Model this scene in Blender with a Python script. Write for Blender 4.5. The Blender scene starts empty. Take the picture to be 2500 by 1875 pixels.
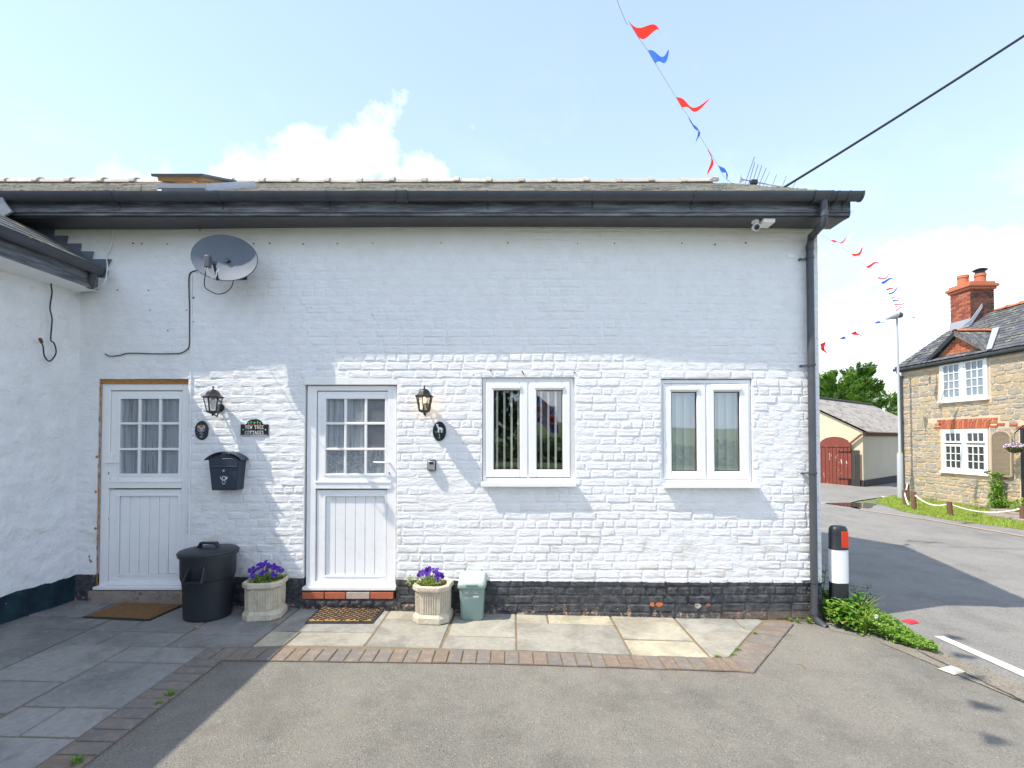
import bpy, math, random
from mathutils import Vector, Matrix, noise
R = math.radians
rnd = random.Random(7)
scn = bpy.context.scene
COL = scn.collection

# ------------------------------------------------------------------ camera
F = 1200.0; CYP = 1044.9; PITCH = R(1.2); CAMY = -4.9; CAMZ = 1.75
cam_d = bpy.data.cameras.new('camera'); cam = bpy.data.objects.new('camera', cam_d); COL.objects.link(cam)
cam.location = (0, CAMY, CAMZ); cam.rotation_euler = (R(90) + PITCH, 0, 0)
cam_d.sensor_width = 36; cam_d.lens = 36 * F / 2500; cam_d.shift_y = (CYP - 937.5) / 2500
cam_d.clip_start = .05; cam_d.clip_end = 3000
scn.camera = cam
scn.view_settings.view_transform = 'Standard'; scn.view_settings.look = 'None'
scn.view_settings.gamma = 1; scn.view_settings.use_curve_mapping = False
scn.view_settings.exposure = 0.90

# ------------------------------------------------------------------ sun and sky
SUNV = Vector((2.7, 1.0, -4.2)).normalized()
sd = bpy.data.lights.new('sun', 'SUN'); sd.energy = 3.5; sd.angle = R(.53); sd.color = (1, .915, .79)
so = bpy.data.objects.new('sun', sd); COL.objects.link(so); so.location = (-20, -8, 30)
so.rotation_euler = SUNV.to_track_quat('-Z', 'Y').to_euler()

world = bpy.data.worlds.new('World'); scn.world = world; world.use_nodes = True
def build_world():
    nt = world.node_tree; nt.nodes.clear(); N = nt.nodes.new; Lk = nt.links.new
    out = N('ShaderNodeOutputWorld'); bg = N('ShaderNodeBackground'); bg.inputs[1].default_value = .15
    sky = N('ShaderNodeTexSky'); sky.sky_type = 'NISHITA'; sky.sun_disc = False
    sky.sun_elevation = math.asin(-SUNV.z); sky.sun_rotation = math.atan2(-SUNV.x, -SUNV.y)
    sky.air_density = 1.0; sky.dust_density = .35; sky.ozone_density = 1.0
    tc = N('ShaderNodeTexCoord')
    nrm = N('ShaderNodeVectorMath'); nrm.operation = 'NORMALIZE'; Lk(tc.outputs['Generated'], nrm.inputs[0])
    d = nrm.outputs[0]
    def mth(op, a, b=None, c=None, clamp=False):
        m = N('ShaderNodeMath'); m.operation = op; m.use_clamp = clamp
        for i, x in enumerate((a, b, c)):
            if x is None: continue
            if isinstance(x, (int, float)): m.inputs[i].default_value = x
            else: Lk(x, m.inputs[i])
        return m.outputs[0]
    sep = N('ShaderNodeSeparateXYZ'); Lk(d, sep.inputs[0])
    def noi(scale, det, rough, vec=None, dist=0):
        n = N('ShaderNodeTexNoise'); n.inputs['Scale'].default_value = scale; n.inputs['Detail'].default_value = det
        n.inputs['Roughness'].default_value = rough; n.inputs['Distortion'].default_value = dist
        Lk(vec or d, n.inputs['Vector']); return n.outputs[0]
    edge = noi(5.5, 9, .58)
    edge = mth('MULTIPLY', mth('SUBTRACT', edge, .5), 1.0)
    def blob(px, py, r, soft, k):
        v = Vector(((px - 1250) / F, math.cos(PITCH) - (CYP - py) / F * math.sin(PITCH), math.sin(PITCH) + (CYP - py) / F * math.cos(PITCH))).normalized()
        dt = N('ShaderNodeVectorMath'); dt.operation = 'DISTANCE'; Lk(d, dt.inputs[0]); dt.inputs[1].default_value = v
        q = mth('SUBTRACT', mth('ADD', edge_k(k), r), dt.outputs['Value'])
        return mth('DIVIDE', q, soft, clamp=True)
    def edge_k(k): return mth('MULTIPLY', edge, k)
    bl = [blob(915, 395, .085, .06, .36), blob(760, 450, .085, .07, .38), blob(1010, 455, .085, .06, .36), blob(600, 475, .075, .08, .26), blob(400, 490, .08, .12, .3),
          blob(2290, 770, .105, .07, .30), blob(2150, 860, .12, .09, .32), blob(1990, 960, .12, .10, .3), blob(2450, 920, .12, .12, .35), blob(2330, 1010, .20, .12, .3)]
    cl = bl[0]
    for b in bl[1:]: cl = mth('MAXIMUM', cl, b)
    # high thin wisps on a flat layer
    den = mth('ADD', mth('MAXIMUM', sep.outputs[2], 0), .12)
    pl = N('ShaderNodeCombineXYZ'); Lk(mth('DIVIDE', sep.outputs[0], den), pl.inputs[0]); Lk(mth('DIVIDE', sep.outputs[1], den), pl.inputs[1])
    w1 = noi(1.5, 8, .6, pl.outputs[0], .5); w2 = noi(.55, 3, .5, pl.outputs[0])
    wisp = mth('MULTIPLY', mth('MULTIPLY', mth('SUBTRACT', w1, .50), 3.2, clamp=True), mth('MULTIPLY', mth('SUBTRACT', w2, .44), 5, clamp=True), clamp=True)
    wisp = mth('MULTIPLY', wisp, .55)
    # fair-weather cumulus only in the half of the sky behind the camera
    g1 = noi(2.2, 8, .6); beh = mth('MULTIPLY', mth('SUBTRACT', mth('MULTIPLY', sep.outputs[1], -1), -.05), 4, clamp=True)
    gen = mth('MULTIPLY', mth('MULTIPLY', mth('SUBTRACT', g1, .52), 9, clamp=True), beh)
    cov = mth('MAXIMUM', mth('MAXIMUM', cl, wisp), gen)
    # thin veil of high haze, denser to the horizon
    veil = mth('ADD', .40, mth('MULTIPLY', mth('SUBTRACT', 1, mth('MAXIMUM', sep.outputs[2], 0)), .0))
    hz = mth('POWER', mth('SUBTRACT', 1, mth('MAXIMUM', sep.outputs[2], 0), clamp=True), 3.0)
    veil = mth('ADD', .32, mth('MULTIPLY', hz, .58), clamp=True)
    def mix(f, a, b):
        m = N('ShaderNodeMix'); m.data_type = 'RGBA'
        if isinstance(f, float): m.inputs[0].default_value = f
        else: Lk(f, m.inputs[0])
        for i, x in ((6, a), (7, b)):
            if isinstance(x, tuple): m.inputs[i].default_value = (*x, 1)
            else: Lk(x, m.inputs[i])
        return m.outputs[2]
    c1 = mix(veil, sky.outputs[0], (4.15, 5.15, 6.8))
    c2 = mix(cov, c1, (7.2, 7.2, 7.25))
    Lk(c2, bg.inputs[0]); Lk(bg.outputs[0], out.inputs[0])
build_world()

# ------------------------------------------------------------------ pixel helpers (a photo pixel to a point at a real depth)
def ray(px, py):
    a = (px - 1250) / F; b = (CYP - py) / F
    return Vector((a, math.cos(PITCH) - b * math.sin(PITCH), math.sin(PITCH) + b * math.cos(PITCH)))
def P(px, py, Y):
    r = ray(px, py); t = (Y - CAMY) / r.y; return Vector((r.x * t, Y, CAMZ + r.z * t))
def PX(px, py, X):
    r = ray(px, py); t = X / r.x; return Vector((X, CAMY + r.y * t, CAMZ + r.z * t))
def gz(x, y=0):
    return -.025 * max(-12, min(24, x))
def G(px, py):
    r = ray(px, py); t = -CAMZ / (r.z + .025 * r.x); return Vector((r.x * t, CAMY + r.y * t, gz(r.x * t)))
def wy(x): return .055 * min(1.3, (x / 3.3) ** 2)       # the old front wall bellies forward in the middle
def W(px, py):
    p = P(px, py, 0); p = P(px, py, wy(p.x)); return p

# ------------------------------------------------------------------ mesh builder
class MB:
    def __init__(s): s.v = []; s.f = []; s.t = []
    def add(s, vs, fs, tint=None):
        b = len(s.v); s.v += [tuple(x) for x in vs]; s.f += [tuple(i + b for i in f) for f in fs]
        s.t += [tint if tint is not None else 0.0] * len(fs); return s
    def box(s, x0, x1, y0, y1, z0, z1, tint=None):
        vs = [(x, y, z) for z in (z0, z1) for y in (y0, y1) for x in (x0, x1)]
        return s.add(vs, [(0, 2, 3, 1), (4, 5, 7, 6), (0, 1, 5, 4), (2, 6, 7, 3), (0, 4, 6, 2), (1, 3, 7, 5)], tint)
    def bar(s, p, q, w, h=None, up=(0, 0, 1), tint=None):
        p = Vector(p); q = Vector(q); h = h or w; d = (q - p).normalized(); u = Vector(up)
        a = d.cross(u)
        if a.length < 1e-4: a = d.cross(Vector((1, 0, 0)))
        a.normalize(); c = a.cross(d).normalized(); a *= w / 2; c *= h / 2
        vs = [o + i * a + j * c for o in (p, q) for i, j in ((-1, -1), (1, -1), (1, 1), (-1, 1))]
        return s.add(vs, [(3, 2, 1, 0), (4, 5, 6, 7), (0, 1, 5, 4), (1, 2, 6, 5), (2, 3, 7, 6), (3, 0, 4, 7)], tint)
    def tube(s, pts, r, n=8, tint=None):
        pts = [Vector(p) for p in pts]; m = len(pts); b = len(s.v); pa = None
        for i, p in enumerate(pts):
            d = (pts[min(i + 1, m - 1)] - pts[max(i - 1, 0)]).normalized()
            if pa is None:
                pa = d.cross(Vector((0, 0, 1)));
                if pa.length < .05: pa = d.cross(Vector((1, 0, 0)))
            pa = (pa - d * pa.dot(d)).normalized(); c = d.cross(pa)
            rr = r[i] if isinstance(r, (list, tuple)) else r
            s.v += [tuple(p + rr * (math.cos(2 * math.pi * k / n) * pa + math.sin(2 * math.pi * k / n) * c)) for k in range(n)]
        fs = []
        for i in range(m - 1):
            for k in range(n):
                k2 = (k + 1) % n; fs.append((b + i * n + k, b + i * n + k2, b + (i + 1) * n + k2, b + (i + 1) * n + k))
        fs.append(tuple(b + k for k in range(n))[::-1]); fs.append(tuple(b + (m - 1) * n + k for k in range(n)))
        s.f += fs; s.t += [tint or 0.0] * len(fs); return s
    def lathe(s, prof, n, c, sx=1, sy=1, rot=0, cap=True, tint=None):
        b = len(s.v); c = Vector(c)
        for r, z in prof:
            s.v += [(c.x + sx * r * math.cos(2 * math.pi * k / n + rot), c.y + sy * r * math.sin(2 * math.pi * k / n + rot), c.z + z) for k in range(n)]
        fs = []
        for i in range(len(prof) - 1):
            for k in range(n):
                k2 = (k + 1) % n; fs.append((b + i * n + k, b + i * n + k2, b + (i + 1) * n + k2, b + (i + 1) * n + k))
        if cap:
            fs.append(tuple(b + k for k in range(n))[::-1]); fs.append(tuple(b + (len(prof) - 1) * n + k for k in range(n)))
        s.f += fs; s.t += [tint or 0.0] * len(fs); return s
    def prism(s, pts, d, tint=None):
        n = len(pts); d = Vector(d); pts = [Vector(p) for p in pts]
        fs = [tuple(range(n))[::-1], tuple(range(n, 2 * n))] + [(i, (i + 1) % n, n + (i + 1) % n, n + i) for i in range(n)]
        return s.add(pts + [p + d for p in pts], fs, tint)
    def grid(s, fn, nu, nv, tint=None):
        vs = [fn(i / nu, j / nv) for j in range(nv + 1) for i in range(nu + 1)]
        fs = [(j * (nu + 1) + i, j * (nu + 1) + i + 1, (j + 1) * (nu + 1) + i + 1, (j + 1) * (nu + 1) + i) for j in range(nv) for i in range(nu)]
        return s.add(vs, fs, tint)
    def mesh(s, name, mat, smooth=True, ang=38):
        me = bpy.data.meshes.new(name); me.from_pydata(s.v, [], s.f)
        me.materials.append(mat)
        if any(s.t):
            a = me.attributes.new('tint', 'FLOAT', 'FACE'); a.data.foreach_set('value', s.t)
        me.polygons.foreach_set('use_smooth', [smooth] * len(s.f))
        if smooth and ang: me.set_sharp_from_angle(angle=R(ang))
        me.update(); return me
    def build(s, name, mat, parent=None, smooth=True, ang=38, kind=None, label=None, bevel=0, fixn=True):
        me = s.mesh(name, mat, smooth, ang)
        if fixn and len(s.f) < 4000:
            import bmesh
            bm = bmesh.new(); bm.from_mesh(me); bmesh.ops.recalc_face_normals(bm, faces=bm.faces); bm.to_mesh(me); bm.free()
            if smooth and ang: me.set_sharp_from_angle(angle=R(ang))
        o = link(name, me, parent)
        if kind: o['kind'] = kind
        if label: o['label'] = label
        if bevel:
            m = o.modifiers.new('bevel', 'BEVEL'); m.width = bevel; m.segments = 2; m.limit_method = 'ANGLE'; m.angle_limit = R(40)
        return o
ROOTS = {}
def link(name, me, parent=None, loc=None):
    o = bpy.data.objects.new(name, me); COL.objects.link(o)
    if parent is not None:
        o.parent = parent
        if parent.name in ROOTS: o.matrix_parent_inverse = Matrix.Translation(-ROOTS[parent.name])
    if loc is not None: o.location = loc
    return o
def thing(name, label, cat, loc, group=None):
    o = bpy.data.objects.new(name, None); COL.objects.link(o); o.location = loc; o.empty_display_size = .2
    ROOTS[o.name] = Vector(loc); return tag(o, label, cat, group)
def tag(o, label, cat=None, group=None, kind=None):
    o['label'] = label
    if cat: o['category'] = cat
    if group: o['group'] = group
    if kind: o['kind'] = kind
    return o

# ------------------------------------------------------------------ materials
class NT:
    def __init__(s, name):
        s.m = bpy.data.materials.new(name); s.m.use_nodes = True; s.t = s.m.node_tree; s.t.nodes.clear()
        s.out = s.n('ShaderNodeOutputMaterial'); s.b = s.n('ShaderNodeBsdfPrincipled'); s.l(s.b.outputs[0], s.out.inputs[0])
        g = s.n('ShaderNodeNewGeometry'); s.pos = g.outputs['Position']; s.geo = g
    def n(s, t): return s.t.nodes.new(t)
    def l(s, a, b): s.t.links.new(a, b)
    def put(s, x, sock):
        if isinstance(x, (int, float)): sock.default_value = x
        elif isinstance(x, tuple): sock.default_value = (*x, 1) if len(x) == 3 and sock.type == 'RGBA' else x
        else: s.l(x, sock)
    def mth(s, op, a, b=None, c=None, clamp=False):
        m = s.n('ShaderNodeMath'); m.operation = op; m.use_clamp = clamp
        for i, x in enumerate((a, b, c)):
            if x is not None: s.put(x, m.inputs[i])
        return m.outputs[0]
    def noise(s, scale, det=4, rough=.55, vec=None, dist=0):
        k = s.n('ShaderNodeTexNoise'); s.put(scale, k.inputs['Scale']); k.inputs['Detail'].default_value = det
        k.inputs['Roughness'].default_value = rough; k.inputs['Distortion'].default_value = dist
        s.l(vec if vec is not None else s.pos, k.inputs['Vector']); return k.outputs[0]
    def vor(s, scale, feat='F1', vec=None, rand=1):
        k = s.n('ShaderNodeTexVoronoi'); k.feature = feat; k.inputs['Scale'].default_value = scale; k.inputs['Randomness'].default_value = rand
        s.l(vec if vec is not None else s.pos, k.inputs['Vector']); return k.outputs['Distance']
    def vcol(s, scale):
        k = s.n('ShaderNodeTexVoronoi'); k.inputs['Scale'].default_value = scale; s.l(s.pos, k.inputs['Vector']); return k.outputs['Color']
    def scl(s, v, f):
        k = s.n('ShaderNodeMapping'); k.inputs['Scale'].default_value = f; s.l(v, k.inputs['Vector']); return k.outputs[0]
    def ramp(s, x, lo, hi): # smooth 0..1
        k = s.n('ShaderNodeMapRange'); k.interpolation_type = 'SMOOTHSTEP'; s.put(x, k.inputs[0]); k.inputs[1].default_value = lo; k.inputs[2].default_value = hi
        return k.outputs[0]
    def mix(s, f, a, b, mode='MIX'):
        m = s.n('ShaderNodeMix'); m.data_type = 'RGBA'; m.blend_type = mode
        s.put(f, m.inputs[0]); s.put(a, m.inputs[6]); s.put(b, m.inputs[7]); return m.outputs[2]
    def mul(s, c, f): # colour * scalar
        m = s.n('ShaderNodeVectorMath'); m.operation = 'SCALE'; s.put(c, m.inputs[0]) if not isinstance(c, tuple) else setattr(m.inputs[0], 'default_value', c)
        s.put(f, m.inputs['Scale']); return m.outputs[0]
    def bump(s, h, dist, strength=1, prev=None):
        k = s.n('ShaderNodeBump'); k.inputs['Distance'].default_value = dist; k.inputs['Strength'].default_value = strength
        s.l(h, k.inputs['Height'])
        if prev is not None: s.l(prev, k.inputs['Normal'])
        return k.outputs[0]
    def rand(s): k = s.n('ShaderNodeObjectInfo'); return k.outputs['Random']
    def tint(s): k = s.n('ShaderNodeAttribute'); k.attribute_name = 'tint'; return k.outputs['Fac']
    def id(s): return s.mth('FRACT', s.mth('ADD', s.rand(), s.mth('MULTIPLY', s.tint(), 7.31)))
    def cramp(s, f, cols, const=False):
        k = s.n('ShaderNodeValToRGB'); e = k.color_ramp.elements
        if const: k.color_ramp.interpolation = 'CONSTANT'
        n = len(cols)
        for i, c in enumerate(cols):
            p = i / n if const else i / max(1, n - 1)
            if i < 2: e[i].position = p; el = e[i]
            else: el = e.new(p)
            el.color = (*c, 1)
        s.put(f, k.inputs[0]); return k.outputs[0]
    def done(s, col=None, rough=None, normal=None, spec=None, metal=None):
        if col is not None: s.put(col, s.b.inputs['Base Color'])
        if rough is not None: s.put(rough, s.b.inputs['Roughness'])
        if normal is not None: s.l(normal, s.b.inputs['Normal'])
        if spec is not None: s.b.inputs['Specular IOR Level'].default_value = spec
        if metal is not None: s.b.inputs['Metallic'].default_value = metal
        return s.m
def simple(name, col, rough=.55, var=.12, scale=9, bump=.0005, bs=120, spec=.4, metal=0, idv=0, dirt=0, dirtc=(.25, .22, .18)):
    s = NT(name); n = s.noise(scale, 6)
    f = s.mth('ADD', 1 - var, s.mth('MULTIPLY', n, 2 * var))
    if idv: f = s.mth('MULTIPLY', f, s.mth('ADD', 1 - idv, s.mth('MULTIPLY', s.id(), 2 * idv)))
    c = s.mul(col, f)
    if dirt: c = s.mix(s.mth('MULTIPLY', s.ramp(s.noise(scale * 2.3, 8, .65), .5, .75), dirt), c, dirtc)
    nm = s.bump(s.noise(bs, 3), bump) if bump else None
    rr = s.mth('ADD', rough - .08, s.mth('MULTIPLY', s.noise(scale * 3, 4), .16))
    return s.done(c, rr, nm, spec, metal)

M = {}
def wall_paint():
    s = NT('painted_brick')
    sep = s.n('ShaderNodeSeparateXYZ'); s.l(s.pos, sep.inputs[0]); z = sep.outputs[2]; x = sep.outputs[0]
    big = s.noise(1.1, 5); med = s.noise(7, 6, .6); fin = s.noise(45, 6, .65)
    white = s.mix(s.ramp(med, .35, .75), (.83, .835, .85), (.775, .78, .79))
    idc = s.ramp(s.id(), .80, 1.0)
    white = s.mix(s.mth('MULTIPLY', s.mth('MULTIPLY', idc, s.ramp(z, 2.9, 2.3)), .30), white, (.72, .69, .64))
    # cream weathering under the eaves
    top = s.mth('MULTIPLY', s.ramp(s.mth('ADD', z, s.mth('MULTIPLY', big, .25)), 3.62, 3.95), .65)
    white = s.mix(top, white, (.66, .61, .50))
    # grime: thin scuffs and damp patches
    st = s.noise(3.2, 8, .62, s.scl(s.pos, (1, 1, 2.6)))
    dm = s.mth('MULTIPLY', s.ramp(st, .47, .68), s.ramp(z, 1.5, .4))
    white = s.mix(s.mth('MULTIPLY', dm, .60), white, (.50, .45, .37))
    cr = s.noise(11, 9, .72, s.scl(s.pos, (1, 1, 5)))
    white = s.mix(s.mth('MULTIPLY', s.ramp(cr, .61, .69), .36), white, (.36, .33, .29))
    sp = s.noise(26, 3, .5)
    white = s.mix(s.mth('MULTIPLY', s.ramp(sp, .74, .78), .8), white, (.25, .13, .07))
    dr = s.noise(9, 6, .7, s.scl(s.pos, (2.2, 1, .16)))
    white = s.mix(s.mth('MULTIPLY', s.ramp(dr, .60, .76), .20), white, (.55, .53, .48))
    # tarred plinth, flaking to brick low down
    edge = s.mth('SUBTRACT', s.mth('ADD', .338, s.mth('MULTIPLY', x, -.010)), s.mth('MULTIPLY', s.mth('SUBTRACT', s.noise(18, 4), .5), .022))
    blk = s.mth('LESS_THAN', z, edge)
    black = s.mix(s.ramp(s.noise(14, 7, .7), .38, .75), (.038, .041, .047), (.125, .128, .135))
    rel = s.mth('SUBTRACT', z, s.mth('MULTIPLY', x, -.025))
    flake = s.ramp(s.mth('ADD', s.noise(16, 7, .7), s.mth('MULTIPLY', s.ramp(rel, .20, 0), .13)), .66, .69)
    flc = s.mix(s.ramp(s.noise(30, 4), .42, .6), (.36, .17, .10), (.42, .36, .28))
    lowr = s.mth('MULTIPLY', s.ramp(rel, .16, .03), s.ramp(x, 1.4, 2.8))
    black = s.mix(s.mth('MULTIPLY', flake, .8), black, flc)
    black = s.mix(s.mth('MULTIPLY', lowr, .75), black, (.20, .15, .11))
    col = s.mix(blk, white, black)
    nm = s.bump(s.noise(9, 9, .68, s.scl(s.pos, (1, 1, 2.2))), .015)
    nm = s.bump(s.noise(75, 5, .65), .0022, 1, nm)
    return s.done(col, s.mth('SUBTRACT', .72, s.mth('MULTIPLY', blk, .15)), nm, .35)
M['wall'] = wall_paint()
def wing_paint():
    s = NT('painted_rubble')
    sep = s.n('ShaderNodeSeparateXYZ'); s.l(s.pos, sep.inputs[0]); z = sep.outputs[2]; y = sep.outputs[1]
    white = s.mix(s.ramp(s.noise(5, 7, .6), .35, .75), (.83, .835, .845), (.76, .765, .77))
    st = s.noise(6, 9, .68, s.scl(s.pos, (1, 1, 3)))
    white = s.mix(s.mth('MULTIPLY', s.ramp(st, .58, .70), .35), white, (.50, .46, .38))
    edge = s.mth('ADD', .375, s.mth('MULTIPLY', s.mth('SUBTRACT', s.noise(7, 4), .5), .05))
    blk = s.mth('LESS_THAN', z, edge)
    bc = s.mix(s.ramp(s.noise(5, 6, .6), .35, .7), (.006, .022, .035), (.018, .055, .07))
    chip = s.ramp(s.noise(19, 4, .6), .70, .73)
    bc = s.mix(chip, bc, (.42, .38, .31))
    nm = s.bump(s.noise(9, 9, .6), .03); nm = s.bump(s.noise(60, 5, .65), .003, 1, nm)
    return s.done(s.mix(blk, white, bc), .75, nm, .3)
M['wing'] = wing_paint()
def asphalt(name, c1, c2, speck, sc=1.0, warm=.5):
    s = NT(name)
    big = s.noise(.55, 4); agg = s.vor(150 * sc); fine = s.noise(260 * sc, 4, .7); med = s.noise(9, 7, .65)
    col = s.mix(s.ramp(s.mth('ADD', s.mth('MULTIPLY', big, .6), s.mth('MULTIPLY', med, .4)), .35, .65), c1, c2)
    col = s.mul(col, s.mth('ADD', .25, s.mth('MULTIPLY', fine, 1.5)))
    k = s.n('ShaderNodeTexVoronoi'); k.inputs['Scale'].default_value = 95 * sc; s.l(s.pos, k.inputs['Vector'])
    hv = s.n('ShaderNodeSeparateColor'); s.l(k.outputs['Color'], hv.inputs[0])
    stone = s.mth('MULTIPLY', s.mth('GREATER_THAN', hv.outputs[0], 1 - speck), s.mth('LESS_THAN', k.outputs['Distance'], .42))
    col = s.mix(s.mth('MULTIPLY', stone, .75), col, s.mix(hv.outputs[1], (.42, .40, .36), (.24, .16, .10)))
    grain = s.noise(85 * sc, 5, .75)
    col = s.mul(col, s.mth('ADD', .42, s.mth('MULTIPLY', grain, 1.16)))
    pat = s.noise(1.7, 6, .6)
    col = s.mix(s.mth('MULTIPLY', s.ramp(pat, .50, .64), .45), col, s.mul(col, .70))
    sm = s.noise(.9, 7, .68); col = s.mix(s.mth('MULTIPLY', s.ramp(sm, .60, .70), .35), col, s.mul(col, 1.25))
    hole = s.mth('MULTIPLY', s.mth('GREATER_THAN', hv.outputs[2], .80), s.mth('LESS_THAN', k.outputs['Distance'], .38))
    col = s.mix(s.mth('MULTIPLY', hole, .45), col, (.05, .048, .045))
    brn = s.ramp(s.noise(3.1, 8, .7), .56, .72)
    col = s.mix(s.mth('MULTIPLY', brn, .40 * warm), col, (.26, .19, .11))
    nm = s.bump(agg, .0055); nm = s.bump(s.noise(60, 6, .7), .006, 1, nm)
    return s.done(col, .9, nm, .25)
M['yard'] = asphalt('yard_tarmac', (.195, .188, .167), (.25, .238, .207), .12)
M['road'] = asphalt('road_tarmac', (.225, .22, .206), (.275, .267, .247), .05, .8, .25)
M['pavement'] = asphalt('pavement_tarmac', (.23, .226, .215), (.27, .265, .25), .05, .8, .3)
def slab_mat(name, cols):
    s = NT(name)
    base = s.cramp(s.id(), cols, True)
    m1 = s.noise(2.6, 8, .62, None, .6); m2 = s.noise(22, 7, .7)
    c = s.mix(s.mth('MULTIPLY', s.ramp(m1, .42, .64), .75), base, s.mul(base, .64))
    c = s.mul(c, s.mth('ADD', .60, s.mth('MULTIPLY', m2, .80)))
    c = s.mul(c, s.mth('ADD', .80, s.mth('MULTIPLY', s.noise(.9, 5), .40)))
    c = s.mix(s.mth('MULTIPLY', s.ramp(s.noise(26, 5, .6), .64, .70), .35), c, (.5, .48, .42))
    nm = s.bump(s.noise(7, 6, .6), .006); nm = s.bump(s.noise(120, 5, .7), .0016, 1, nm)
    return s.done(c, .82, nm, .3)
M['slab'] = slab_mat('sandstone_flag', [(.30, .29, .25), (.41, .375, .28), (.34, .325, .275), (.44, .405, .305), (.31, .305, .28), (.38, .355, .285)])
M['slab_grey'] = slab_mat('grey_flag', [(.225, .222, .21), (.265, .26, .25), (.24, .24, .232), (.28, .275, .26), (.215, .215, .21), (.25, .245, .232)])
def paver_mat():
    s = NT('clay_paver')
    base = s.cramp(s.id(), [(.175, .16, .148), (.20, .16, .135), (.16, .152, .147), (.19, .15, .125), (.18, .165, .153)], True)
    c = s.mix(s.mth('MULTIPLY', s.ramp(s.noise(15, 7, .7), .45, .7), .6), base, (.32, .25, .18))
    c = s.mix(s.mth('MULTIPLY', s.ramp(s.noise(48, 5, .7), .56, .66), .5), c, (.30, .21, .10))
    nm = s.bump(s.noise(60, 6, .7), .004)
    return s.done(c, .85, nm, .25)
M['paver'] = paver_mat()
M['joint'] = simple('sandy_joint', (.20, .155, .10), .95, .35, 30, .004, 90)
M['upvc'] = simple('white_upvc', (.84, .845, .85), .42, .04, 4, .0005, 30, .45, dirt=.16, dirtc=(.52, .49, .42))
M['upvc_worn'] = simple('painted_timber_white', (.82, .82, .80), .5, .05, 8, .0008, 60, .4, dirt=.2, dirtc=(.5, .45, .36))
M['black_pvc'] = simple('black_gutter_plastic', (.056, .063, .075), .38, .35, 6, .0008, 70, .5, dirt=.18, dirtc=(.11, .11, .11))
def fascia_mat():
    s = NT('black_fascia_paint')
    st = s.noise(2.2, 8, .65, s.scl(s.pos, (1, 1, 9)))
    c = s.mix(s.ramp(st, .38, .68), (.068, .075, .088), (.24, .255, .285))
    c = s.mix(s.mth('MULTIPLY', s.ramp(s.noise(60, 4), .66, .7), .4), c, (.25, .22, .17))
    return s.done(c, .5, s.bump(s.noise(40, 6), .002), .45)
M['fascia'] = fascia_mat()
M['foam'] = simple('orange_expanding_foam', (.42, .20, .055), .85, .35, 25, .01, 60)
M['concrete'] = simple('concrete_step', (.28, .235, .20), .9, .35, 8, .008, 40, dirt=.95, dirtc=(.03, .035, .05))
M['redbrick'] = NT('red_step_brick'); s = M['redbrick']
c = s.cramp(s.id(), [(.38, .105, .05), (.42, .12, .06), (.34, .11, .065)], True)
M['redbrick'] = s.done(s.mix(s.mth('MULTIPLY', s.ramp(s.noise(18, 7, .7), .58, .75), .6), c, (.40, .33, .27)), .85, s.bump(s.noise(60, 5), .003))
M['palebrick'] = simple('pale_mortar_smeared_brick', (.46, .39, .33), .9, .2, 20, .004, 60)
M['orange_scar'] = simple('bare_orange_brick', (.55, .17, .06), .9, .3, 30, .006, 60)
M['curtain'] = None
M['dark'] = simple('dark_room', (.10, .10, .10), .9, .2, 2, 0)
def glass(name, tintc, f0):
    s = NT(name); s.t.nodes.remove(s.b)
    tr = s.n('ShaderNodeBsdfTransparent'); tr.inputs[0].default_value = (*tintc, 1)
    gl = s.n('ShaderNodeBsdfGlossy'); gl.inputs['Roughness'].default_value = .02; gl.inputs[0].default_value = (1, 1, 1, 1)
    dt = s.n('ShaderNodeVectorMath'); dt.operation = 'DOT_PRODUCT'; s.l(s.geo.outputs['Incoming'], dt.inputs[0]); s.l(s.geo.outputs['Normal'], dt.inputs[1])
    c = s.mth('SUBTRACT', 1, s.mth('ABSOLUTE', dt.outputs['Value']), clamp=True)
    fr = s.mth('ADD', f0, s.mth('MULTIPLY', 1 - f0, s.mth('POWER', c, 5)), clamp=True)
    mx = s.n('ShaderNodeMixShader'); s.l(fr, mx.inputs[0]); s.l(tr.outputs[0], mx.inputs[1]); s.l(gl.outputs[0], mx.inputs[2])
    s.l(mx.outputs[0], s.out.inputs[0]); return s.m
M['glass'] = glass('window_glass', (.97, .98, .98), .11)
M['lantern_glass'] = glass('lantern_glass', (.90, .92, .93), .06)
M['obscure'] = None
def obscure():
    s = NT('stippled_glass'); s.t.nodes.remove(s.b)
    tr = s.n('ShaderNodeBsdfTransparent'); tr.inputs[0].default_value = (.88, .90, .92, 1)
    gl = s.n('ShaderNodeBsdfGlossy'); gl.inputs['Roughness'].default_value = .22; gl.inputs[0].default_value = (.8, .83, .86, 1)
    s.l(s.bump(s.vor(160), .004), gl.inputs['Normal'])
    mx = s.n('ShaderNodeMixShader'); mx.inputs[0].default_value = .15; s.l(tr.outputs[0], mx.inputs[1]); s.l(gl.outputs[0], mx.inputs[2])
    s.l(mx.outputs[0], s.out.inputs[0]); return s.m
M['obscure'] = obscure()
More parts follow.
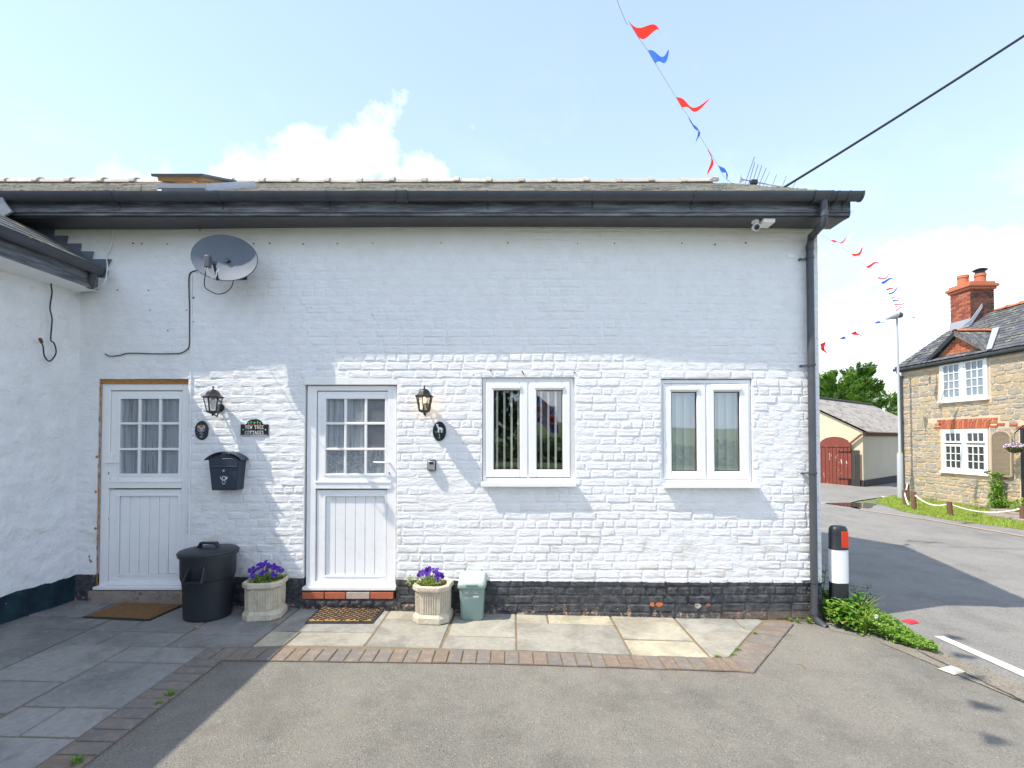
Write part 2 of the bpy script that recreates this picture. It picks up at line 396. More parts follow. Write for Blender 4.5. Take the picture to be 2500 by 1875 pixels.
def cloth(name, col, alpha_pattern=None, a=.8):
    s = NT(name)
    s.b.inputs['Base Color'].default_value = (*col, 1); s.b.inputs['Roughness'].default_value = .9
    tl = s.n('ShaderNodeBsdfTranslucent'); tl.inputs[0].default_value = (*col, 1)
    m1 = s.n('ShaderNodeMixShader'); m1.inputs[0].default_value = .4; s.l(s.b.outputs[0], m1.inputs[1]); s.l(tl.outputs[0], m1.inputs[2])
    tr = s.n('ShaderNodeBsdfTransparent'); m2 = s.n('ShaderNodeMixShader')
    if alpha_pattern == 'lace':
        v = s.vor(15); w = s.vor(120)
        pat = s.mth('MAXIMUM', s.mth('LESS_THAN', s.mth('PINGPONG', v, .22), .09), s.mth('MULTIPLY', s.mth('GREATER_THAN', w, .34), .75))
        s.l(s.mth('MULTIPLY', pat, .9), m2.inputs[0])
    elif alpha_pattern == 'dots':
        v = s.vor(16); st = s.noise(1, 3, .6, s.scl(s.pos, (38, 1, .8))); s.l(s.mth('ADD', s.mth('MULTIPLY', s.ramp(st, .22, .54), a), s.mth('MULTIPLY', s.mth('LESS_THAN', v, .13), .5), clamp=True), m2.inputs[0])
    elif a < 1:
        st = s.noise(1, 3, .6, s.scl(s.pos, (24, 1, .5))); s.l(s.mth('MULTIPLY', s.ramp(st, .30, .54), a, clamp=True), m2.inputs[0])
    else: m2.inputs[0].default_value = a
    s.l(tr.outputs[0], m2.inputs[1]); s.l(m1.outputs[0], m2.inputs[2]); s.l(m2.outputs[0], s.out.inputs[0]); return s.m
M['net'] = cloth('net_curtain', (.86, .88, .90), 'dots', .95)
M['net_plain'] = cloth('net_curtain_plain', (.86, .88, .90), None, .95)
M['lace'] = cloth('lace_curtain', (.85, .86, .86), 'lace')
M['blind'] = cloth('cream_blind', (.88, .86, .78), None, 1.0)
M['blind_green'] = cloth('pale_green_blind', (.76, .82, .76), None, 1.0)
M['slate'] = None
def slate_mat(name, base, lich, lc, amt):
    s = NT(name)
    c = s.cramp(s.id(), [tuple(b * k for b in base) for k in (.7, 1.0, 1.25, .85, 1.1)], True)
    c = s.mul(c, s.mth('ADD', .75, s.mth('MULTIPLY', s.noise(12, 6, .7), .5)))
    l = s.mth('MULTIPLY', s.ramp(s.noise(lich, 8, .72), amt, amt + .05), .85)
    c = s.mix(l, c, lc)
    return s.done(c, .7, s.bump(s.noise(35, 6), .004), .35)
M['slate'] = slate_mat('lichened_slate', (.36, .345, .32), 16, (.52, .48, .38), .50)
M['slate2'] = slate_mat('grey_slate', (.105, .11, .12), 5.5, (.40, .40, .14), .575)
M['ridge'] = simple('grey_concrete_ridge', (.42, .385, .34), .85, .25, 6, .004, 50, idv=.12, dirt=.5, dirtc=(.25, .17, .07))
M['terracotta'] = simple('terracotta_ridge', (.50, .15, .06), .85, .25, 7, .004, 50, idv=.2, dirt=.3, dirtc=(.3, .25, .12))
M['lead'] = simple('lead_flashing', (.36, .39, .43), .55, .15, 9, .003, 30, .5, metal=.1)
M['lead_dark'] = simple('dark_lead_flashing', (.10, .12, .15), .5, .4, 7, .004, 30, .5)
M['pine'] = simple('orange_pine', (.42, .24, .11), .55, .2, 10, .001, 40)
M['alu'] = simple('grey_painted_metal', (.42, .45, .50), .45, .1, 9, .0005, 40, .5)
M['darkmetal'] = simple('dark_grey_metal', (.085, .095, .115), .5, .25, 14, .001, 90, .5)
M['black'] = simple('black_metal', (.014, .015, .017), .42, .3, 20, .0008, 90, .5, dirt=.15, dirtc=(.12, .12, .12))
M['dish'] = simple('grey_dish_metal', (.12, .145, .185), .72, .2, 5, .0006, 60, .5, dirt=.25, dirtc=(.19, .19, .22))
M['cable'] = simple('black_cable', (.02, .02, .022), .6, .1, 5, 0)
M['white_cable'] = simple('white_cable', (.7, .7, .68), .6, .1, 5, 0)
M['rust'] = simple('rusty_metal', (.16, .065, .03), .9, .4, 40, .002, 90)
M['letterbox'] = simple('navy_black_steel', (.020, .032, .055), .42, .2, 18, .0008, 120, .5, dirt=.12, dirtc=(.15, .16, .18))
M['enamel_navy'] = simple('navy_enamel', (.012, .022, .035), .25, .15, 20, .001, 60, .6)
M['enamel_black'] = simple('black_enamel', (.009, .010, .010), .25, .1, 20, .0006, 60, .6)
M['sign_white'] = simple('white_sign_paint', (.82, .82, .80), .5, .05, 20, 0)
M['sign_pink'] = simple('pale_pink_sign_paint', (.72, .45, .33), .5, .1, 20, 0)
M['sign_blue'] = simple('blue_sign_paint', (.10, .28, .60), .5, .1, 20, 0)
M['sign_green'] = simple('green_sign_paint', (.10, .38, .18), .5, .1, 20, 0)
M['sign_terra'] = simple('terracotta_sign_paint', (.42, .14, .06), .5, .1, 20, 0)
M['sign_tan'] = simple('tan_sign_paint', (.50, .32, .17), .5, .1, 20, 0)
M['sign_silver'] = simple('silver_print', (.62, .64, .66), .45, .05, 20, 0)
M['chrome'] = simple('steel_silver', (.45, .46, .46), .35, .1, 20, .0005, 80, .5, metal=.6)
M['binblack'] = simple('black_bin_plastic', (.017, .021, .028), .45, .2, 12, .0006, 160, .5, dirt=.1, dirtc=(.10, .11, .12))
M['caddy'] = simple('sage_green_plastic', (.235, .335, .305), .5, .06, 6, .0004, 180, .45)
M['caddy_lid'] = simple('pale_sage_lid_plastic', (.44, .50, .455), .5, .06, 6, .0004, 180, .45)
M['planter'] = simple('weathered_cast_stone', (.55, .49, .38), .92, .3, 14, .006, 55, .2, dirt=.55, dirtc=(.24, .235, .20))
M['soil'] = simple('potting_soil', (.09, .055, .03), .95, .4, 40, .01, 60)
M['petal'] = simple('purple_petal', (.085, .012, .36), .6, .35, 40, 0, idv=.35)
M['yellow'] = simple('yellow_centre', (.65, .45, .03), .6, .1, 40, 0)
def coir():
    s = NT('brown_coir')
    c = s.mix(s.noise(60, 8, .75), (.07, .04, .018), (.40, .235, .11))
    c = s.mix(s.mth('MULTIPLY', s.ramp(s.noise(10, 6), .5, .7), .5), c, (.24, .18, .11))
    return s.done(c, .98, s.bump(s.noise(180, 5, .7), .008), .1)
M['coir'] = coir()
M['coir_gold'] = simple('golden_coir', (.31, .19, .085), .98, .25, 40, .005, 150, .1)
M['rubber'] = simple('black_rubber', (.035, .037, .04), .7, .2, 20, .001, 90)
M['road_white'] = simple('worn_white_line', (.60, .60, .57), .8, .15, 20, .004, 100, .3, dirt=.5, dirtc=(.3, .29, .27))
M['stud_red'] = simple('red_marker_plastic', (.62, .03, .04), .5, .1, 20, .0005, 80)
M['stud_white'] = simple('white_marker_plastic', (.50, .48, .42), .6, .1, 20, .001, 80)
M['bollard_white'] = simple('white_reflective_sleeve', (.80, .81, .82), .4, .04, 10, 0)
M['bollard_red'] = simple('red_reflector', (.60, .045, .015), .35, .1, 120, .0006, 300)
M['grit'] = asphalt('gritty_verge', (.22, .20, .165), (.29, .265, .22), .2, .7, 1)
def leafmat(name, cols, tr=.35, rough=.5):
    s = NT(name); c = s.cramp(s.id(), cols)
    c = s.mul(c, s.mth('ADD', .75, s.mth('MULTIPLY', s.noise(6, 4), .5)))
    s.put(c, s.b.inputs['Base Color']); s.b.inputs['Roughness'].default_value = rough; s.b.inputs['Specular IOR Level'].default_value = .35
    tl = s.n('ShaderNodeBsdfTranslucent'); s.l(s.mul(c, 1.3), tl.inputs[0])
    m1 = s.n('ShaderNodeMixShader'); m1.inputs[0].default_value = tr; s.l(s.b.outputs[0], m1.inputs[1]); s.l(tl.outputs[0], m1.inputs[2])
    s.l(m1.outputs[0], s.out.inputs[0]); return s.m
M['leaf'] = leafmat('bright_weed_leaf', [(.05, .15, .015), (.13, .31, .03), (.26, .42, .05), (.09, .23, .02), (.33, .36, .08)])
M['leaf_dark'] = leafmat('dark_weed_leaf', [(.035, .12, .018), (.07, .18, .025), (.11, .26, .03)])
M['grass'] = leafmat('grass_blade', [(.17, .29, .035), (.30, .40, .055), (.40, .43, .09), (.20, .32, .04)])
M['conifer'] = leafmat('conifer_foliage', [(.06, .16, .025), (.12, .25, .035), (.21, .36, .06), (.09, .20, .03)], .3)
M['tree_leaf'] = leafmat('broadleaf_foliage', [(.03, .06, .015), (.05, .10, .02), (.08, .13, .03)], .3)
M['pansy_leaf'] = leafmat('pansy_leaf', [(.14, .28, .04), (.28, .40, .08), (.42, .48, .13), (.20, .33, .05)])
M['deadleaf'] = simple('dead_leaf', (.40, .17, .05), .8, .3, 30, .001, 60)
M['bark'] = simple('bark', (.10, .075, .055), .95, .3, 12, .01, 40)
M['post'] = simple('brown_timber_post', (.16, .085, .055), .8, .25, 20, .003, 60)
M['rope'] = simple('white_rope', (.72, .70, .66), .85, .1, 60, .003, 120)
M['galv'] = simple('galvanised_steel', (.36, .39, .41), .5, .08, 6, .0005, 60, .5)
M['cream'] = simple('cream_render', (.62, .54, .39), .85, .08, 1.5, .003, 50, .25, dirt=.15, dirtc=(.45, .38, .27))
M['cream_shaded'] = simple('cream_render_shaded', (.50, .46, .37), .85, .08, 1.5, .003, 50, .25, dirt=.15, dirtc=(.40, .36, .28))  # greyer copy of the cream render, the side walls' shading put into its colour
M['asbestos'] = slate_mat('weathered_cement_sheet', (.27, .255, .235), 3.3, (.13, .12, .11), .52)
def barn_door():
    s = NT('flaking_oxide_paint')
    c = s.mul((.20, .052, .035), s.mth('ADD', .8, s.mth('MULTIPLY', s.noise(5, 5), .4)))
    fl = s.ramp(s.noise(6.5, 5, .55, s.scl(s.pos, (1.6, 1.6, .55))), .635, .65)
    return s.done(s.mix(fl, c, (.52, .50, .50)), .7, s.bump(s.noise(30, 5), .003), .3)
M['barndoor'] = barn_door()
M['tarred'] = simple('tarred_boards', (.045, .043, .042), .85, .4, 14, .004, 50)
def stone_mat():
    s = NT('rubble_stone')
    base = s.cramp(s.id(), [(.42, .35, .235), (.36, .325, .25), (.45, .37, .25), (.39, .35, .27), (.31, .285, .24), (.47, .37, .21), (.42, .37, .28), (.34, .315, .27), (.44, .365, .25)], True)
    c = s.mix(s.mth('MULTIPLY', s.ramp(s.noise(7, 7, .7), .45, .68), .55), base, (.52, .44, .32))
    c = s.mix(s.mth('MULTIPLY', s.ramp(s.noise(11, 6, .7, s.scl(s.pos, (1, 1, 3))), .60, .70), .4), c, (.16, .15, .135))
    return s.done(c, .9, s.bump(s.noise(9, 9, .7, s.scl(s.pos, (1, 1, 2.5))), .035), .2)
M['stone'] = stone_mat()
M['mortar'] = simple('pinkish_lime_mortar', (.60, .46, .33), .95, .15, 5, .01, 30, .2, dirt=.4, dirtc=(.50, .28, .20))
def chim_mat(name, cols):
    s = NT(name); c = s.cramp(s.id(), cols, True)
    c = s.mix(s.mth('MULTIPLY', s.ramp(s.noise(9, 6, .7), .52, .7), .4), c, (.10, .06, .045))
    return s.done(c, .88, s.bump(s.noise(40, 5), .004), .2)
M['chimbrick'] = chim_mat('chimney_brick', [(.34, .10, .06), (.27, .085, .055), (.40, .14, .085), (.22, .07, .05)])
M['darkbrick'] = chim_mat('dark_chimney_brick', [(.16, .065, .045), (.10, .055, .042), (.20, .075, .05), (.07, .05, .042)])  # darker brick colours for the chimney face turned to the camera
M['archbrick'] = chim_mat('orange_red_brick', [(.45, .13, .06), (.38, .10, .055), (.50, .17, .08), (.42, .12, .07)])
M['pot'] = simple('terracotta_pot', (.46, .15, .075), .8, .15, 8, .002, 50)
M['trellis'] = simple('weathered_trellis', (.42, .34, .25), .85, .2, 15, .002, 50)
M['darkglass'] = simple('far_window_glass', (.035, .04, .045), .06, .3, 3, .0004, 4, .8)
M['bluglass'] = simple('far_upper_window_glass', (.20, .24, .27), .08, .3, 3, .0004, 4, .8)  # bluish reflection painted into the base colour of the upper panes
M['lilac'] = simple('lilac_petal', (.62, .48, .68), .7, .3, 40, 0, idv=.3)
def fabric(name, col):
    s = NT(name); s.b.inputs['Base Color'].default_value = (*col, 1); s.b.inputs['Roughness'].default_value = .7
    tl = s.n('ShaderNodeBsdfTranslucent'); tl.inputs[0].default_value = (*[min(1, c * 1.2) for c in col], 1)
    m1 = s.n('ShaderNodeMixShader'); m1.inputs[0].default_value = .5; s.l(s.b.outputs[0], m1.inputs[1]); s.l(tl.outputs[0], m1.inputs[2]); s.l(m1.outputs[0], s.out.inputs[0]); return s.m
M['flag_red'] = fabric('red_flag_cloth', (.72, .03, .02)); M['flag_blue'] = fabric('blue_flag_cloth', (.03, .12, .52)); M['flag_white'] = fabric('white_flag_cloth', (.75, .75, .78))
def emis(name, col, st):
    s = NT(name); s.b.inputs['Base Color'].default_value = (*col, 1); s.b.inputs['Emission Color'].default_value = (*col, 1); s.b.inputs['Emission Strength'].default_value = st; return s.m
M['bulb_lit'] = emis('lit_bulb', (1, .62, .18), 6.0)
M['cord'] = simple('grey_cord', (.42, .42, .43), .8, .05, 9, 0)
M['bulb'] = simple('frosted_bulb', (.7, .7, .66), .3, .05, 10, 0)
M['puddle'] = NT('puddle_water').done((.05, .04, .035), .03, None, .7)
M['hill'] = simple('grassy_hill', (.13, .17, .07), .95, .3, .03, 0, 1)
M['hedge'] = M['tree_leaf']

# ------------------------------------------------------------------ ground, yard, road
def sheet(name, pts, dz, mat, parent=None, kind='structure', th=.0, n=None):
    """flat polygon that follows the fall of the ground"""
    b = MB(); b.add([(p[0], p[1], gz(p[0]) + dz) for p in pts], [tuple(range(len(pts)))])
    if b_area(pts) < 0: b.f = [f[::-1] for f in b.f]
    o = b.build(name, mat, parent, smooth=False, fixn=False); o['kind'] = kind; return o
def b_area(p): return sum(p[i][0] * p[(i + 1) % len(p)][1] - p[(i + 1) % len(p)][0] * p[i][1] for i in range(len(p))) / 2
xs = [-600, -60, -12, 24, 60, 600]; b = MB()
for i in range(5):
    b.add([(xs[i], -600, gz(xs[i]) - .03), (xs[i + 1], -600, gz(xs[i + 1]) - .03), (xs[i + 1], 900, gz(xs[i + 1]) - .03), (xs[i], 900, gz(xs[i]) - .03)], [(0, 1, 2, 3)])
b.build('ground', M['hill'], smooth=False, fixn=False)['kind'] = 'structure'
# yard: dense tarmac grid with slight unevenness
b = MB()
YX0, YX1 = -8.0, 4.3
def yardedge(y):
    pts = [(-9, 7.2), (-4.9, 5.6), (-3.2, 4.6), (-1.43, 3.55), (-.73, 3.5), (-.45, 3.45), (-.1, 3.25), (.3, 3.1), (.9, 3.05)]
    for (a, xa), (c, xc) in zip(pts, pts[1:]):
        if a <= y <= c: return xa + (xc - xa) * (y - a) / (c - a)
    return 3.05
def yf(u, v):
    y = -9 + 9.2 * v; x1 = yardedge(y); x = -8 + (x1 + 8) * u
    return (x, y, gz(x) + .004 * noise.noise((x * .9, y * .9, 0)) - .003)
b.grid(yf, 90, 70).build('yard', M['yard'], smooth=True, ang=0, fixn=False)['kind'] = 'structure'
# side road (runs away beyond the cottage gable), wide sheet
road = [(-9, -14), (6.9, -14), (7.2, -9), (5.6, -4.9), (4.3, -2.5), (3.62, -1.43), (3.6, -.6), (3.35, .3), (3.3, 14), (3.0, 24), (12.6, 26), (30, 29), (60, 40), (60, 20), (25, 13.5), (20, 12.9), (14.0, 12.6), (12.6, 12.0), (11.35, 10.3), (10.0, 9.0), (10.5, 7.0), (10.9, 5.0), (12.4, -2), (16, -14), (16, -30), (-9, -30)]
sheet('road', [(3.05, -.2), (3.3, -.35), (3.55, -.75), (3.62, -1.43), (4.6, -3.2), (5.6, -4.9), (7.2, -9), (7.2, -16), (18, -16), (12.4, -2), (10.46, 5.18), (10.23, 7.14), (9.68, 8.74), (9.9, 9.9), (11.3, 11.2), (14, 13.2), (24, 16), (60, 20), (60, 40), (30, 30), (-5, 26), (-5, 9), (3.05, 9)], .0, M['road'])
sheet('pavement', [(10.5, 5.18), (10.27, 7.14), (9.75, 8.7), (10.0, 9.4), (11.3, 10.25), (11.31, 10.2), (10.698, 8.538), (10.8, 7.226), (11.333, 6.025), (13, -2), (18.6, -16), (18, -16), (12.4, -2)], .006, M['pavement'])
# kerb-like pale channel line
b = MB()
kp = [(9.72, 8.9), (9.70, 8.66), (9.9, 8.1), (10.245, 7.14), (10.46, 5.18), (12.38, -1.9), (14.2, -8)]
for p, q in zip(kp, kp[1:]):
    d = Vector((q[0] - p[0], q[1] - p[1])).normalized() * .06
    b.add([(p[0] - d.y, p[1] + d.x, gz(p[0]) + .012), (p[0] + d.y, p[1] - d.x, gz(p[0]) + .012), (q[0] + d.y, q[1] - d.x, gz(q[0]) + .012), (q[0] - d.y, q[1] + d.x, gz(q[0]) + .012)], [(0, 1, 2, 3)])
b.build('road_channel', simple('pinkish_channel', (.36, .29, .24), .9, .2, 8, .004, 50), smooth=False, fixn=True)['kind'] = 'structure'
sheet('gritty_verge', [(3.3, -.45), (3.75, -.42), (3.72, -.8), (3.9, -1.3), (4.5, -2.5), (6.2, -6.2), (5.9, -6.2), (4.2, -2.6), (3.56, -1.43), (3.42, -.9)], .004, M['grit'])
# white edge line
q = [G(2280, 1554), G(2305, 1554), G(2500, 1642), G(2500, 1655)]
d = (Vector(q[3]) - Vector(q[0])); 
sheet('white_edge_line', [(3.93, -.28), (4.03, -.275), (4.07, -.97), (4.5, -4.5), (4.38, -4.5), (3.955, -1.06)], .006, M['road_white'])
sheet('white_road_marking', [(12.9, 12.2), (14.0, 12.45), (14.4, 12.95), (13.2, 12.75)], .006, M['road_white'])
sheet('white_road_marking', [(9.0, 10.3), (9.2, 10.35), (10.5, 9.95), (10.4, 9.85)], .006, M['road_white'])
# puddle with an uneven rim
c0 = [(9.5, 10.1), (9.75, 9.5), (10.15, 9.15), (10.45, 9.4), (10.8, 9.85), (11.2, 10.2), (11.1, 10.45), (10.5, 10.4), (9.9, 10.25)]
sheet('puddle', c0, .016, M['puddle'])
b = MB()
cp = [(3.50, -.62), (3.525, -.9), (3.55, -1.15), (3.57, -1.43), (3.75, -1.9), (3.95, -2.4)]
b = MB()
pts = []
for i in range(40):
    t = i / 39 * (len(cp) - 1); k = min(int(t), len(cp) - 2); f = t - k
    x = cp[k][0] + (cp[k + 1][0] - cp[k][0]) * f + rnd.uniform(-.008, .008); y = cp[k][1] + (cp[k + 1][1] - cp[k][1]) * f
    w = rnd.uniform(.004, .013); pts.append((x, y, w))
for p, q in zip(pts, pts[1:]):
    b.add([(p[0] - p[2], p[1], gz(p[0]) + .008), (p[0] + p[2], p[1], gz(p[0]) + .008), (q[0] + q[2], q[1], gz(q[0]) + .008), (q[0] - q[2], q[1], gz(q[0]) + .008)], [(0, 1, 2, 3)])
b.build('tar_crack', simple('dark_crack', (.05, .048, .05), .9, .3, 60, .003, 90), smooth=False)['kind'] = 'structure'

# patio: bedding sheet with slabs and clay pavers as pieces
patio = sheet('patio', [(-4.6, -5.2), (-2.207, -5.2), (-2.207, -1.12), (-.1, -1.062), (1.85, -1.09), (2.75, -.05), (2.76, .12), (-4.6, .12)], .004, M['joint'])
def slab(x0, x1, y0, y1, poly=None, name='paving_slab', mat='slab', g=.0085, h=.012):
    pts = poly or [(x0, y0), (x1, y0), (x1, y1), (x0, y1)]
    if b_area(pts) < 0: pts = pts[::-1]
    cx = sum(p[0] for p in pts) / len(pts); cy = sum(p[1] for p in pts) / len(pts)
    out = []; top = []; h = h + rnd.uniform(-.002, .003); tx = rnd.uniform(-.004, .004); ty = rnd.uniform(-.003, .003)
    n = len(pts)
    for i in range(n):
        a = Vector(pts[i - 1]); p = Vector(pts[i]); c = Vector(pts[(i + 1) % n])
        e1 = (p - a).normalized(); e2 = (c - p).normalized(); n1 = Vector((-e1.y, e1.x)); n2 = Vector((-e2.y, e2.x))
        m = (n1 + n2) / max(.3, 1 + n1.dot(n2))
        o1 = p + m * (g + rnd.uniform(-.002, .002)); o2 = p + m * (g + .006)
        out.append((o1.x, o1.y, gz(o1.x) - .01)); top.append((o2.x, o2.y, gz(o2.x) + h + tx * (o2.x - cx) + ty * (o2.y - cy)))
    mid = [(o[0], o[1], t[2] - .005) for o, t in zip(out, top)]
    b = MB(); vs = out + mid + top
    fs = [tuple(range(2 * n, 3 * n))]
    for i in range(n):
        j = (i + 1) % n; fs.append((i, j, n + j, n + i)); fs.append((n + i, n + j, 2 * n + j, 2 * n + i))
    b.add(vs, fs); return b.build(name, M[mat], patio, smooth=False, fixn=False)
FR = lambda x: -.895 + .013 * (x + 2.4) if x < 0 else -.862
S = slab
# right of the first door
GR = lambda *a: slab(*a, mat='slab_grey')
S(0, 0, 0, 0, [(-2.11, -.57), (-1.21, -.525), (-1.21, .12), (-2.11, .12)])
S(0, 0, 0, 0, [(-2.11, -.885), (-1.86, -.85), (-1.845, -.565), (-2.11, -.565)])
S(0, 0, 0, 0, [(-1.86, -.85), (-1.21, -.83), (-1.21, -.525), (-1.845, -.565)])
S(0, 0, 0, 0, [(-1.21, -.22), (-.57, -.2), (-.57, .12), (-1.21, .12)])
S(0, 0, 0, 0, [(-1.21, -.83), (-.59, -.82), (-.575, -.2), (-1.21, -.22)])
S(-.57, .04, -.56, .12); S(0, 0, 0, 0, [(-.585, -.82), (.04, -.825), (.04, -.56), (-.575, -.56)])
S(.04, .345, -.222, .12); S(.345, .97, -.222, .12); S(0, 0, 0, 0, [(.04, -.825), (.975, -.862), (.97, -.222), (.04, -.222)])
S(.975, 1.6, -.55, .12); S(0, 0, 0, 0, [(.975, -.862), (1.615, -.87), (1.6, -.55), (.975, -.55)])
S(1.61, 2.2, -.25, .12); S(0, 0, 0, 0, [(1.61, -.87), (1.77, -.865), (2.24, -.29), (2.2, -.25), (1.61, -.25)])
S(0, 0, 0, 0, [(2.2, -.25), (2.24, -.29), (2.47, -.03), (2.47, .12), (2.2, .12)])
# left part, continuing in front of the wing
GR(-3.34, -2.78, -.64, .12); GR(-2.78, -2.11, -.66, .12); GR(0, 0, 0, 0, [(-2.78, -.925), (-2.11, -.89), (-2.11, -.66), (-2.78, -.66)])
GR(-3.34, -2.78, -.925, -.64); GR(-3.95, -3.34, -.36, .12); GR(-4.5, -3.95, -.36, .12); GR(-4.5, -3.64, -.645, -.36); GR(-3.64, -3.34, -.645, -.36)
GR(-4.5, -3.64, -1.51, -.645); GR(-3.64, -3.34, -.925, -.645)
GR(-3.64, -3.05, -1.51, -.925); GR(-3.05, -2.43, -1.2, -.925)
GR(0, 0, 0, 0, [(-3.05, -1.2), (-3.05, -1.81), (-2.43, -1.81), (-2.43, -1.2)])
GR(-4.5, -3.5, -1.9, -1.51); GR(-3.5, -3.05, -1.9, -1.51); GR(-3.05, -2.77, -2.11, -1.81); GR(-2.77, -2.43, -2.11, -1.81)
GR(-4.5, -3.05, -2.5, -1.9); GR(-3.05, -2.43, -2.7, -2.11); GR(-3.7, -3.05, -3.3, -2.5); GR(-3.05, -2.43, -3.4, -2.7); GR(-4.5, -3.7, -3.3, -2.5); GR(-4.5, -2.43, -5.2, -3.4)
# clay pavers: soldier course along the front, header course down the left, mitred end up the right
def paver(poly): S(0, 0, 0, 0, poly, name='paver', mat='paver', g=.0055, h=.013)
x = -2.19; yi = lambda x: (-.895 + (x + 2.43) * .0135) if x < .04 else (-.862)
yo = lambda x: yi(x) - .222 if x < .04 else -1.075 - .02 * x
yi2 = lambda x: -.90 + .06 * max(0, min(1, (x + 2.43) / 2.4)) if x < .04 else -.84 - .022 * min(1, (x - .04)) 
while x < 1.66:
    x2 = min(x + .1125, 1.7)
    paver([(x, yi2(x) - .225), (x2, yi2(x2) - .225), (x2, yi2(x2)), (x, yi2(x))]); x = x2
for k in range(2): paver([(-2.43 + k * .12, yi2(-2.4) - .225 + .0), (-2.31 + k * .12, yi2(-2.4) - .225), (-2.31 + k * .12, yi2(-2.4) - .0), (-2.43 + k * .12, yi2(-2.4) - .0)])
y = -1.125
while y > -5:
    paver([(-2.43, y - .1125), (-2.205, y - .1125), (-2.205, y), (-2.43, y)]); y -= .1125
A = Vector((1.775, -.865)); B_ = Vector((2.47, -.045)); A2 = Vector((1.85, -1.112)); B2 = Vector((2.76, -.06))
paver([(1.7, yi2(1.7) - .225), (A2.x, A2.y), (A.x, A.y), (1.7, yi2(1.7))])
n = 9
for i in range(n):
    f0, f1 = i / n, (i + 1) / n; a, c = A.lerp(B_, f0), A.lerp(B_, f1); e, g_ = A2.lerp(B2, f0), A2.lerp(B2, f1)
    paver([tuple(a), tuple(e), tuple(g_), tuple(c)])

# ------------------------------------------------------------------ main white cottage
cot = thing('painted_brick_cottage', 'long white painted brick cottage with black plinth, slate roof and two white stable doors', 'cottage', (-.6, 0, 0))
XL, XR = -4.385, 3.1
ZT = 3.875
OPEN = {'door2': (W(240, 1000).x, W(459, 1000).x, -.3, W(300, 925).z), 'door1': (W(744, 1000).x, W(969, 1000).x, -.3, W(800, 922).z),
        'win1': (W(1177, 1000).x, W(1403, 1000).x, W(1200, 1180).z, W(1200, 921).z), 'win2': (W(1614, 1000).x, W(1836, 1000).x, W(1700, 1184).z, W(1700, 924).z)}
WX0 = -4.9
def cottage_wall():
    b = MB()
    ops = list(OPEN.values())
    xs = sorted(set([WX0, XR] + [o[0] for o in ops] + [o[1] for o in ops] + [WX0 + .25 * i for i in range(1, 33) if WX0 + .25 * i < XR - .05]))
    zs = sorted(set([-.3, ZT + .05] + [o[3] for o in ops] + [o[2] for o in ops]))
    def inside(x, z): return any(o[0] < x < o[1] and o[2] < z < o[3] for o in ops)
    T = .30
    for i in range(len(xs) - 1):
        for j in range(len(zs) - 1):
            x0, x1, z0, z1 = xs[i], xs[i + 1], zs[j], zs[j + 1]; xm, zm = (x0 + x1) / 2, (z0 + z1) / 2
            if inside(xm, zm): continue
            b.add([(x0, wy(x0), z0), (x1, wy(x1), z0), (x1, wy(x1), z1), (x0, wy(x0), z1)], [(0, 1, 2, 3)])
            b.add([(x0, T, z0), (x1, T, z0), (x1, T, z1), (x0, T, z1)], [(3, 2, 1, 0)])
            if inside(xm, z1 + .01): b.add([(x0, wy(x0), z1), (x1, wy(x1), z1), (x1, T, z1), (x0, T, z1)], [(0, 1, 2, 3)])
            if inside(xm, z0 - .01): b.add([(x0, wy(x0), z0), (x0, T, z0), (x1, T, z0), (x1, wy(x1), z0)], [(0, 1, 2, 3)])
            if inside(x0 - .01, zm): b.add([(x0, wy(x0), z0), (x0, wy(x0), z1), (x0, T, z1), (x0, T, z0)], [(0, 1, 2, 3)])
            if inside(x1 + .01, zm): b.add([(x1, wy(x1), z0), (x1, T, z0), (x1, T, z1), (x1, wy(x1), z1)], [(0, 1, 2, 3)])
    # gable side, back, gable triangle
    b.add([(XR, wy(XR), -.3), (XR, 4.4, -.3), (XR, 4.4, 3.92), (XR, 2.6, 5.55), (XR, wy(XR), 3.925)], [(0, 1, 2, 3, 4)])
    b.add([(WX0, 4.4, -.3), (XR, 4.4, -.3), (XR, 4.4, 4), (WX0, 4.4, 4)], [(3, 2, 1, 0)])
    b.add([(WX0, 0.1, -.3), (WX0, 4.4, -.3), (WX0, 4.4, 4), (WX0, 0.1, 4)], [(0, 3, 2, 1)])
    return b.build('wall', M['wall'], cot, smooth=False, fixn=False)
cwall = cottage_wall()
# room behind the openings
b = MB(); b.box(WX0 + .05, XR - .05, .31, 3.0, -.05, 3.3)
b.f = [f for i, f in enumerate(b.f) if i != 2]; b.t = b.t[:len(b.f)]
b.build('room_lining', M['dark'], cot, smooth=False, fixn=False)

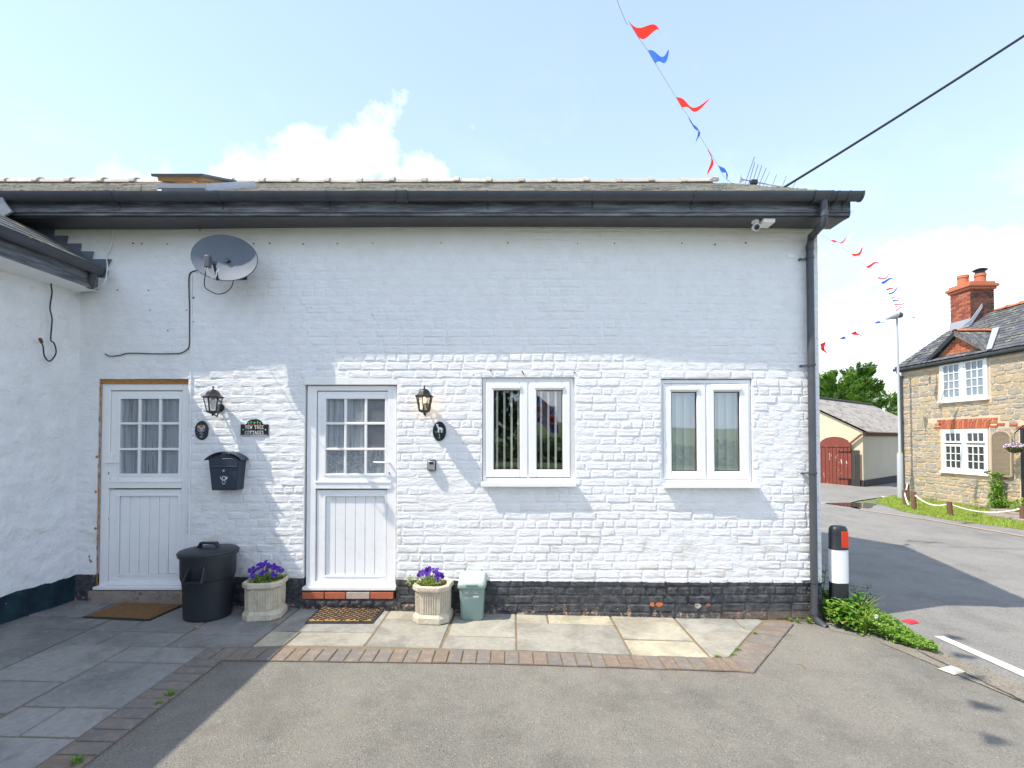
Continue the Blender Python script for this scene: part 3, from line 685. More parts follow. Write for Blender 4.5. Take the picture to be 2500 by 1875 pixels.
def brick_verts(w, h, d, rn, nz=None, back=.0015):
    us = [0, min(.3, .013 / w), .33, .67, 1 - min(.3, .013 / w), 1]; vs_ = [0, min(.3, .013 / h), .5, 1 - min(.3, .013 / h), 1]
    v = []
    for j, b_ in enumerate(vs_):
        for i, a in enumerate(us):
            brd = i in (0, 5) or j in (0, 4)
            x = (a - .5) * w + rn.uniform(-.005, .005) * (1.4 if i in (0, 5) else 1); z = (b_ - .5) * h + rn.uniform(-.0045, .0045)
            v.append((x, back if brd else -d + rn.uniform(-.3, .3) * d, z))
    f = [(j * 6 + i, j * 6 + i + 1, (j + 1) * 6 + i + 1, (j + 1) * 6 + i) for j in range(4) for i in range(5)]
    return v, f
BR = []
def lay_bricks():
    rn = random.Random(3); ch = .0828; z = -.22; row = 0
    while z < ZT - .02:
        z1 = min(z + ch, ZT); header = row % 4 == 1; x = WX0 + rn.uniform(0, .2) + (.118 if row % 2 else 0)
        # intervals free of openings in this course
        cuts = []
        for o in OPEN.values():
            if o[2] < z + ch - .012 and o[3] > z + .012: cuts.append((o[0], o[1], o[2], o[3]))
        edges = [x]
        while edges[-1] < XR: 
            w = (.113 if header else .232) + rn.uniform(-.010, .010)
            if not header and rn.random() < .10: w = .12 + rn.uniform(0, .06)
            edges.append(edges[-1] + w)
        segs = []
        for a, c in zip(edges, edges[1:]):
            c = min(c, XR - .001); parts = [(a, c)]
            for o in cuts:
                np_ = []
                for (p, q) in parts:
                    if q <= o[0] or p >= o[1]: np_.append((p, q))
                    else:
                        if p < o[0]: np_.append((p, o[0]))
                        if q > o[1]: np_.append((o[1], q))
                parts = np_
            segs += parts
        for a, c in segs:
            if c - a < .035: continue
            wv = .007 * noise.noise((a * .8, row * .35, 0)) + .005 * noise.noise((a * 2.6, row * .5, 9)) + rn.uniform(-.002, .002)
            if any(o[0] - .3 < a < o[1] + .3 and (abs(z - o[3]) < .1 or abs(z1 - o[2]) < .1) for o in OPEN.values()): wv = 0
            if a < WX0 - .2 or c < -4.45: continue
            BR.append(((a + c) / 2, (z + z1) / 2 + wv, c - a - .006, z1 - z - .007))
        for o in cuts: # slivers above or below an opening
            for zz0, zz1 in ((z, min(z1, o[2])), (max(z, o[3]), z1)):
                if zz1 - zz0 > .022:
                    xx = o[0]
                    while xx < o[1] - .03:
                        xe = min(xx + .115 + rn.uniform(-.01, .01), o[1]); BR.append(((xx + xe) / 2, (zz0 + zz1) / 2, xe - xx - .008, zz1 - zz0 - .008)); xx = xe
        z = z1; row += 1
    def proud(x, zc):
        base = .0035 if zc < 2.5 else .0035 - .0013 * min(1, (zc - 2.5) / .45)
        if x < -2.1: base *= .6 if x > -3.2 else .4
        if x > 1.2 and zc < 1.2: base *= 1.25
        if zc < .34: base *= 1.5
        n = noise.noise((x * .9, zc * 1.3, 4.2)) + .6 * noise.noise((x * 2.4, zc * 4, 1.2)); return base * max(.12, 1 + 1.4 * n)
    order = sorted(range(len(BR)), key=lambda i: (0 if BR[i][2] > .19 and BR[i][3] > .06 else 1, (BR[i][0] - 1.3) ** 2 * .5 + (BR[i][1] - .95) ** 2))
    part = set(order[:296]); var = []
    for k in range(14):
        v, f = brick_verts(.224, .0748, .006, rn); mb = MB(); mb.add(v, f); var.append(mb.mesh('brick', M['wall'], True, 14))
    stuff = MB()
    for i, (x, zc, w, h) in enumerate(BR):
        d = max(.0008, proud(x, zc) * rn.uniform(.6, 1.4)); yy = wy(x)
        if i in part:
            o = link('brick', var[rn.randrange(14)], cwall, (x, yy, zc)); o.scale = (w / .224, d / .006, h / .0748)
            o.rotation_euler = (0, rn.uniform(-.006, .006), 0)
        else:
            v, f = brick_verts(w, h, d, rn); stuff.add([(x + a, yy + y, zc + c) for a, y, c in v], f, rn.uniform(.01, .99))
    o = stuff.build('brickwork', M['wall'], cwall, smooth=True, ang=14, kind='stuff', fixn=False)
lay_bricks()
# bare brick scars in the plinth
for (px, py, w, h, m) in ((1592, 1475, .055, .05, 'orange_scar'), (1609, 1475, .075, .055, 'orange_scar'), (1703, 1478, .07, .06, 'palebrick'), (1728, 1477, .06, .045, 'orange_scar')):
    p = W(px, py); b = MB(); n = 9
    pts = [(p.x + math.cos(6.283 * k / n) * w / 2 * rnd.uniform(.7, 1.1), wy(p.x) - .011, p.z + math.sin(6.283 * k / n) * h / 2 * rnd.uniform(.7, 1.1)) for k in range(n)]
    b.prism(pts, (0, .02, 0)); b.build('bare_brick_patch', M[m], cwall)

# doors ------------------------------------------------------------
def WX(px): return W(px, 1000).x
def rect(b, px0, px1, py0, py1, y0, y1):
    a = W(px0, py0); c = W(px1, py1); b.box(WX(px0), WX(px1), y0, y1, c.z, a.z); return b
def make_door(mirror, D):
    """D: pixel layout of one stable door"""
    yo = wy(W((D['f'][0] + D['f'][1]) / 2, 1200).x); y0 = yo + .03
    fx0, fx1, fy0, fy1 = D['f']
    b = MB(); fw = D['fw']
    rect(b, fx0, fx0 + fw, fy0, fy1, y0, y0 + .07); rect(b, fx1 - fw, fx1, fy0, fy1, y0, y0 + .07); rect(b, fx0 + fw, fx1 - fw, fy0, fy0 + D['ft'], y0, y0 + .07)
    door = b.build('door', M['upvc'], cot, bevel=.004, label=D['label'])
    lx0, lx1 = D['leafx']; gx0, gx1, gy0, gy1 = D['glass']
    # upper leaf
    b = MB(); ly0, ly1 = D['upper']; yl = y0 + .012
    rect(b, lx0, gx0, ly0, ly1, yl, yl + .06); rect(b, gx1, lx1, ly0, ly1, yl, yl + .06); rect(b, gx0, gx1, ly0, gy0, yl, yl + .06); rect(b, gx0, gx1, gy1, ly1, yl, yl + .06)
    b.build('upper_leaf', M['upvc'], door, bevel=.004)
    # bead round the glass
    b = MB(); t = 6
    rect(b, gx0 - t, gx0, gy0 - t, gy1 + t, yl - .007, yl + .01); rect(b, gx1, gx1 + t, gy0 - t, gy1 + t, yl - .007, yl + .01); rect(b, gx0, gx1, gy0 - t, gy0, yl - .007, yl + .01); rect(b, gx0, gx1, gy1, gy1 + t, yl - .007, yl + .01)
    b.build('glazing_bead', M['upvc'], door, bevel=.003)
    nx, ny = 3, 3; bw = 6
    pw = (gx1 - gx0 - 2 * bw) / 3; ph = (gy1 - gy0 - 2 * bw) / 3
    for k in (1, 2):
        b = MB(); xx = gx0 + k * pw + (k - 1) * bw; rect(b, xx, xx + bw, gy0, gy1, yl - .002, yl + .028); b.build('glazing_bar', M['upvc'], door, bevel=.004)
        b = MB(); yy = gy0 + k * ph + (k - 1) * bw; rect(b, gx0, gx1, yy, yy + bw, yl - .0035, yl + .026); b.build('glazing_bar', M['upvc'], door, bevel=.004)
    for i in range(3):
        for j in range(3):
            b = MB(); xx = gx0 + i * (pw + bw); yy = gy0 + j * (ph + bw); rect(b, xx + .3, xx + pw - .3, yy + .3, yy + ph - .3, yl + .016, yl + .021)
            b.build('pane', M['obscure'], door, smooth=False)
    # curtain behind the glass
    a = W(gx0 - 8, gy0 - 8); c = W(gx1 + 8, gy1 + 8)
    def cf(x0, x1, z0, z1, wav, yb):
        def fn(u, v):
            x = x0 + (x1 - x0) * u; z = z0 + (z1 - z0) * v
            return (x, yb + .020 * math.sin(x * 75 + 2 * noise.noise((x * 6, z * .8, 1))) + .010 * math.sin(x * 31 + 1.5) , z)
        return fn
    gaps = D['curtain']
    for (u0, u1, v0, v1, mt) in gaps:
        x0 = a.x + (c.x - a.x) * u0; x1 = a.x + (c.x - a.x) * u1; z0 = c.z + (a.z - c.z) * v0; z1 = c.z + (a.z - c.z) * v1
        b = MB(); b.grid(cf(x0, x1, z0, z1, 1, yl + .062), 60, 12); b.build('curtain', M[mt], door, ang=0, fixn=False)
    # mid rail with weather bar
    b = MB(); rect(b, lx0 - 3, lx1 - 1, D['rail'][0], D['rail'][1], y0 - .012, y0 + .06)
    a1 = W(lx0 - 3, D['rail'][0] - 6); a2 = W(lx1, D['rail'][0]); b.box(WX(lx0 - 3), WX(lx1), y0 - .018, y0 + .02, a2.z - .006, a1.z - .008)
    b.build('weather_bar', M['upvc'], door, bevel=.004)
    # lower leaf with tongued boards
    b = MB(); ly0, ly1 = D['lower']; px0, px1, py0, py1 = D['panel']
    rect(b, lx0, px0, ly0, ly1, yl, yl + .06); rect(b, px1, lx1, ly0, ly1, yl, yl + .06); rect(b, px0, px1, ly0, py0, yl, yl + .06); rect(b, px0, px1, py1, ly1, yl, yl + .06)
    b.build('lower_leaf', M['upvc'], door, bevel=.004)
    b = MB(); t = 5
    rect(b, px0 - t, px0, py0 - t, py1 + t, yl - .006, yl + .01); rect(b, px1, px1 + t, py0 - t, py1 + t, yl - .006, yl + .01); rect(b, px0, px1, py0 - t, py0, yl - .006, yl + .01); rect(b, px0, px1, py1, py1 + t, yl - .006, yl + .01)
    b.build('panel_bead', M['upvc'], door, bevel=.003)
    nb = 6
    for k in range(nb):
        b = MB(); w = (px1 - px0) / nb; rect(b, px0 + k * w + .6, px0 + (k + 1) * w - .6, py0, py1, yl + .012, yl + .03); b.build('board', M['upvc'], door, bevel=.003)
    b = MB(); rect(b, px0, px1, py0, py1, yl + .024, yl + .04); b.build('panel_back', M['upvc'], door, smooth=False)
    b = MB(); rect(b, lx0 - 1, lx1 + 1, ly1 - 10, ly1 + 1, yl - .020, yl + .0); b.build('drip_bar', M['upvc'], door, bevel=.006)
    for q in (lx0 + 14, lx1 - 26):
        for yy in (D['upper'][1] - 9, ly1 - 16):
            b = MB(); rect(b, q, q + 12, yy, yy + 4, yl - .006, yl); b.build('drain_cap', M['upvc'], door, bevel=.002)
    # threshold
    b = MB(); rect(b, fx0 - 3, fx1 + 3, fy1 - 3, fy1 + 6, yo - .03, yo + .14); b.build('threshold', M['upvc'], door, bevel=.004)
    # lever handle and lock
    hx = D['hx']; hy = 1129; s_ = D['hs']
    b = MB(); rect(b, hx - 4.5, hx + 4.5, hy - 23, hy + 38, yl - .010, yl); b.build('handle_plate', M['upvc'], door, bevel=.005)
    p = W(hx, hy); p.x = WX(hx); q = W(hx + s_ * 36, hy); q.x = WX(hx + s_ * 36); yy = yl - .05
    b = MB(); b.tube([(p.x, yl, p.z), (p.x, yy, p.z), (p.x + (q.x - p.x) * .2, yy - .006, p.z), (q.x, yy - .002, q.z + .002)], [.009, .010, .0095, .008], 10); b.build('handle', M['upvc'], door)
    for (yy_, r_) in ((hy + 26, .0075), (1266, .021)):
        c_ = W(hx, yy_); c_.x = WX(hx); dd = -.013 if r_ < .01 else -.004
        if r_ > .01:
            b = MB(); b.tube([(c_.x, yl + .001, c_.z), (c_.x, yl - .006, c_.z)], r_, 18); b.build('lock_rose', M['upvc'], door)
        b = MB(); b.tube([(c_.x, yl + .001, c_.z + .004), (c_.x, yl + dd - .006, c_.z + .004)], .0065, 10); b.box(c_.x - .004, c_.x + .004, yl + dd - .006, yl, c_.z - .016, c_.z); b.build('keyhole', M['chrome'], door)
    return door
make_door(0, dict(f=(243, 458, 936, 1434), fw=20, ft=16, leafx=(264, 440), upper=(954, 1175), glass=(287, 429, 973, 1157), rail=(1178, 1193), lower=(1196, 1431),
     panel=(288, 429, 1213, 1405), hx=263, hs=1, label='left white stable door set in orange foam, fully in shade',
     curtain=[(0, 1, 0, 1, 'net')]))
make_door(1, dict(f=(748, 966, 941, 1434), fw=22, ft=12, leafx=(772, 954), upper=(955, 1176), glass=(793, 937, 973, 1157), rail=(1179, 1194), lower=(1197, 1431),
     panel=(793, 937, 1213, 1407), hx=949, hs=-1, label='right white stable door with lace half curtain, half in sunlight',
     curtain=[(0, .66, .33, 1, 'net_plain'), (0, 1, 0, .345, 'lace')]))
# head board over the right door, steps
b = MB(); rect(b, 743, 969, 922, 939, wy(-1.6) - .004, wy(-1.6) + .09); b.build('door_head_board', M['upvc_worn'], cot, bevel=.003)
# foam and timber shims round the left door
b = MB(); a = W(240, 924); c = W(461, 936); 
b.grid(lambda u, v: (a.x + (c.x - a.x) * u, wy(-3.6) + .022 + .004 * noise.noise((u * 20, v * 3, 0)), a.z + (c.z - a.z) * v + .004 * noise.noise((u * 30, v, 5)) * (1 if v < .1 else 0)), 60, 3)
b.build('foam_filler', M['foam'], cot, ang=0)
b = MB(); a = W(240.5, 1000); c = W(243.5, 1000); a.z = W(240, 930).z; c.z = W(240, 1434).z
b.grid(lambda u, v: (a.x + (c.x - a.x) * u + (.006 * noise.noise((v * 25, u * 2, 3)) if u < .5 else 0), wy(-3.9) + .012 + .012 * noise.noise((u * 3, v * 40, 7)), a.z + (c.z - a.z) * v), 3, 110)
b.build('foam_filler', M['foam'], cot, ang=0)
b = MB()
for (px, py) in ((222, 1370), (219, 1358), (231, 1405), (218, 1366), (236, 1115), (234, 1200), (236, 1290)):
    p = W(px, py); b.lathe([(.001, -.014), (.010, -.008), (.011, .004), (.002, .013)], 6, (p.x + rnd.uniform(-.01, .01), wy(p.x) - .006, p.z), sx=rnd.uniform(.5, 1.4), sy=.6)
b.build('foam_filler', M['foam'], cot)
b = MB(); a = W(222, 1441); c = W(462, 1478); b.box(a.x, c.x, wy(-3.6) - .035, wy(-3.6) + .14, -.05, a.z); b.build('doorstep', M['concrete'], cot, bevel=.008)
b = MB(); a = W(740, 1443); c = W(972, 1443)
xx = a.x
for i, (w, m) in enumerate(((.224, 'redbrick'), (.212, 'redbrick'), (.238, 'palebrick'), (.235, 'redbrick'))):
    b = MB(); z1 = a.z - .002; b.box(xx + .006, xx + w - .004, wy(-1.6) - .030, wy(-1.6) + .14, z1 - .064, z1); b.build('brick', M[m], cwall, bevel=.004); xx += w
b = MB(); b.box(a.x - .03, c.x + .03, wy(-1.6) - .012, wy(-1.6) + .14, -.05, a.z - .0675); b.build('doorstep', M['wall'], cot, bevel=.006)
for k in range(8):
    b = MB(); xk = a.x + .02 + k * .115; v, f = brick_verts(.107, .07, .012, rnd); b.add([(xk + .05 + q[0], wy(-1.6) - .012 + q[1], .115 + q[2]) for q in v], f); b.build('brick', M['wall'], cwall, ang=0, fixn=False)

# windows ----------------------------------------------------------
def make_window(D):
    yo = wy(W(D['c'], 1050).x); y0 = yo + .028
    x0, x1, z0p, z1p = D['f']; b = MB(); t = 9
    rect(b, x0, x0 + t, z0p, z1p, y0, y0 + .07); rect(b, x1 - t, x1, z0p, z1p, y0, y0 + .07)
    rect(b, x0 + t, x1 - t, z0p, z0p + t + 1, y0, y0 + .07); rect(b, x0 + t, x1 - t, z1p - t, z1p, y0, y0 + .07)
    cm = (D['cas'][0][1] + D['cas'][1][0]) / 2; rect(b, cm - 3, cm + 3, z0p + t + 1, z1p - t, y0, y0 + .07)
    win = b.build('window', M['upvc'], cot, bevel=.004, label=D['label'])
    for (cx0, cx1), (gx0, gx1) in zip(D['cas'], D['gl']):
        cy0, cy1 = D['cy']; gy0, gy1 = D['gy']; yc = y0 - .016
        b = MB(); rect(b, cx0, gx0, cy0, cy1, yc, yc + .06); rect(b, gx1, cx1, cy0, cy1, yc, yc + .06); rect(b, gx0, gx1, cy0, gy0, yc, yc + .06); rect(b, gx0, gx1, gy1, cy1, yc, yc + .06)
        b.build('casement', M['upvc'], win, bevel=.007)
        b = MB(); t2 = 4; rect(b, gx0, gx0 + 2, gy0, gy1, yc + .015, yc + .03); rect(b, gx1 - 2, gx1, gy0, gy1, yc + .015, yc + .03); rect(b, gx0, gx1, gy0, gy0 + 2, yc + .0155, yc + .0305); rect(b, gx0, gx1, gy1 - 2, gy1, yc + .0155, yc + .0305)
        b.build('gasket', M['rubber'], win, smooth=False)
        b = MB(); rect(b, gx0 + 1, gx1 - 1, gy0 + 1, gy1 - 1, yc + .022, yc + .028); b.build('pane', M['glass'], win, smooth=False)
        v0 = W(gx0 - 5, D['vent'][0]); v1 = W(gx1 + 3, D['vent'][1]); b = MB(); b.box(v0.x, v1.x, yc - .014, yc, v1.z, v0.z); b.build('trickle_vent', M['upvc'], win, bevel=.006)
        # vertical blinds
        a = W(gx0 - 6, gy0 - 6); c = W(gx1 + 6, gy1 + 6)
        if D['blind'] == 'open':
            for fx in D['slats'][(cx0, cx1)]:
                p = W(fx, 1050); b = MB(); b.bar((p.x, yc + .055, c.z), (p.x, yc + .055, a.z), .021, .0025, up=(.10, 1, 0)); b.build('blind_slat', M['blind'], win, smooth=False)
        else:
            k = 0; xx = a.x
            while xx < c.x:
                b = MB(); xx2 = xx + .089
                b.grid(lambda u, v: (xx + .096 * u, yc + .055 + .018 * u + .004 * math.sin(u * 3.14), c.z + (a.z - c.z) * v), 5, 2)
                b.build('blind_slat', M['blind_green'], win, ang=0, fixn=False); xx += .083; k += 1
    a = W(D['sill'][0], D['sill'][2]); c = W(D['sill'][1], D['sill'][3])
    b = MB(); pr = [(yo + .06, a.z + .006), (yo - .062, a.z - .004), (yo - .068, a.z - .010), (yo - .068, c.z), (yo - .052, c.z), (yo - .052, a.z - .02), (yo + .06, a.z - .02)]
    b.prism([(a.x, y, z) for y, z in pr], (c.x - a.x, 0, 0)); b.build('sill', M['upvc'], win, bevel=.003)
    return win
make_window(dict(c=1290, f=(1178, 1402, 922, 1176), cas=((1186, 1288), (1291, 1392)), gl=((1205, 1269), (1310, 1374)), cy=(932, 1165), gy=(952, 1147), vent=(940, 949),
     sill=(1175, 1405, 1176, 1187), blind='open', slats={(1186, 1288): (1213, 1231, 1249, 1266), (1291, 1392): (1322, 1340, 1358)}, label='left white casement window with vertical blinds turned open'))
make_window(dict(c=1725, f=(1616, 1835, 926, 1180), cas=((1621, 1724), (1727, 1829)), gl=((1641, 1703), (1745, 1807)), cy=(937, 1170), gy=(956, 1151), vent=(945, 953),
     sill=(1616, 1848, 1180, 1190), blind='closed', label='right white casement window with pale vertical blinds closed'))

# roof -------------------------------------------------------------
EY, EZ, RY, RZ = -.30, 4.05, 2.6, P(1250, 449, 2.6).z
TAN = (RZ - EZ) / (RY - EY); RX0, RX1 = -9.0, 3.28
b = MB()
b.add([(RX0, EY + .05, EZ - .02), (RX1, EY + .05, EZ - .02), (RX1, RY, RZ - .05), (RX0, RY, RZ - .05), (RX1, 4.75, 4.0), (RX0, 4.75, 4.0)], [(0, 1, 2, 3), (3, 2, 4, 5)])
b.add([(RX0, EY + .05, EZ - .14), (RX1, EY + .05, EZ - .14), (RX1, RY, RZ - .17), (RX0, RY, RZ - .17), (RX1, 4.75, 3.9), (RX0, 4.75, 3.9)], [(3, 2, 1, 0), (5, 4, 2, 3), ])
roof = b.build('roof', M['slate'], cot, smooth=False, fixn=False)
st = MB(); rn = random.Random(5); gauge = .19; nrow = int(math.hypot(RY - EY, RZ - EZ) / gauge) + 1
cs = math.cos(math.atan(TAN)); sn = math.sin(math.atan(TAN))
for r in range(nrow):
    s0 = r * gauge - .02; s1 = s0 + gauge + .06; x = RX0 + (.13 if r % 2 else 0)
    while x < RX1:
        w = .25; x2 = min(x + w - .004, RX1); d0 = rn.uniform(-.01, .01); l0 = .012 + rn.uniform(0, .006); s1c = min(s1, math.hypot(RY - EY, RZ - EZ))
        def sp(s_, n_): return (EY + s_ * cs - n_ * sn, EZ + s_ * sn + n_ * cs)
        y0, z0 = sp(s0 + d0, l0 + .004); y1, z1 = sp(s1c, .002); y0b, z0b = sp(s0 + d0, l0 - .006)
        st.add([(x, y0, z0), (x2, y0, z0 + rn.uniform(-.003, .003)), (x2, y1, z1), (x, y1, z1), (x, y0b, z0b), (x2, y0b, z0b)], [(0, 1, 2, 3), (4, 5, 1, 0)], rn.uniform(.01, .99)); x += w
st.build('slates', M['slate'], roof, smooth=False, kind='stuff', fixn=False)
# ridge tiles with raised collars
def ridge_mesh(mat, L=.485, r=.155, collar=True, name='ridge_tile'):
    b = MB()
    def arc(x, rr, th):
        return [(x, rr * math.cos(math.pi * k / 8), rr * .62 * math.sin(math.pi * k / 8)) for k in range(9)] + [(x, (rr - th) * math.cos(math.pi * k / 8), (rr - th) * .62 * math.sin(math.pi * k / 8)) for k in range(8, -1, -1)]
    def seg(x0, x1, rr, th):
        a, c = arc(x0, rr, th), arc(x1, rr, th); n = len(a)
        b.add(a + c, [tuple(range(n)), tuple(range(2 * n - 1, n - 1, -1))] + [(i, n + i, n + (i + 1) % n, (i + 1) % n) for i in range(n)])
    seg(0, L, r, .02)
    if collar: seg(L - .07, L + .01, r + .028, .03)
    return b.mesh(name, mat, True, 40)
rm = ridge_mesh(M['ridge'])
x = 3.28 - .17 - .485; k = 0
while x > -9:
    o = link('ridge_tile', rm, roof, (x, RY, RZ - .045)); o.rotation_euler = (0, rnd.uniform(-.012, .016), rnd.uniform(-.01, .01)); o.location.z += rnd.uniform(-.006, .006); x -= .490
# verge board / soffit / fascia / gutter
b = MB(); b.box(-4.95, 3.245, -.235, -.212, 3.885, 4.045); b.build('fascia_board', M['fascia'], cot, bevel=.003)
b = MB(); b.box(-4.95, 3.24, -.212, .06, 3.876, 3.889); b.build('soffit', M['black_pvc'], cot, smooth=False)
b = MB()
b.prism([(3.225, -.212, 3.875), (3.225, -.212, 4.04), (3.225, RY, RZ - .09), (3.225, RY, RZ - .27), (3.225, .06, 3.9)], (.026, 0, 0)); b.build('bargeboard', M['fascia'], cot)
b = MB(); b.prism([(XR, -.2, 3.872), (XR, 1.2, 4.62), (XR, 1.2, 4.66), (XR, -.2, 3.90)], (.125, 0, 0)); b.build('verge_soffit', M['black_pvc'], cot, smooth=False)
gy_, gz_ = -.292, P(1250, 468, -.33).z; gr = .058
def gprof(x, r, th=.003):
    return [(x, gy_ + r * math.cos(a), gz_ + (r * 1.25) * math.sin(a)) for a in [math.pi + math.pi * k / 10 for k in range(11)]] + [(x, gy_ + (r - th) * math.cos(a), gz_ + (r - th) * 1.25 * math.sin(a)) for a in [2 * math.pi - math.pi * k / 10 for k in range(11)]]
def gseg(b, x0, x1, r, th=.003):
    a, c = gprof(x0, r, th), gprof(x1, r, th); n = len(a)
    b.add(a + c, [tuple(range(n)), tuple(range(2 * n - 1, n - 1, -1))] + [(i, n + i, n + (i + 1) % n, (i + 1) % n) for i in range(n)])
b = MB(); gseg(b, -4.85, 3.30, gr); gut = b.build('gutter', M['black_pvc'], cot)
b = MB(); b.prism(gprof(3.285, gr + .004, .003)[:11], (.018, 0, 0)); b.build('gutter_end_cap', M['black_pvc'], gut)
for px in (272, 530, 797, 1190, 1450, 1697, 2046, 2073):
    x = P(px, 480, -.33).x; b = MB(); gseg(b, x - .010, x + .010, gr + .006, .004); b.box(x - .008, x + .008, -.24, -.232, gz_ - .125, gz_); b.build('gutter_bracket', M['black_pvc'], gut)
for px, w in ((981, .055), (2010, .085)):
    x = P(px, 480, -.33).x; b = MB(); gseg(b, x - w, x + w, gr + .007, .004); gseg(b, x - w, x - w + .012, gr + .012, .008); gseg(b, x + w - .012, x + w, gr + .012, .008); b.build('gutter_union', M['black_pvc'], gut)
# downpipe
ox = P(2011, 490, gy_).x; zt = gz_ - .05
wx_ = W(1974, 1000).x; yp = wy(wx_) - .055
pp = [(ox, gy_, zt), (ox, gy_, zt - .20), (ox - .004, gy_ + .01, zt - .235), (wx_ + .012, yp - .01, W(1978, 585).z), (wx_, yp, W(1974, 605).z), (wx_, yp, W(1974, 1495).z), (wx_ + .012, yp - .012, W(1974, 1507).z), (wx_ + .055, yp - .085, W(1974, 1520).z)]
b = MB(); b.tube(pp, .034, 18); dp = b.build('downpipe', M['black_pvc'], cot, ang=50)
for (i0, f0, f1) in ((0, .55, .85), (2, -.0, .16), (2, .86, 1.0), (4, .0, .012), (4, .988, 1.0), (6, .80, 1.0)):
    a_, c_ = Vector(pp[i0]), Vector(pp[i0 + 1]); b = MB(); b.tube([a_.lerp(c_, f0), a_.lerp(c_, f1)], .039, 18); b.build('pipe_socket', M['black_pvc'], dp)
for py in (634, 893, 1154, 1417):
    z = W(1974, py).z; b = MB(); b.tube([(wx_, yp, z - .011), (wx_, yp, z + .011)], .0395, 18); b.bar((wx_ - .03, yp + .03, z), (wx_ - .082, yp + .05, z - .006), .012, .012); b.tube([(wx_ - .083, yp + .045, z - .006), (wx_ - .083, yp + .02, z - .006)], .012, 8); b.build('pipe_clip', M['black_pvc'], dp)
# small wall plate near the corner
b = MB(); a = W(1922, 620); c = W(1938, 630); b.box(a.x, c.x, wy(a.x) - .008, wy(a.x) + .01, c.z, a.z); b.build('wall_plate', M['upvc_worn'], cot)
# old fixings, rusty stubs
fx = [(347, 595), (326, 594), (409, 596), (620, 595), (659, 594), (740, 596), (824, 595), (910, 594), (1077, 593), (1240, 593), (1410, 595), (1500, 594), (1664, 594), (1820, 593), (1745, 597),
      (363, 709), (367, 757), (456, 757), (410, 807), (288, 708), (489, 562), (473, 727), (473, 785), (1198, 905), (1275, 907), (1278, 912), (1403, 909), (1156, 915)]
b = MB()
for i, (px, py) in enumerate(fx):
    p = W(px, py); r_ = rnd.uniform(.004, .0085); b.tube([(p.x, wy(p.x) + .004, p.z), (p.x, wy(p.x) - .010, p.z - .002)], r_, 6)
b.build('rusty_nail_stubs', M['rust'], cot)
# skylight standing open near the eaves
def rp(x, s_, n_): return Vector((x, EY + s_ * cs - n_ * sn, EZ + s_ * sn + n_ * cs))
sx0, sx1 = P(386, 460, .1).x, P(512, 460, .1).x; s0, s1 = .44, 1.50
def fr(b, s0, s1, n0, n1, w, x0=sx0, x1=sx1):
    for (xa, xb, sa, sb) in ((x0, x0 + w, s0, s1), (x1 - w, x1, s0, s1), (x0 + w, x1 - w, s0, s0 + w), (x0 + w, x1 - w, s1 - w, s1)):
        v = [rp(x_, q, n_) for n_ in (n0, n1) for q in (sa, sb) for x_ in (xa, xb)]
        b.add(v, [(0, 2, 3, 1), (4, 5, 7, 6), (0, 1, 5, 4), (2, 6, 7, 3), (0, 4, 6, 2), (1, 3, 7, 5)])
b = MB(); fr(b, s0, s1, .0, .085, .06); sky_ = b.build('skylight', M['alu'], cot, smooth=False)
b = MB(); fr(b, s0 + .03, s1 - .03, .02, .075, .05, sx0 + .06, sx1 - .06); b.build('timber_lining', M['pine'], sky_, smooth=False)
b = MB(); b.add([rp(sx0 + .03, s0 - .03, .02), rp(sx1 - .03, s0 - .03, .02), rp(sx1 - .03, s0 + .03, .07), rp(sx0 + .03, s0 + .03, .07)], [(0, 1, 2, 3)]); b.build('bottom_flashing', M['darkmetal'], sky_, smooth=False)
# pivoted sash: hinge at 60 % up, lower edge swung outwards
hg = s0 + .66; ang = R(6.5)
def sp2(x, s_, n_):
    ds = s_ - hg; return rp(x, hg + ds * math.cos(ang) + n_ * math.sin(ang), .045 - ds * math.sin(ang) + n_ * math.cos(ang))
def frs(b, s0, s1, n0, n1, w, x0, x1):
    for (xa, xb, sa, sb) in ((x0, x0 + w, s0, s1), (x1 - w, x1, s0, s1), (x0 + w, x1 - w, s0, s0 + w), (x0 + w, x1 - w, s1 - w, s1)):
        v = [sp2(x_, q, n_) for n_ in (n0, n1) for q in (sa, sb) for x_ in (xa, xb)]
        b.add(v, [(0, 2, 3, 1), (4, 5, 7, 6), (0, 1, 5, 4), (2, 6, 7, 3), (0, 4, 6, 2), (1, 3, 7, 5)])
b = MB(); frs(b, s0 - .0, s0 + .66, .03, .055, .05, sx0 - .01, sx1 - .02); b.build('sash_cover', M['darkmetal'], sky_, smooth=False)
b = MB(); frs(b, s0 + .03, s0 + .64, -.01, .03, .05, sx0 + .03, sx1 - .05); b.build('timber_sash', M['pine'], sky_, smooth=False)
b = MB(); v = [sp2(sx0 + .06, s0 + .07, .02), sp2(sx1 - .06, s0 + .07, .02), sp2(sx1 - .06, s0 + .62, .02), sp2(sx0 + .06, s0 + .62, .02)]; b.prism(v, (0, 0, .006)); b.build('pane', M['glass'], sky_, smooth=False)
# lead piece at the left end of the gutter
b = MB(); q = [P(-30, 470, -.33), P(4, 470, -.33), P(8, 490, -.33), P(28, 516, -.30), P(10, 527, -.30), P(-30, 525, -.3)]; b.prism(q, (0, .02, 0)); b.build('lead_apron', M['lead'], cot)

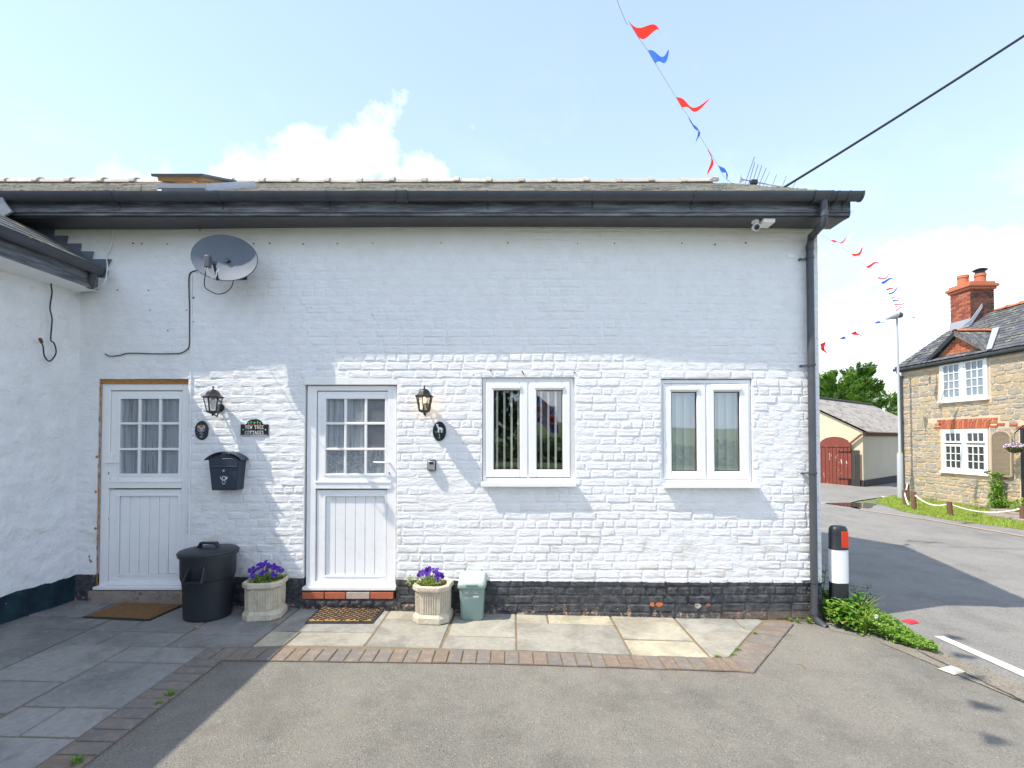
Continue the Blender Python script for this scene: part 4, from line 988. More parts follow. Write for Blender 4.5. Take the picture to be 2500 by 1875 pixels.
# ------------------------------------------------------------------ wing on the left
wing = thing('whitewashed_wing', 'low whitewashed rubble wing at left edge with teal black plinth and sloping eaves', 'outbuilding', (-4.8, -2, .1))
def wxf(y, z):
    t = -y; n1 = noise.noise((y * 2.2, z * 2.8, 1)) ; n2 = noise.noise((y * 6, z * 9, 2)); n3 = noise.noise((y * 17, z * 24, 3))
    return XL - .10 * t + .020 * n1 + .012 * n2 + .005 * n3 - .01
b = MB(); b.grid(lambda u, v: (wxf(.08 - 6.2 * u, -.1 + 3.42 * v), .08 - 6.2 * u, -.1 + 3.42 * v), 230, 150)
b.build('wall', M['wing'], wing, ang=0, fixn=False)
b = MB(); b.box(-9, -5.2, -6.1, .3, -.1, 3.2); b.build('wall', M['wing'], wing, smooth=False)
# the wing's eaves lie parallel to its wall (gutter casts the long diagonal shadow)
GX = -4.07; WE = 3.40
wt = .56
b = MB(); pr = [(GX - .02, WE + .04), (-9, WE + .04 + (-GX - .02 + 0) * 0 + (9 + GX) * wt), (-9, WE - .12 + (9 + GX) * wt), (GX - .06, WE - .02)]
b.prism([(x, .02, z) for x, z in pr], (0, -6.4, 0)); wroof = b.build('roof', M['slate2'], wing, smooth=False)
for k in range(5):
    b = MB(); s_ = k * .14; xx = GX - .02 - s_; zz = WE + .04 + s_ * wt
    for y0_ in range(0, 22):
        ya = .0 - y0_ * .29; b.add([(xx, ya, zz + .020), (xx, ya - .284, zz + .020), (xx - .2, ya - .284, zz + .2 * wt + .010), (xx - .2, ya, zz + .2 * wt + .010), (xx, ya, zz + .010), (xx, ya - .284, zz + .010)], [(0, 1, 2, 3), (1, 0, 4, 5)], rnd.uniform(.01, .99))
    b.build('slate_course', M['slate2'], wroof, smooth=False, fixn=False)
b = MB(); b.box(GX - .09, GX - .065, -6.4, -.02, WE - .17, WE + .02); b.build('fascia_board', M['fascia'], wing, smooth=False)
b = MB(); b.prism([(XL - .1, .0, 3.21), (GX - .09, .0, WE - .17), (GX - .09, 0, WE - .155), (XL - .1, 0, 3.235)], (0, -6.4, 0)); b.build('soffit', M['upvc_worn'], wing, smooth=False)
b = MB(); r_ = .055
pa = [(GX - .008 + r_ * math.cos(a), WE + .02 + 1.2 * r_ * math.sin(a)) for a in [math.pi + math.pi * k / 8 for k in range(9)]] + [(GX - .008 + (r_ - .004) * math.cos(a), WE + .02 + 1.2 * (r_ - .004) * math.sin(a)) for a in [2 * math.pi - math.pi * k / 8 for k in range(9)]]
b.prism([(x, -.06, z) for x, z in pa], (0, -6.3, 0)); wg = b.build('gutter', M['black_pvc'], wing)
b = MB(); b.prism([(GX - .008 + (r_ + .006) * math.cos(a), -.035, WE + .02 + 1.25 * (r_ + .006) * math.sin(a)) for a in [math.pi + math.pi * k / 8 for k in range(9)]], (0, -.035, 0)); b.build('gutter_end_cap', M['black_pvc'], wg)
b = MB(); b.tube([(GX - .03, -.12, WE - .03), (GX - .06, -.11, WE - .10), (GX - .10, -.08, WE - .16)], .036, 12); b.build('gutter_outlet', M['black_pvc'], wg)
# stepped flashing against the cottage wall
pts = [(137, 554), (133, 577), (169, 577), (165, 596), (201, 596), (198, 615), (231, 615), (226, 634), (275, 634), (258, 662), (120, 590), (60, 556)]
b = MB(); b.prism([Vector((W(*p).x, wy(-4.2) - .018, W(*p).z)) for p in pts], (0, .012, 0)); b.build('stepped_flashing', M['lead_dark'], wing, smooth=False)

# ------------------------------------------------------------------ fittings on the cottage wall
def mount(px, py, name, label, cat, group=None):
    p = W(px, py); return p, thing(name, label, cat, (p.x, wy(p.x), p.z), group)
# satellite dish
def dish():
    c = P(547, 628, -.26); t = thing('satellite_dish', 'dark grey oval satellite dish mounted high on the white wall', 'satellite dish', (c.x, -.02, c.z))
    nrm = Vector((.10, -.96, .16)).normalized(); tl = R(12)
    ux = Vector((1, .12, 0)).normalized(); uz = nrm.cross(ux).normalized()
    if uz.z < 0: uz = -uz
    ux = uz.cross(-nrm).normalized(); ux = ux if ux.x > 0 else -ux
    ux2 = ux * math.cos(tl) - uz * math.sin(tl); uz2 = uz * math.cos(tl) + ux * math.sin(tl)
    A_, B2_ = .305, .232
    def pt(r, a, off=0): return c + ux2 * (A_ * r * math.cos(a)) + uz2 * (B2_ * r * math.sin(a)) - nrm * (.075 * (1 - r * r)) - nrm * off
    b = MB(); n = 48; rs = [0.001, .25, .5, .75, .93, 1.0]
    vs = [pt(r, 6.2832 * k / n) for r in rs for k in range(n)] + [pt(1.015, 6.2832 * k / n, .012) for k in range(n)] + [pt(r, 6.2832 * k / n, .008) for r in rs[::-1] for k in range(n)]
    m = len(vs) // n; b.add(vs, [(i * n + k, i * n + (k + 1) % n, (i + 1) * n + (k + 1) % n, (i + 1) * n + k) for i in range(m - 1) for k in range(n)])
    b.build('reflector', M['dish'], t, ang=60)
    base = pt(1.0, R(-88)); lnb = P(506, 638, -.52)
    b = MB(); b.bar(base + nrm * .0, lnb + Vector((.03, .05, .0)), .018, .03); b.build('arm', M['black'], t)
    b = MB(); b.bar(lnb + Vector((0, .01, -.055)), lnb + Vector((0, .01, .055)), .045, .05, up=nrm); b.build('receiver', M['darkmetal'], t, bevel=.008)
    b = MB(); b.tube([lnb + Vector((.0, .03, .02)), lnb + Vector((.035, .075, .01))], [.022, .03], 14); b.build('feed_horn', M['darkmetal'], t)
    b = MB(); b.tube([c - nrm * .05, (c.x, -.1, c.z - .02), (c.x, wy(c.x), c.z - .02)], .02, 10); b.box(c.x - .06, c.x + .06, wy(c.x) - .012, wy(c.x) + .002, c.z - .12, c.z + .08); b.build('wall_bracket', M['black'], t)
    for u in (.0, .13):
        q = pt(.1, 0) + ux2 * u * .6; b = MB(); b.tube([q + nrm * .004, q - nrm * .01], .006, 6); b.build('bolt', M['black'], t)
    l = lnb
    b = MB(); b.tube([l + Vector((.0, 0, -.05)), l + Vector((.0, .01, -.09)), l + Vector((.02, .05, -.13)), l + Vector((.05, .05, -.12)), l + Vector((.06, .04, -.08)), l + Vector((.07, .06, -.05))], .006, 6); b.tube([l + Vector((-.012, 0, -.05)), l + Vector((-.012, .01, -.10)), l + Vector((.01, .06, -.14))], .004, 6)
    b.build('white_lead', M['white_cable'], t)
    return c, lnb
dc, lnb = dish()
def wire(name, label, pts, r, mat, cat='cable', sm=8):
    """smooth polyline through points"""
    pts = [Vector(p) for p in pts]; out = []
    for i in range(len(pts) - 1):
        p0, p1, p2, p3 = pts[max(i - 1, 0)], pts[i], pts[i + 1], pts[min(i + 2, len(pts) - 1)]
        for k in range(sm):
            t = k / sm; out.append(.5 * ((2 * p1) + (p2 - p0) * t + (2 * p0 - 5 * p1 + 4 * p2 - p3) * t * t + (3 * p1 - p0 - 3 * p2 + p3) * t ** 3))
    out.append(pts[-1]); b = MB(); b.tube(out, r, 6); o = b.build(name, mat, None, ang=0); return tag(o, label, cat)
def wp(px, py, o=.012): p = W(px, py); return Vector((p.x, wy(p.x) - o, p.z))
wire('cable', 'thin black cable running down from dish and across to the left, pinned to wall', [P(495, 656, -.06), wp(478, 662), wp(464, 672), wp(463, 715), wp(464.5, 750), wp(464.5, 800), wp(464, 842), wp(457, 855), wp(440, 863), wp(415, 864), wp(377, 864), wp(317, 863), wp(295, 868), wp(270, 870), wp(259, 864)], .0052, M['cable'])
wire('cable', 'black cable looping below the satellite dish', [lnb + Vector((-.02, .02, -.05)), P(499, 696, -.3), P(512, 710, -.2), P(531, 718, -.12), P(550, 714, -.12), P(564, 702, -.15), P(570, 686, -.2)], .0045, M['cable'])
wire('cable_conduit', 'white painted conduit running down beside the left door', [wp(469, 672, .008), wp(468, 780, .008), wp(467, 900, .008), wp(466, 1100, .008), wp(463, 1290, .008), wp(462, 1370, .008)], .006, M['upvc'], 'conduit')
def xp(px, py): p = PX(px, py, -4.37); return p
wire('cable', 'black cable hanging on the wing wall and ending in a hook shape', [xp(170, 690), xp(128, 689), xp(127, 715), xp(122, 752), xp(127, 780), xp(124, 828), xp(132, 838), xp(137, 860), xp(127, 878), xp(118, 881), xp(108, 868), xp(105, 845), xp(99, 835)], .006, M['cable'])
b = MB(); p = xp(102, 836); b.tube([p, p + Vector((.01, -.03, .03))], .014, 7); o = b.build('cable_stub', M['rust']); tag(o, 'worn cable end at the hook of the black cable on the wing wall', 'cable end')
wire('cable', 'pale cable dropping from the eaves to the wing gutter', [wp(280, 560), wp(277, 585), wp(270, 612), wp(263, 630), P(262, 655, -.05), P(255, 690, -.08), P(240, 702, -.06), P(226, 706, -.05)], .0055, M['white_cable'])

# lanterns
def lantern(px, py, lit, label):
    s = 1.0; p = W(px, py); yc = wy(p.x) - .13; c = P(px, py, yc)
    t = thing('wall_lantern', label, 'lantern', (p.x, wy(p.x), p.z), 'black hexagonal wall lanterns')
    hx = lambda r, z, n=6: [(c.x + r * math.cos(R(60 * k + 30)), c.y + r * math.sin(R(60 * k + 30)), c.z + z) for k in range(n)]
    b = MB(); b.lathe([(.095, .052), (.098, .060), (.070, .075), (.062, .086), (.058, .10), (.045, .118), (.022, .130), (.008, .136), (.006, .15), (.012, .156), (.004, .165)], 6, c, rot=R(30)); b.build('roof', M['black'], t, ang=30)
    b = MB()
    top = hx(.080, .054); bot = hx(.052, -.085)
    for i in range(6): b.bar(top[i], bot[i], .009, .009)
    for ring, w in ((top, .010), (bot, .012)):
        for i in range(6): b.bar(ring[i], ring[(i + 1) % 6], w, w)
    b.lathe([(.052, -.088), (.05, -.094), (.02, -.105), (.008, -.11), (.012, -.118), (.002, -.128)], 6, c, rot=R(30)); b.build('frame', M['black'], t, smooth=False)
    for i in range(6):
        j = (i + 1) % 6; b = MB(); b.add([top[i], top[j], bot[j], bot[i]], [(0, 1, 2, 3)]); b.build('pane', M['lantern_glass'], t, smooth=False)
    b = MB()
    if lit: b.lathe([(.002, -.005), (.013, .0), (.018, .02), (.016, .036), (.004, .045)], 12, c); b.build('bulb', M['bulb_lit'], t)
    else: b.lathe([(.002, .048), (.02, .04), (.027, .015), (.022, -.015), (.013, -.035), (.013, -.055), (.002, -.06)], 12, c); b.build('bulb', M['bulb'], t)
    b = MB(); b.tube([(c.x, c.y, c.z - .10), (c.x, (c.y + wy(p.x)) / 2, c.z - .13), (c.x, wy(p.x) - .01, c.z - .05)], .007, 8); b.tube([(c.x, wy(p.x), c.z - .04), (c.x, wy(p.x) - .015, c.z - .04)], .04, 14); b.tube([(c.x, wy(p.x), c.z + .02), (c.x, c.y + .04, c.z + .06)], .008, 8); b.build('bracket', M['black'], t)
    if lit:
        ld = bpy.data.lights.new('lantern_light', 'POINT'); ld.energy = .3; ld.color = (1, .62, .25); ld.shadow_soft_size = .02
        lo = bpy.data.objects.new('lantern_light', ld); COL.objects.link(lo); lo.location = (c.x, c.y, c.z - .02); lo.parent = t; lo.matrix_parent_inverse = Matrix.Translation(-ROOTS[t.name])
lantern(520, 984, False, 'unlit black wall lantern beside the left door above the flowered oval plaque')
lantern(1036, 982, True, 'lit black wall lantern glowing amber right of the right door')

# plaques and signs
def oval(px, py, name, label, w=.135, h=.195):
    p = W(px, py); y = wy(p.x); t = thing(name, label, 'house number plaque', (p.x, y, p.z), 'oval house number plaques'); b = MB(); n = 36
    for (k, y0, y1) in ((1.0, -.010, .006), (.90, -.016, -.009)):
        b.prism([(p.x + w / 2 * k * math.cos(6.2832 * i / n), y + y1, p.z + h / 2 * k * math.sin(6.2832 * i / n)) for i in range(n)], (0, y0 - y1, 0))
    b.build('plate', M['enamel_navy'], t, ang=40, bevel=.002)
    b = MB(); pr = [(p.x + w / 2 * .93 * math.cos(6.2832 * i / n), y - .017, p.z + h / 2 * .93 * math.sin(6.2832 * i / n)) for i in range(n + 1)]; b.tube(pr, .0028, 6); b.build('rim', M['enamel_navy'], t)
    return p, y - .0165, t
def disc(b, x, y, z, rx, rz, n=10, d=.002, a=0):
    b.prism([(x + rx * math.cos(6.2832 * i / n) * math.cos(a) - rz * math.sin(6.2832 * i / n) * math.sin(a), y, z + rx * math.cos(6.2832 * i / n) * math.sin(a) + rz * math.sin(6.2832 * i / n) * math.cos(a)) for i in range(n)], (0, -d, 0))
GL = {'Y': [((0, 1), (.4, .5)), ((.8, 1), (.4, .5)), ((.4, .5), (.4, 0)), ((.2, 0), (.6, 0)), ((-.1, 1), (.15, 1)), ((.65, 1), (.9, 1))],
      'E': [((.1, 0), (.1, 1)), ((0, 1), (.65, 1)), ((0, 0), (.68, 0)), ((.1, .5), (.5, .5)), ((.65, 1), (.65, .82)), ((.68, 0), (.68, .2))],
      'W': [((0, 1), (.28, 0)), ((.28, 0), (.5, .8)), ((.5, .8), (.72, 0)), ((.72, 0), (1, 1)), ((-.1, 1), (.15, 1)), ((.85, 1), (1.1, 1))],
      'T': [((0, 1), (.8, 1)), ((.4, 1), (.4, 0)), ((.2, 0), (.6, 0)), ((0, 1), (0, .8)), ((.8, 1), (.8, .8))],
      'R': [((.1, 0), (.1, 1)), ((0, 1), (.5, 1)), ((.5, 1), (.65, .85)), ((.65, .85), (.65, .65)), ((.65, .65), (.5, .5)), ((.5, .5), (.1, .5)), ((.4, .5), (.72, 0)), ((0, 0), (.25, 0)), ((.65, 0), (.85, 0))],
      'C': [((.75, .8), (.6, 1)), ((.6, 1), (.3, 1)), ((.3, 1), (.05, .75)), ((.05, .75), (.05, .25)), ((.05, .25), (.3, 0)), ((.3, 0), (.6, 0)), ((.6, 0), (.78, .2)), ((.75, .8), (.75, 1))],
      'O': [((.3, 0), (.55, 0)), ((.55, 0), (.8, .25)), ((.8, .25), (.8, .75)), ((.8, .75), (.55, 1)), ((.55, 1), (.3, 1)), ((.3, 1), (.05, .75)), ((.05, .75), (.05, .25)), ((.05, .25), (.3, 0))],
      'A': [((0, 0), (.4, 1)), ((.4, 1), (.8, 0)), ((.17, .38), (.63, .38)), ((-.1, 0), (.15, 0)), ((.65, 0), (.9, 0))],
      'G': [((.75, .8), (.6, 1)), ((.6, 1), (.3, 1)), ((.3, 1), (.05, .75)), ((.05, .75), (.05, .25)), ((.05, .25), (.3, 0)), ((.3, 0), (.6, 0)), ((.6, 0), (.75, .12)), ((.75, .12), (.75, .45)), ((.55, .45), (.88, .45))],
      'S': [((.62, .82), (.5, 1)), ((.5, 1), (.2, 1)), ((.2, 1), (.05, .82)), ((.05, .82), (.1, .62)), ((.1, .62), (.6, .4)), ((.6, .4), (.66, .2)), ((.66, .2), (.5, 0)), ((.5, 0), (.2, 0)), ((.2, 0), (.05, .18))],
      '1': [((.1, .8), (.3, 1)), ((.3, 1), (.3, 0)), ((.1, 0), (.5, 0))],
      '2': [((.05, .75), (.2, 1)), ((.2, 1), (.5, 1)), ((.5, 1), (.65, .75)), ((.65, .75), (.55, .5)), ((.55, .5), (.05, 0)), ((.05, 0), (.7, 0)), ((.7, 0), (.7, .15))]}
WID = {'W': 1.15, 'E': .8, 'S': .8, '1': .5, '2': .75}
def text(b, txt, x, y, z, h, th, sq=1.0, gap=.22):
    tot = sum((WID.get(c, .95) if c != ' ' else .45) + gap for c in txt) - gap; cx = x - tot * h * sq / 2
    for c in txt:
        if c != ' ':
            for (a, d) in GL[c]: b.bar((cx + a[0] * h * sq, y, z + a[1] * h), (cx + d[0] * h * sq, y, z + d[1] * h), th, .003, up=(0, 1, 0))
        cx += ((WID.get(c, .95) if c != ' ' else .45) + gap) * h * sq
p, y, t = oval(494, 1051, 'number_plaque', 'oval navy plaque with flower bouquet and number 2, below the unlit lantern')
b = MB()
for (dx, dz) in ((-.022, .035), (.022, .035), (0, .012)):
    for k in range(5): disc(b, p.x + dx + .011 * math.cos(k * 1.257), y, p.z + dz + .011 * math.sin(k * 1.257), .008, .008)
b.build('painted_flowers', M['sign_pink'], t)
b = MB()
for (dx, dz) in ((-.032, .005), (.032, .005), (-.018, -.008), (.02, -.006), (0, -.012)): disc(b, p.x + dx, y, p.z + dz, .011, .007, 8, a=dx * 20)
b.build('painted_blue_petals', M['sign_blue'], t)
b = MB()
for (dx, dz) in ((0, .05), (-.012, .045), (.012, .046)): disc(b, p.x + dx, y, p.z + dz, .007, .010, 6)
b.build('painted_leaves', M['sign_green'], t)
b = MB(); text(b, '2', p.x, y - .001, p.z - .068, .042, .006); b.build('number', M['sign_tan'], t, smooth=False)
p, y, t = oval(1073, 1053, 'number_plaque', 'oval navy plaque with white lamb and number 1, below the lit lantern')
b = MB(); disc(b, p.x + .008, y, p.z + .028, .024, .013, 12, a=-.15); disc(b, p.x - .016, y, p.z + .048, .010, .014, 8, a=.5); disc(b, p.x - .022, y, p.z + .064, .013, .008, 8)
b.bar((p.x - .034, y, p.z + .070), (p.x - .008, y, p.z + .068), .006, .003, up=(0, 1, 0))
for dx in (-.012, -.004, .018, .026): b.bar((p.x + dx, y, p.z + .022), (p.x + dx + .002, y, p.z - .012), .006, .003, up=(0, 1, 0))
b.bar((p.x + .030, y, p.z + .03), (p.x + .036, y, p.z + .012), .005, .003, up=(0, 1, 0)); b.build('painted_lamb', M['sign_white'], t, smooth=False)
b = MB()
for k in range(9): b.bar((p.x - .036 + k * .009, y, p.z - .016), (p.x - .039 + k * .0095, y, p.z + .002 + .004 * (k % 2)), .003, .002, up=(0, 1, 0))
b.build('painted_grass', M['sign_green'], t, smooth=False)
b = MB(); text(b, '1', p.x, y - .001, p.z - .068, .044, .006); b.build('number', M['sign_tan'], t, smooth=False)
# cottages sign
a = W(589, 1040); c = W(656, 1064); y = wy(a.x); xm = (a.x + c.x) / 2
t = thing('house_name_sign', 'black arched sign reading YEW TREE COTTAGES in white letters', 'sign', (xm, y, c.z))
w = (c.x - a.x) / 2; zb, zm = c.z, W(600, 1036).z; hh = W(600, 1024).z - zm
out = [(xm - w, zb), (xm + w, zb), (xm + w, zm), (xm + w * .62, zm)] + [(xm + w * .56 * math.cos(R(q)), zm + hh * math.sin(R(q)) + .004) for q in range(8, 173, 12)] + [(xm - w * .62, zm), (xm - w, zm)]
b = MB(); b.prism([(x, y + .004, z) for x, z in out], (0, -.018, 0)); b.build('plate', M['enamel_black'], t, bevel=.002)
yb = y - .016
b = MB(); zl = W(600, 1047).z; text(b, 'YEW TREE', xm, yb, zl, .033, .0038, .66, .24); text(b, 'COTTAGES', xm, yb, W(600, 1060).z, .033, .0038, .64, .22); b.build('lettering', M['sign_white'], t, smooth=False)
b = MB(); disc(b, xm - w * .80, yb + .001, W(600, 1049).z, .006, .006); disc(b, xm + w * .80, yb + .001, W(600, 1049).z, .006, .006); b.build('screw', M['sign_white'], t)
b = MB(); b.bar((xm - w * .94, yb, zb + .006), (xm + w * .94, yb, zb + .006), .006, .004, up=(0, 1, 0)); b.build('lower_rim', M['sign_silver'], t, smooth=False)
b = MB(); g = MB()
for dx, hg_ in ((-.058, .016), (-.032, .026), (0, .018), (.032, .026), (.058, .016)):
    b.box(xm + dx - .007, xm + dx + .007, yb - .001, yb + .002, zm - .006, zm + .006); disc(g, xm + dx, yb, zm + .008 + hg_ / 2, .0085 if dx else .014, hg_ / 2, 8)
b.build('painted_pots', M['sign_terra'], t, smooth=False); g.build('painted_trees', M['sign_green'], t)
# letterbox
p = W(550, 1160); y = wy(p.x)
t = thing('letterbox', 'navy black steel letterbox with arched lid and posthorn emblem', 'letterbox', (p.x, y, p.z))
yf_ = y - .135
A1 = P(509, 1124, yf_); A2 = P(584, 1124, yf_); A3 = P(577, 1197, yf_); A4 = P(517, 1197, yf_)
def arch(x0, x1, z, h, n=14): return [(x1 + (x0 - x1) * k / n, z + h * math.sin(math.pi * k / n) ** .75) for k in range(n + 1)]
prof = [(A4.x, A4.z), (A3.x, A3.z), (A2.x, A2.z)] + arch(A1.x, A2.x, A2.z, .062)[1:-1] + [(A1.x, A1.z)]
b = MB(); b.prism([(x, yf_, z) for x, z in prof], (0, .13, 0)); b.build('body', M['letterbox'], t, bevel=.003)
ap = arch(A1.x - .03, A2.x + .03, A2.z + .001, .078, 18); ap2 = [(x, z + .006) for x, z in ap][::-1]
b = MB(); b.prism([(x, yf_ - .022, z) for x, z in ap + ap2], (0, .15, 0)); b.build('lid', M['letterbox'], t)
b = MB(); b.box(A1.x + .012, A2.x - .012, yf_ - .010, yf_ + .0, A1.z - .058, A1.z + .020); b.build('flap', M['letterbox'], t, bevel=.004)
b = MB(); b.box(A1.x + .016, A2.x - .016, yf_ - .016, yf_ - .008, A1.z - .060, A1.z - .054); b.build('flap_lip', M['darkmetal'], t)
D1 = [(A4.x + .012, A4.z + .010), (A3.x - .012, A3.z + .010), (A2.x - .016, A2.z - .075), (A1.x + .016, A1.z - .075)]
b = MB(); b.prism([(x, yf_ - .005, z) for x, z in D1], (0, .006, 0)); b.build('front_panel', M['letterbox'], t, bevel=.002)
cx = (A3.x + A4.x) / 2; b = MB(); b.tube([(cx, yf_, A1.z - .100), (cx, yf_ - .014, A1.z - .100)], .011, 14); b.build('lock', M['chrome'], t)
b = MB(); z0 = A1.z - .172; ye = yf_ - .0065
for k in range(20):
    a0, a1 = 6.2832 * k / 20, 6.2832 * (k + 1) / 20; b.bar((cx + .017 * math.cos(a0), ye, z0 + .017 * math.sin(a0)), (cx + .017 * math.cos(a1), ye, z0 + .017 * math.sin(a1)), .007, .002, up=(0, 1, 0))
hp = [(-.036, .016), (-.033, .004), (-.026, -.008), (-.016, -.018), (0, -.022), (.014, -.018), (.026, -.006)]
for (q, r_), w_ in zip(zip(hp, hp[1:]), (.004, .005, .006, .007, .008, .009)): b.bar((cx + q[0], ye, z0 + q[1]), (cx + r_[0], ye, z0 + r_[1]), w_, .002, up=(0, 1, 0))
b.prism([(cx + .018, ye + .001, z0 - .002), (cx + .024, ye + .001, z0 - .016), (cx + .040, ye + .001, z0 + .004), (cx + .022, ye + .001, z0 + .016)], (0, -.002, 0))
for s_ in (-1, 1): b.bar((cx + s_ * .008, ye, z0 - .02), (cx + s_ * .014, ye, z0 - .040), .004, .002, up=(0, 1, 0)); b.bar((cx + s_ * .014, ye, z0 - .040), (cx + s_ * .020, ye, z0 - .036), .004, .002, up=(0, 1, 0))
b.build('posthorn_emblem', M['sign_silver'], t, smooth=False)
b = MB(); b.box(cx - .014, cx + .014, ye - .001, ye + .001, z0 - .058, z0 - .052); b.build('small_print', M['sign_silver'], t, smooth=False)
# key safe
p = W(1055, 1136); y = wy(p.x); t = thing('key_safe', 'small silver and black key safe right of the right door', 'key safe', (p.x, y, p.z))
b = MB(); b.box(p.x - .042, p.x + .042, y - .045, y, p.z - .056, p.z + .056); b.build('body', M['black'], t, bevel=.012)
b = MB(); b.box(p.x - .034, p.x + .034, y - .052, y - .044, p.z - .049, p.z + .044); b.build('cover', M['chrome'], t, bevel=.008)
b = MB(); b.box(p.x - .020, p.x + .020, y - .055, y - .051, p.z + .012, p.z + .036); b.build('dial_window', M['black'], t, bevel=.002)
b = MB(); b.box(p.x - .024, p.x + .018, y - .0545, y - .051, p.z - .044, p.z - .038); b.build('printed_mark', M['black'], t)
# security camera and junction box
c = P(1844, 555, -.14); t = thing('security_camera', 'small white turret security camera under the eaves', 'camera', (c.x, c.y, 3.876))
b = MB(); b.tube([(c.x + .0, c.y, 3.876), (c.x, c.y, 3.855)], .034, 18); b.build('base', M['upvc'], t)
b = MB(); e = Vector((c.x + .002, c.y - .005, c.z - .002)); d = Vector((0, -1, -.35)).normalized(); b.tube([e - d * .03, e + d * .012, e + d * .022], [.028, .036, .034], 20); b.build('housing', M['upvc'], t)
b = MB(); b.tube([e + d * .0225, e + d * .026], .028, 20); b.build('face', M['darkmetal'], t)
b = MB(); b.tube([e + d * .026, e + d * .032], .015, 14); b.build('lens', M['enamel_black'], t)
c = P(1872, 541, -.15); b = MB(); b.box(c.x - .058, c.x + .058, -.20, -.06, 3.835, 3.875); o = b.build('junction_box', M['upvc_worn'], bevel=.006); tag(o, 'white junction box fixed under the eaves beside the camera', 'junction box')

# ------------------------------------------------------------------ things on the ground by the wall
# black coal bunker style bin
def bin_():
    g = G(507, 1505); cx, cy = P(509, 1400, -.24).x, -.24; z0 = gz(cx) + .012
    t = thing('black_bin', 'large round black plastic bin with lid and spout beside the left door', 'bin', (cx, cy, z0))
    n = 48
    b = MB(); b.lathe([(.19, 0), (.198, .012), (.210, .30), (.216, .36), (.223, .365), (.228, .385), (.232, .585)], n, (cx, cy, z0)); b.build('body', M['binblack'], t, ang=30)
    b = MB(); b.lathe([(.232, .572), (.250, .574), (.252, .60), (.246, .617), (.236, .622), (.10, .640), (.0015, .643)], n, (cx, cy, z0)); b.lathe([(.255, .596), (.258, .602), (.250, .606)], n, (cx, cy, z0)); b.build('lid', M['binblack'], t, ang=30)
    h = z0 + .64; b = MB(); b.prism([(cx - .11, cy - .022, h - .006), (cx - .075, cy - .022, h + .05), (cx + .075, cy - .022, h + .05), (cx + .11, cy - .022, h - .006), (cx + .082, cy - .022, h - .006), (cx + .062, cy - .022, h + .030), (cx - .062, cy - .022, h + .030), (cx - .082, cy - .022, h - .006)], (0, .044, 0)); b.build('lid_handle', M['binblack'], t, bevel=.004)
    # side chute
    ch = MB(); zc = z0 + .385; xc = cx + .035; w_ = .082; yb_ = cy - .17; yt = cy - .224; yf2 = cy - .292; h_ = .125
    ch.add([(xc - w_, yb_, zc), (xc + w_, yb_, zc), (xc + w_ * .95, yf2, zc), (xc - w_ * .95, yf2, zc), (xc - w_, yb_, zc + .006), (xc + w_, yb_, zc + .006), (xc + w_ * .95, yf2, zc + .006), (xc - w_ * .95, yf2, zc + .006)], [(0, 3, 2, 1), (4, 5, 6, 7), (2, 3, 7, 6), (0, 4, 7, 3), (1, 2, 6, 5)])
    for s_ in (-1, 1): ch.prism([(xc + s_ * w_, yb_, zc), (xc + s_ * w_, yf2, zc), (xc + s_ * w_ * .8, yt, zc + h_), (xc + s_ * w_ * .8, yb_, zc + h_)], (.006, 0, 0))
    for p_, q_ in (((xc - w_, yf2, zc + .004), (xc + w_, yf2, zc + .004)), ((xc - w_ * .8, yt, zc + h_), (xc + w_ * .8, yt, zc + h_)), ((xc - w_, yf2, zc), (xc - w_ * .8, yt, zc + h_)), ((xc + w_, yf2, zc), (xc + w_ * .8, yt, zc + h_))): ch.bar(p_, q_, .011, .014)
    ch.build('chute', M['binblack'], t, smooth=False)
bin_()
def octo(w, c=.29):
    h = w / 2; k = h * (1 - c * 1.0); return [(-k, -h), (k, -h), (h, -k), (h, k), (k, h), (-k, h), (-h, k), (-h, -k)]
def planter(cx, cy, rot, label, seed):
    rn = random.Random(seed); z0 = gz(cx) + .012; t = thing('stone_planter', label, 'planter', (cx, cy, z0), 'octagonal cast stone planters')
    def ring(w, z): return [(cx + x * math.cos(rot) - y * math.sin(rot), cy + x * math.sin(rot) + y * math.cos(rot), z0 + z) for x, y in octo(w, .42)]
    def stack(levels):
        b = MB(); vs = []; [vs.extend(ring(w, z)) for w, z in levels]; n = 8; m = len(levels)
        b.add(vs, [(i * n + k, i * n + (k + 1) % n, (i + 1) * n + (k + 1) % n, (i + 1) * n + k) for i in range(m - 1) for k in range(n)] + [tuple(range(n))[::-1], tuple(range((m - 1) * n, m * n))]); return b
    b = stack([(.335, 0), (.345, .010), (.345, .055), (.318, .072), (.300, .085), (.305, .30)]); b.build('body', M['planter'], t, bevel=.006, smooth=False)
    b = stack([(.318, .288), (.345, .300), (.350, .312), (.350, .336), (.338, .346), (.275, .346), (.262, .335), (.262, .32)]); b.build('rim', M['planter'], t, bevel=.005, smooth=False)
    # flutes on each face
    for i in range(8):
        lo, hi = ring(.303, .095), ring(.307, .282); a, c = Vector(lo[i]), Vector(lo[(i + 1) % 8]); a1, c1 = Vector(hi[i]), Vector(hi[(i + 1) % 8]); L = (c - a).length; n = max(3, int(L / .021)); b = MB()
        for k in range(n):
            f = (k + .5) / n
            if f < .12 or f > .88: continue
            b.tube([a.lerp(c, f), a1.lerp(c1, f)], .0065, 6)
        b.build('fluting', M['planter'], t)
    b = MB(); b.grid(lambda u, v: (cx + (u - .5) * .25, cy + (v - .5) * .25, z0 + .325 + .02 * noise.noise((u * 5, v * 5, seed)) + (.0 if .05 < u < .95 else -.02)), 14, 14); o = b.build('soil', M['soil'], t, ang=0)
    return z0
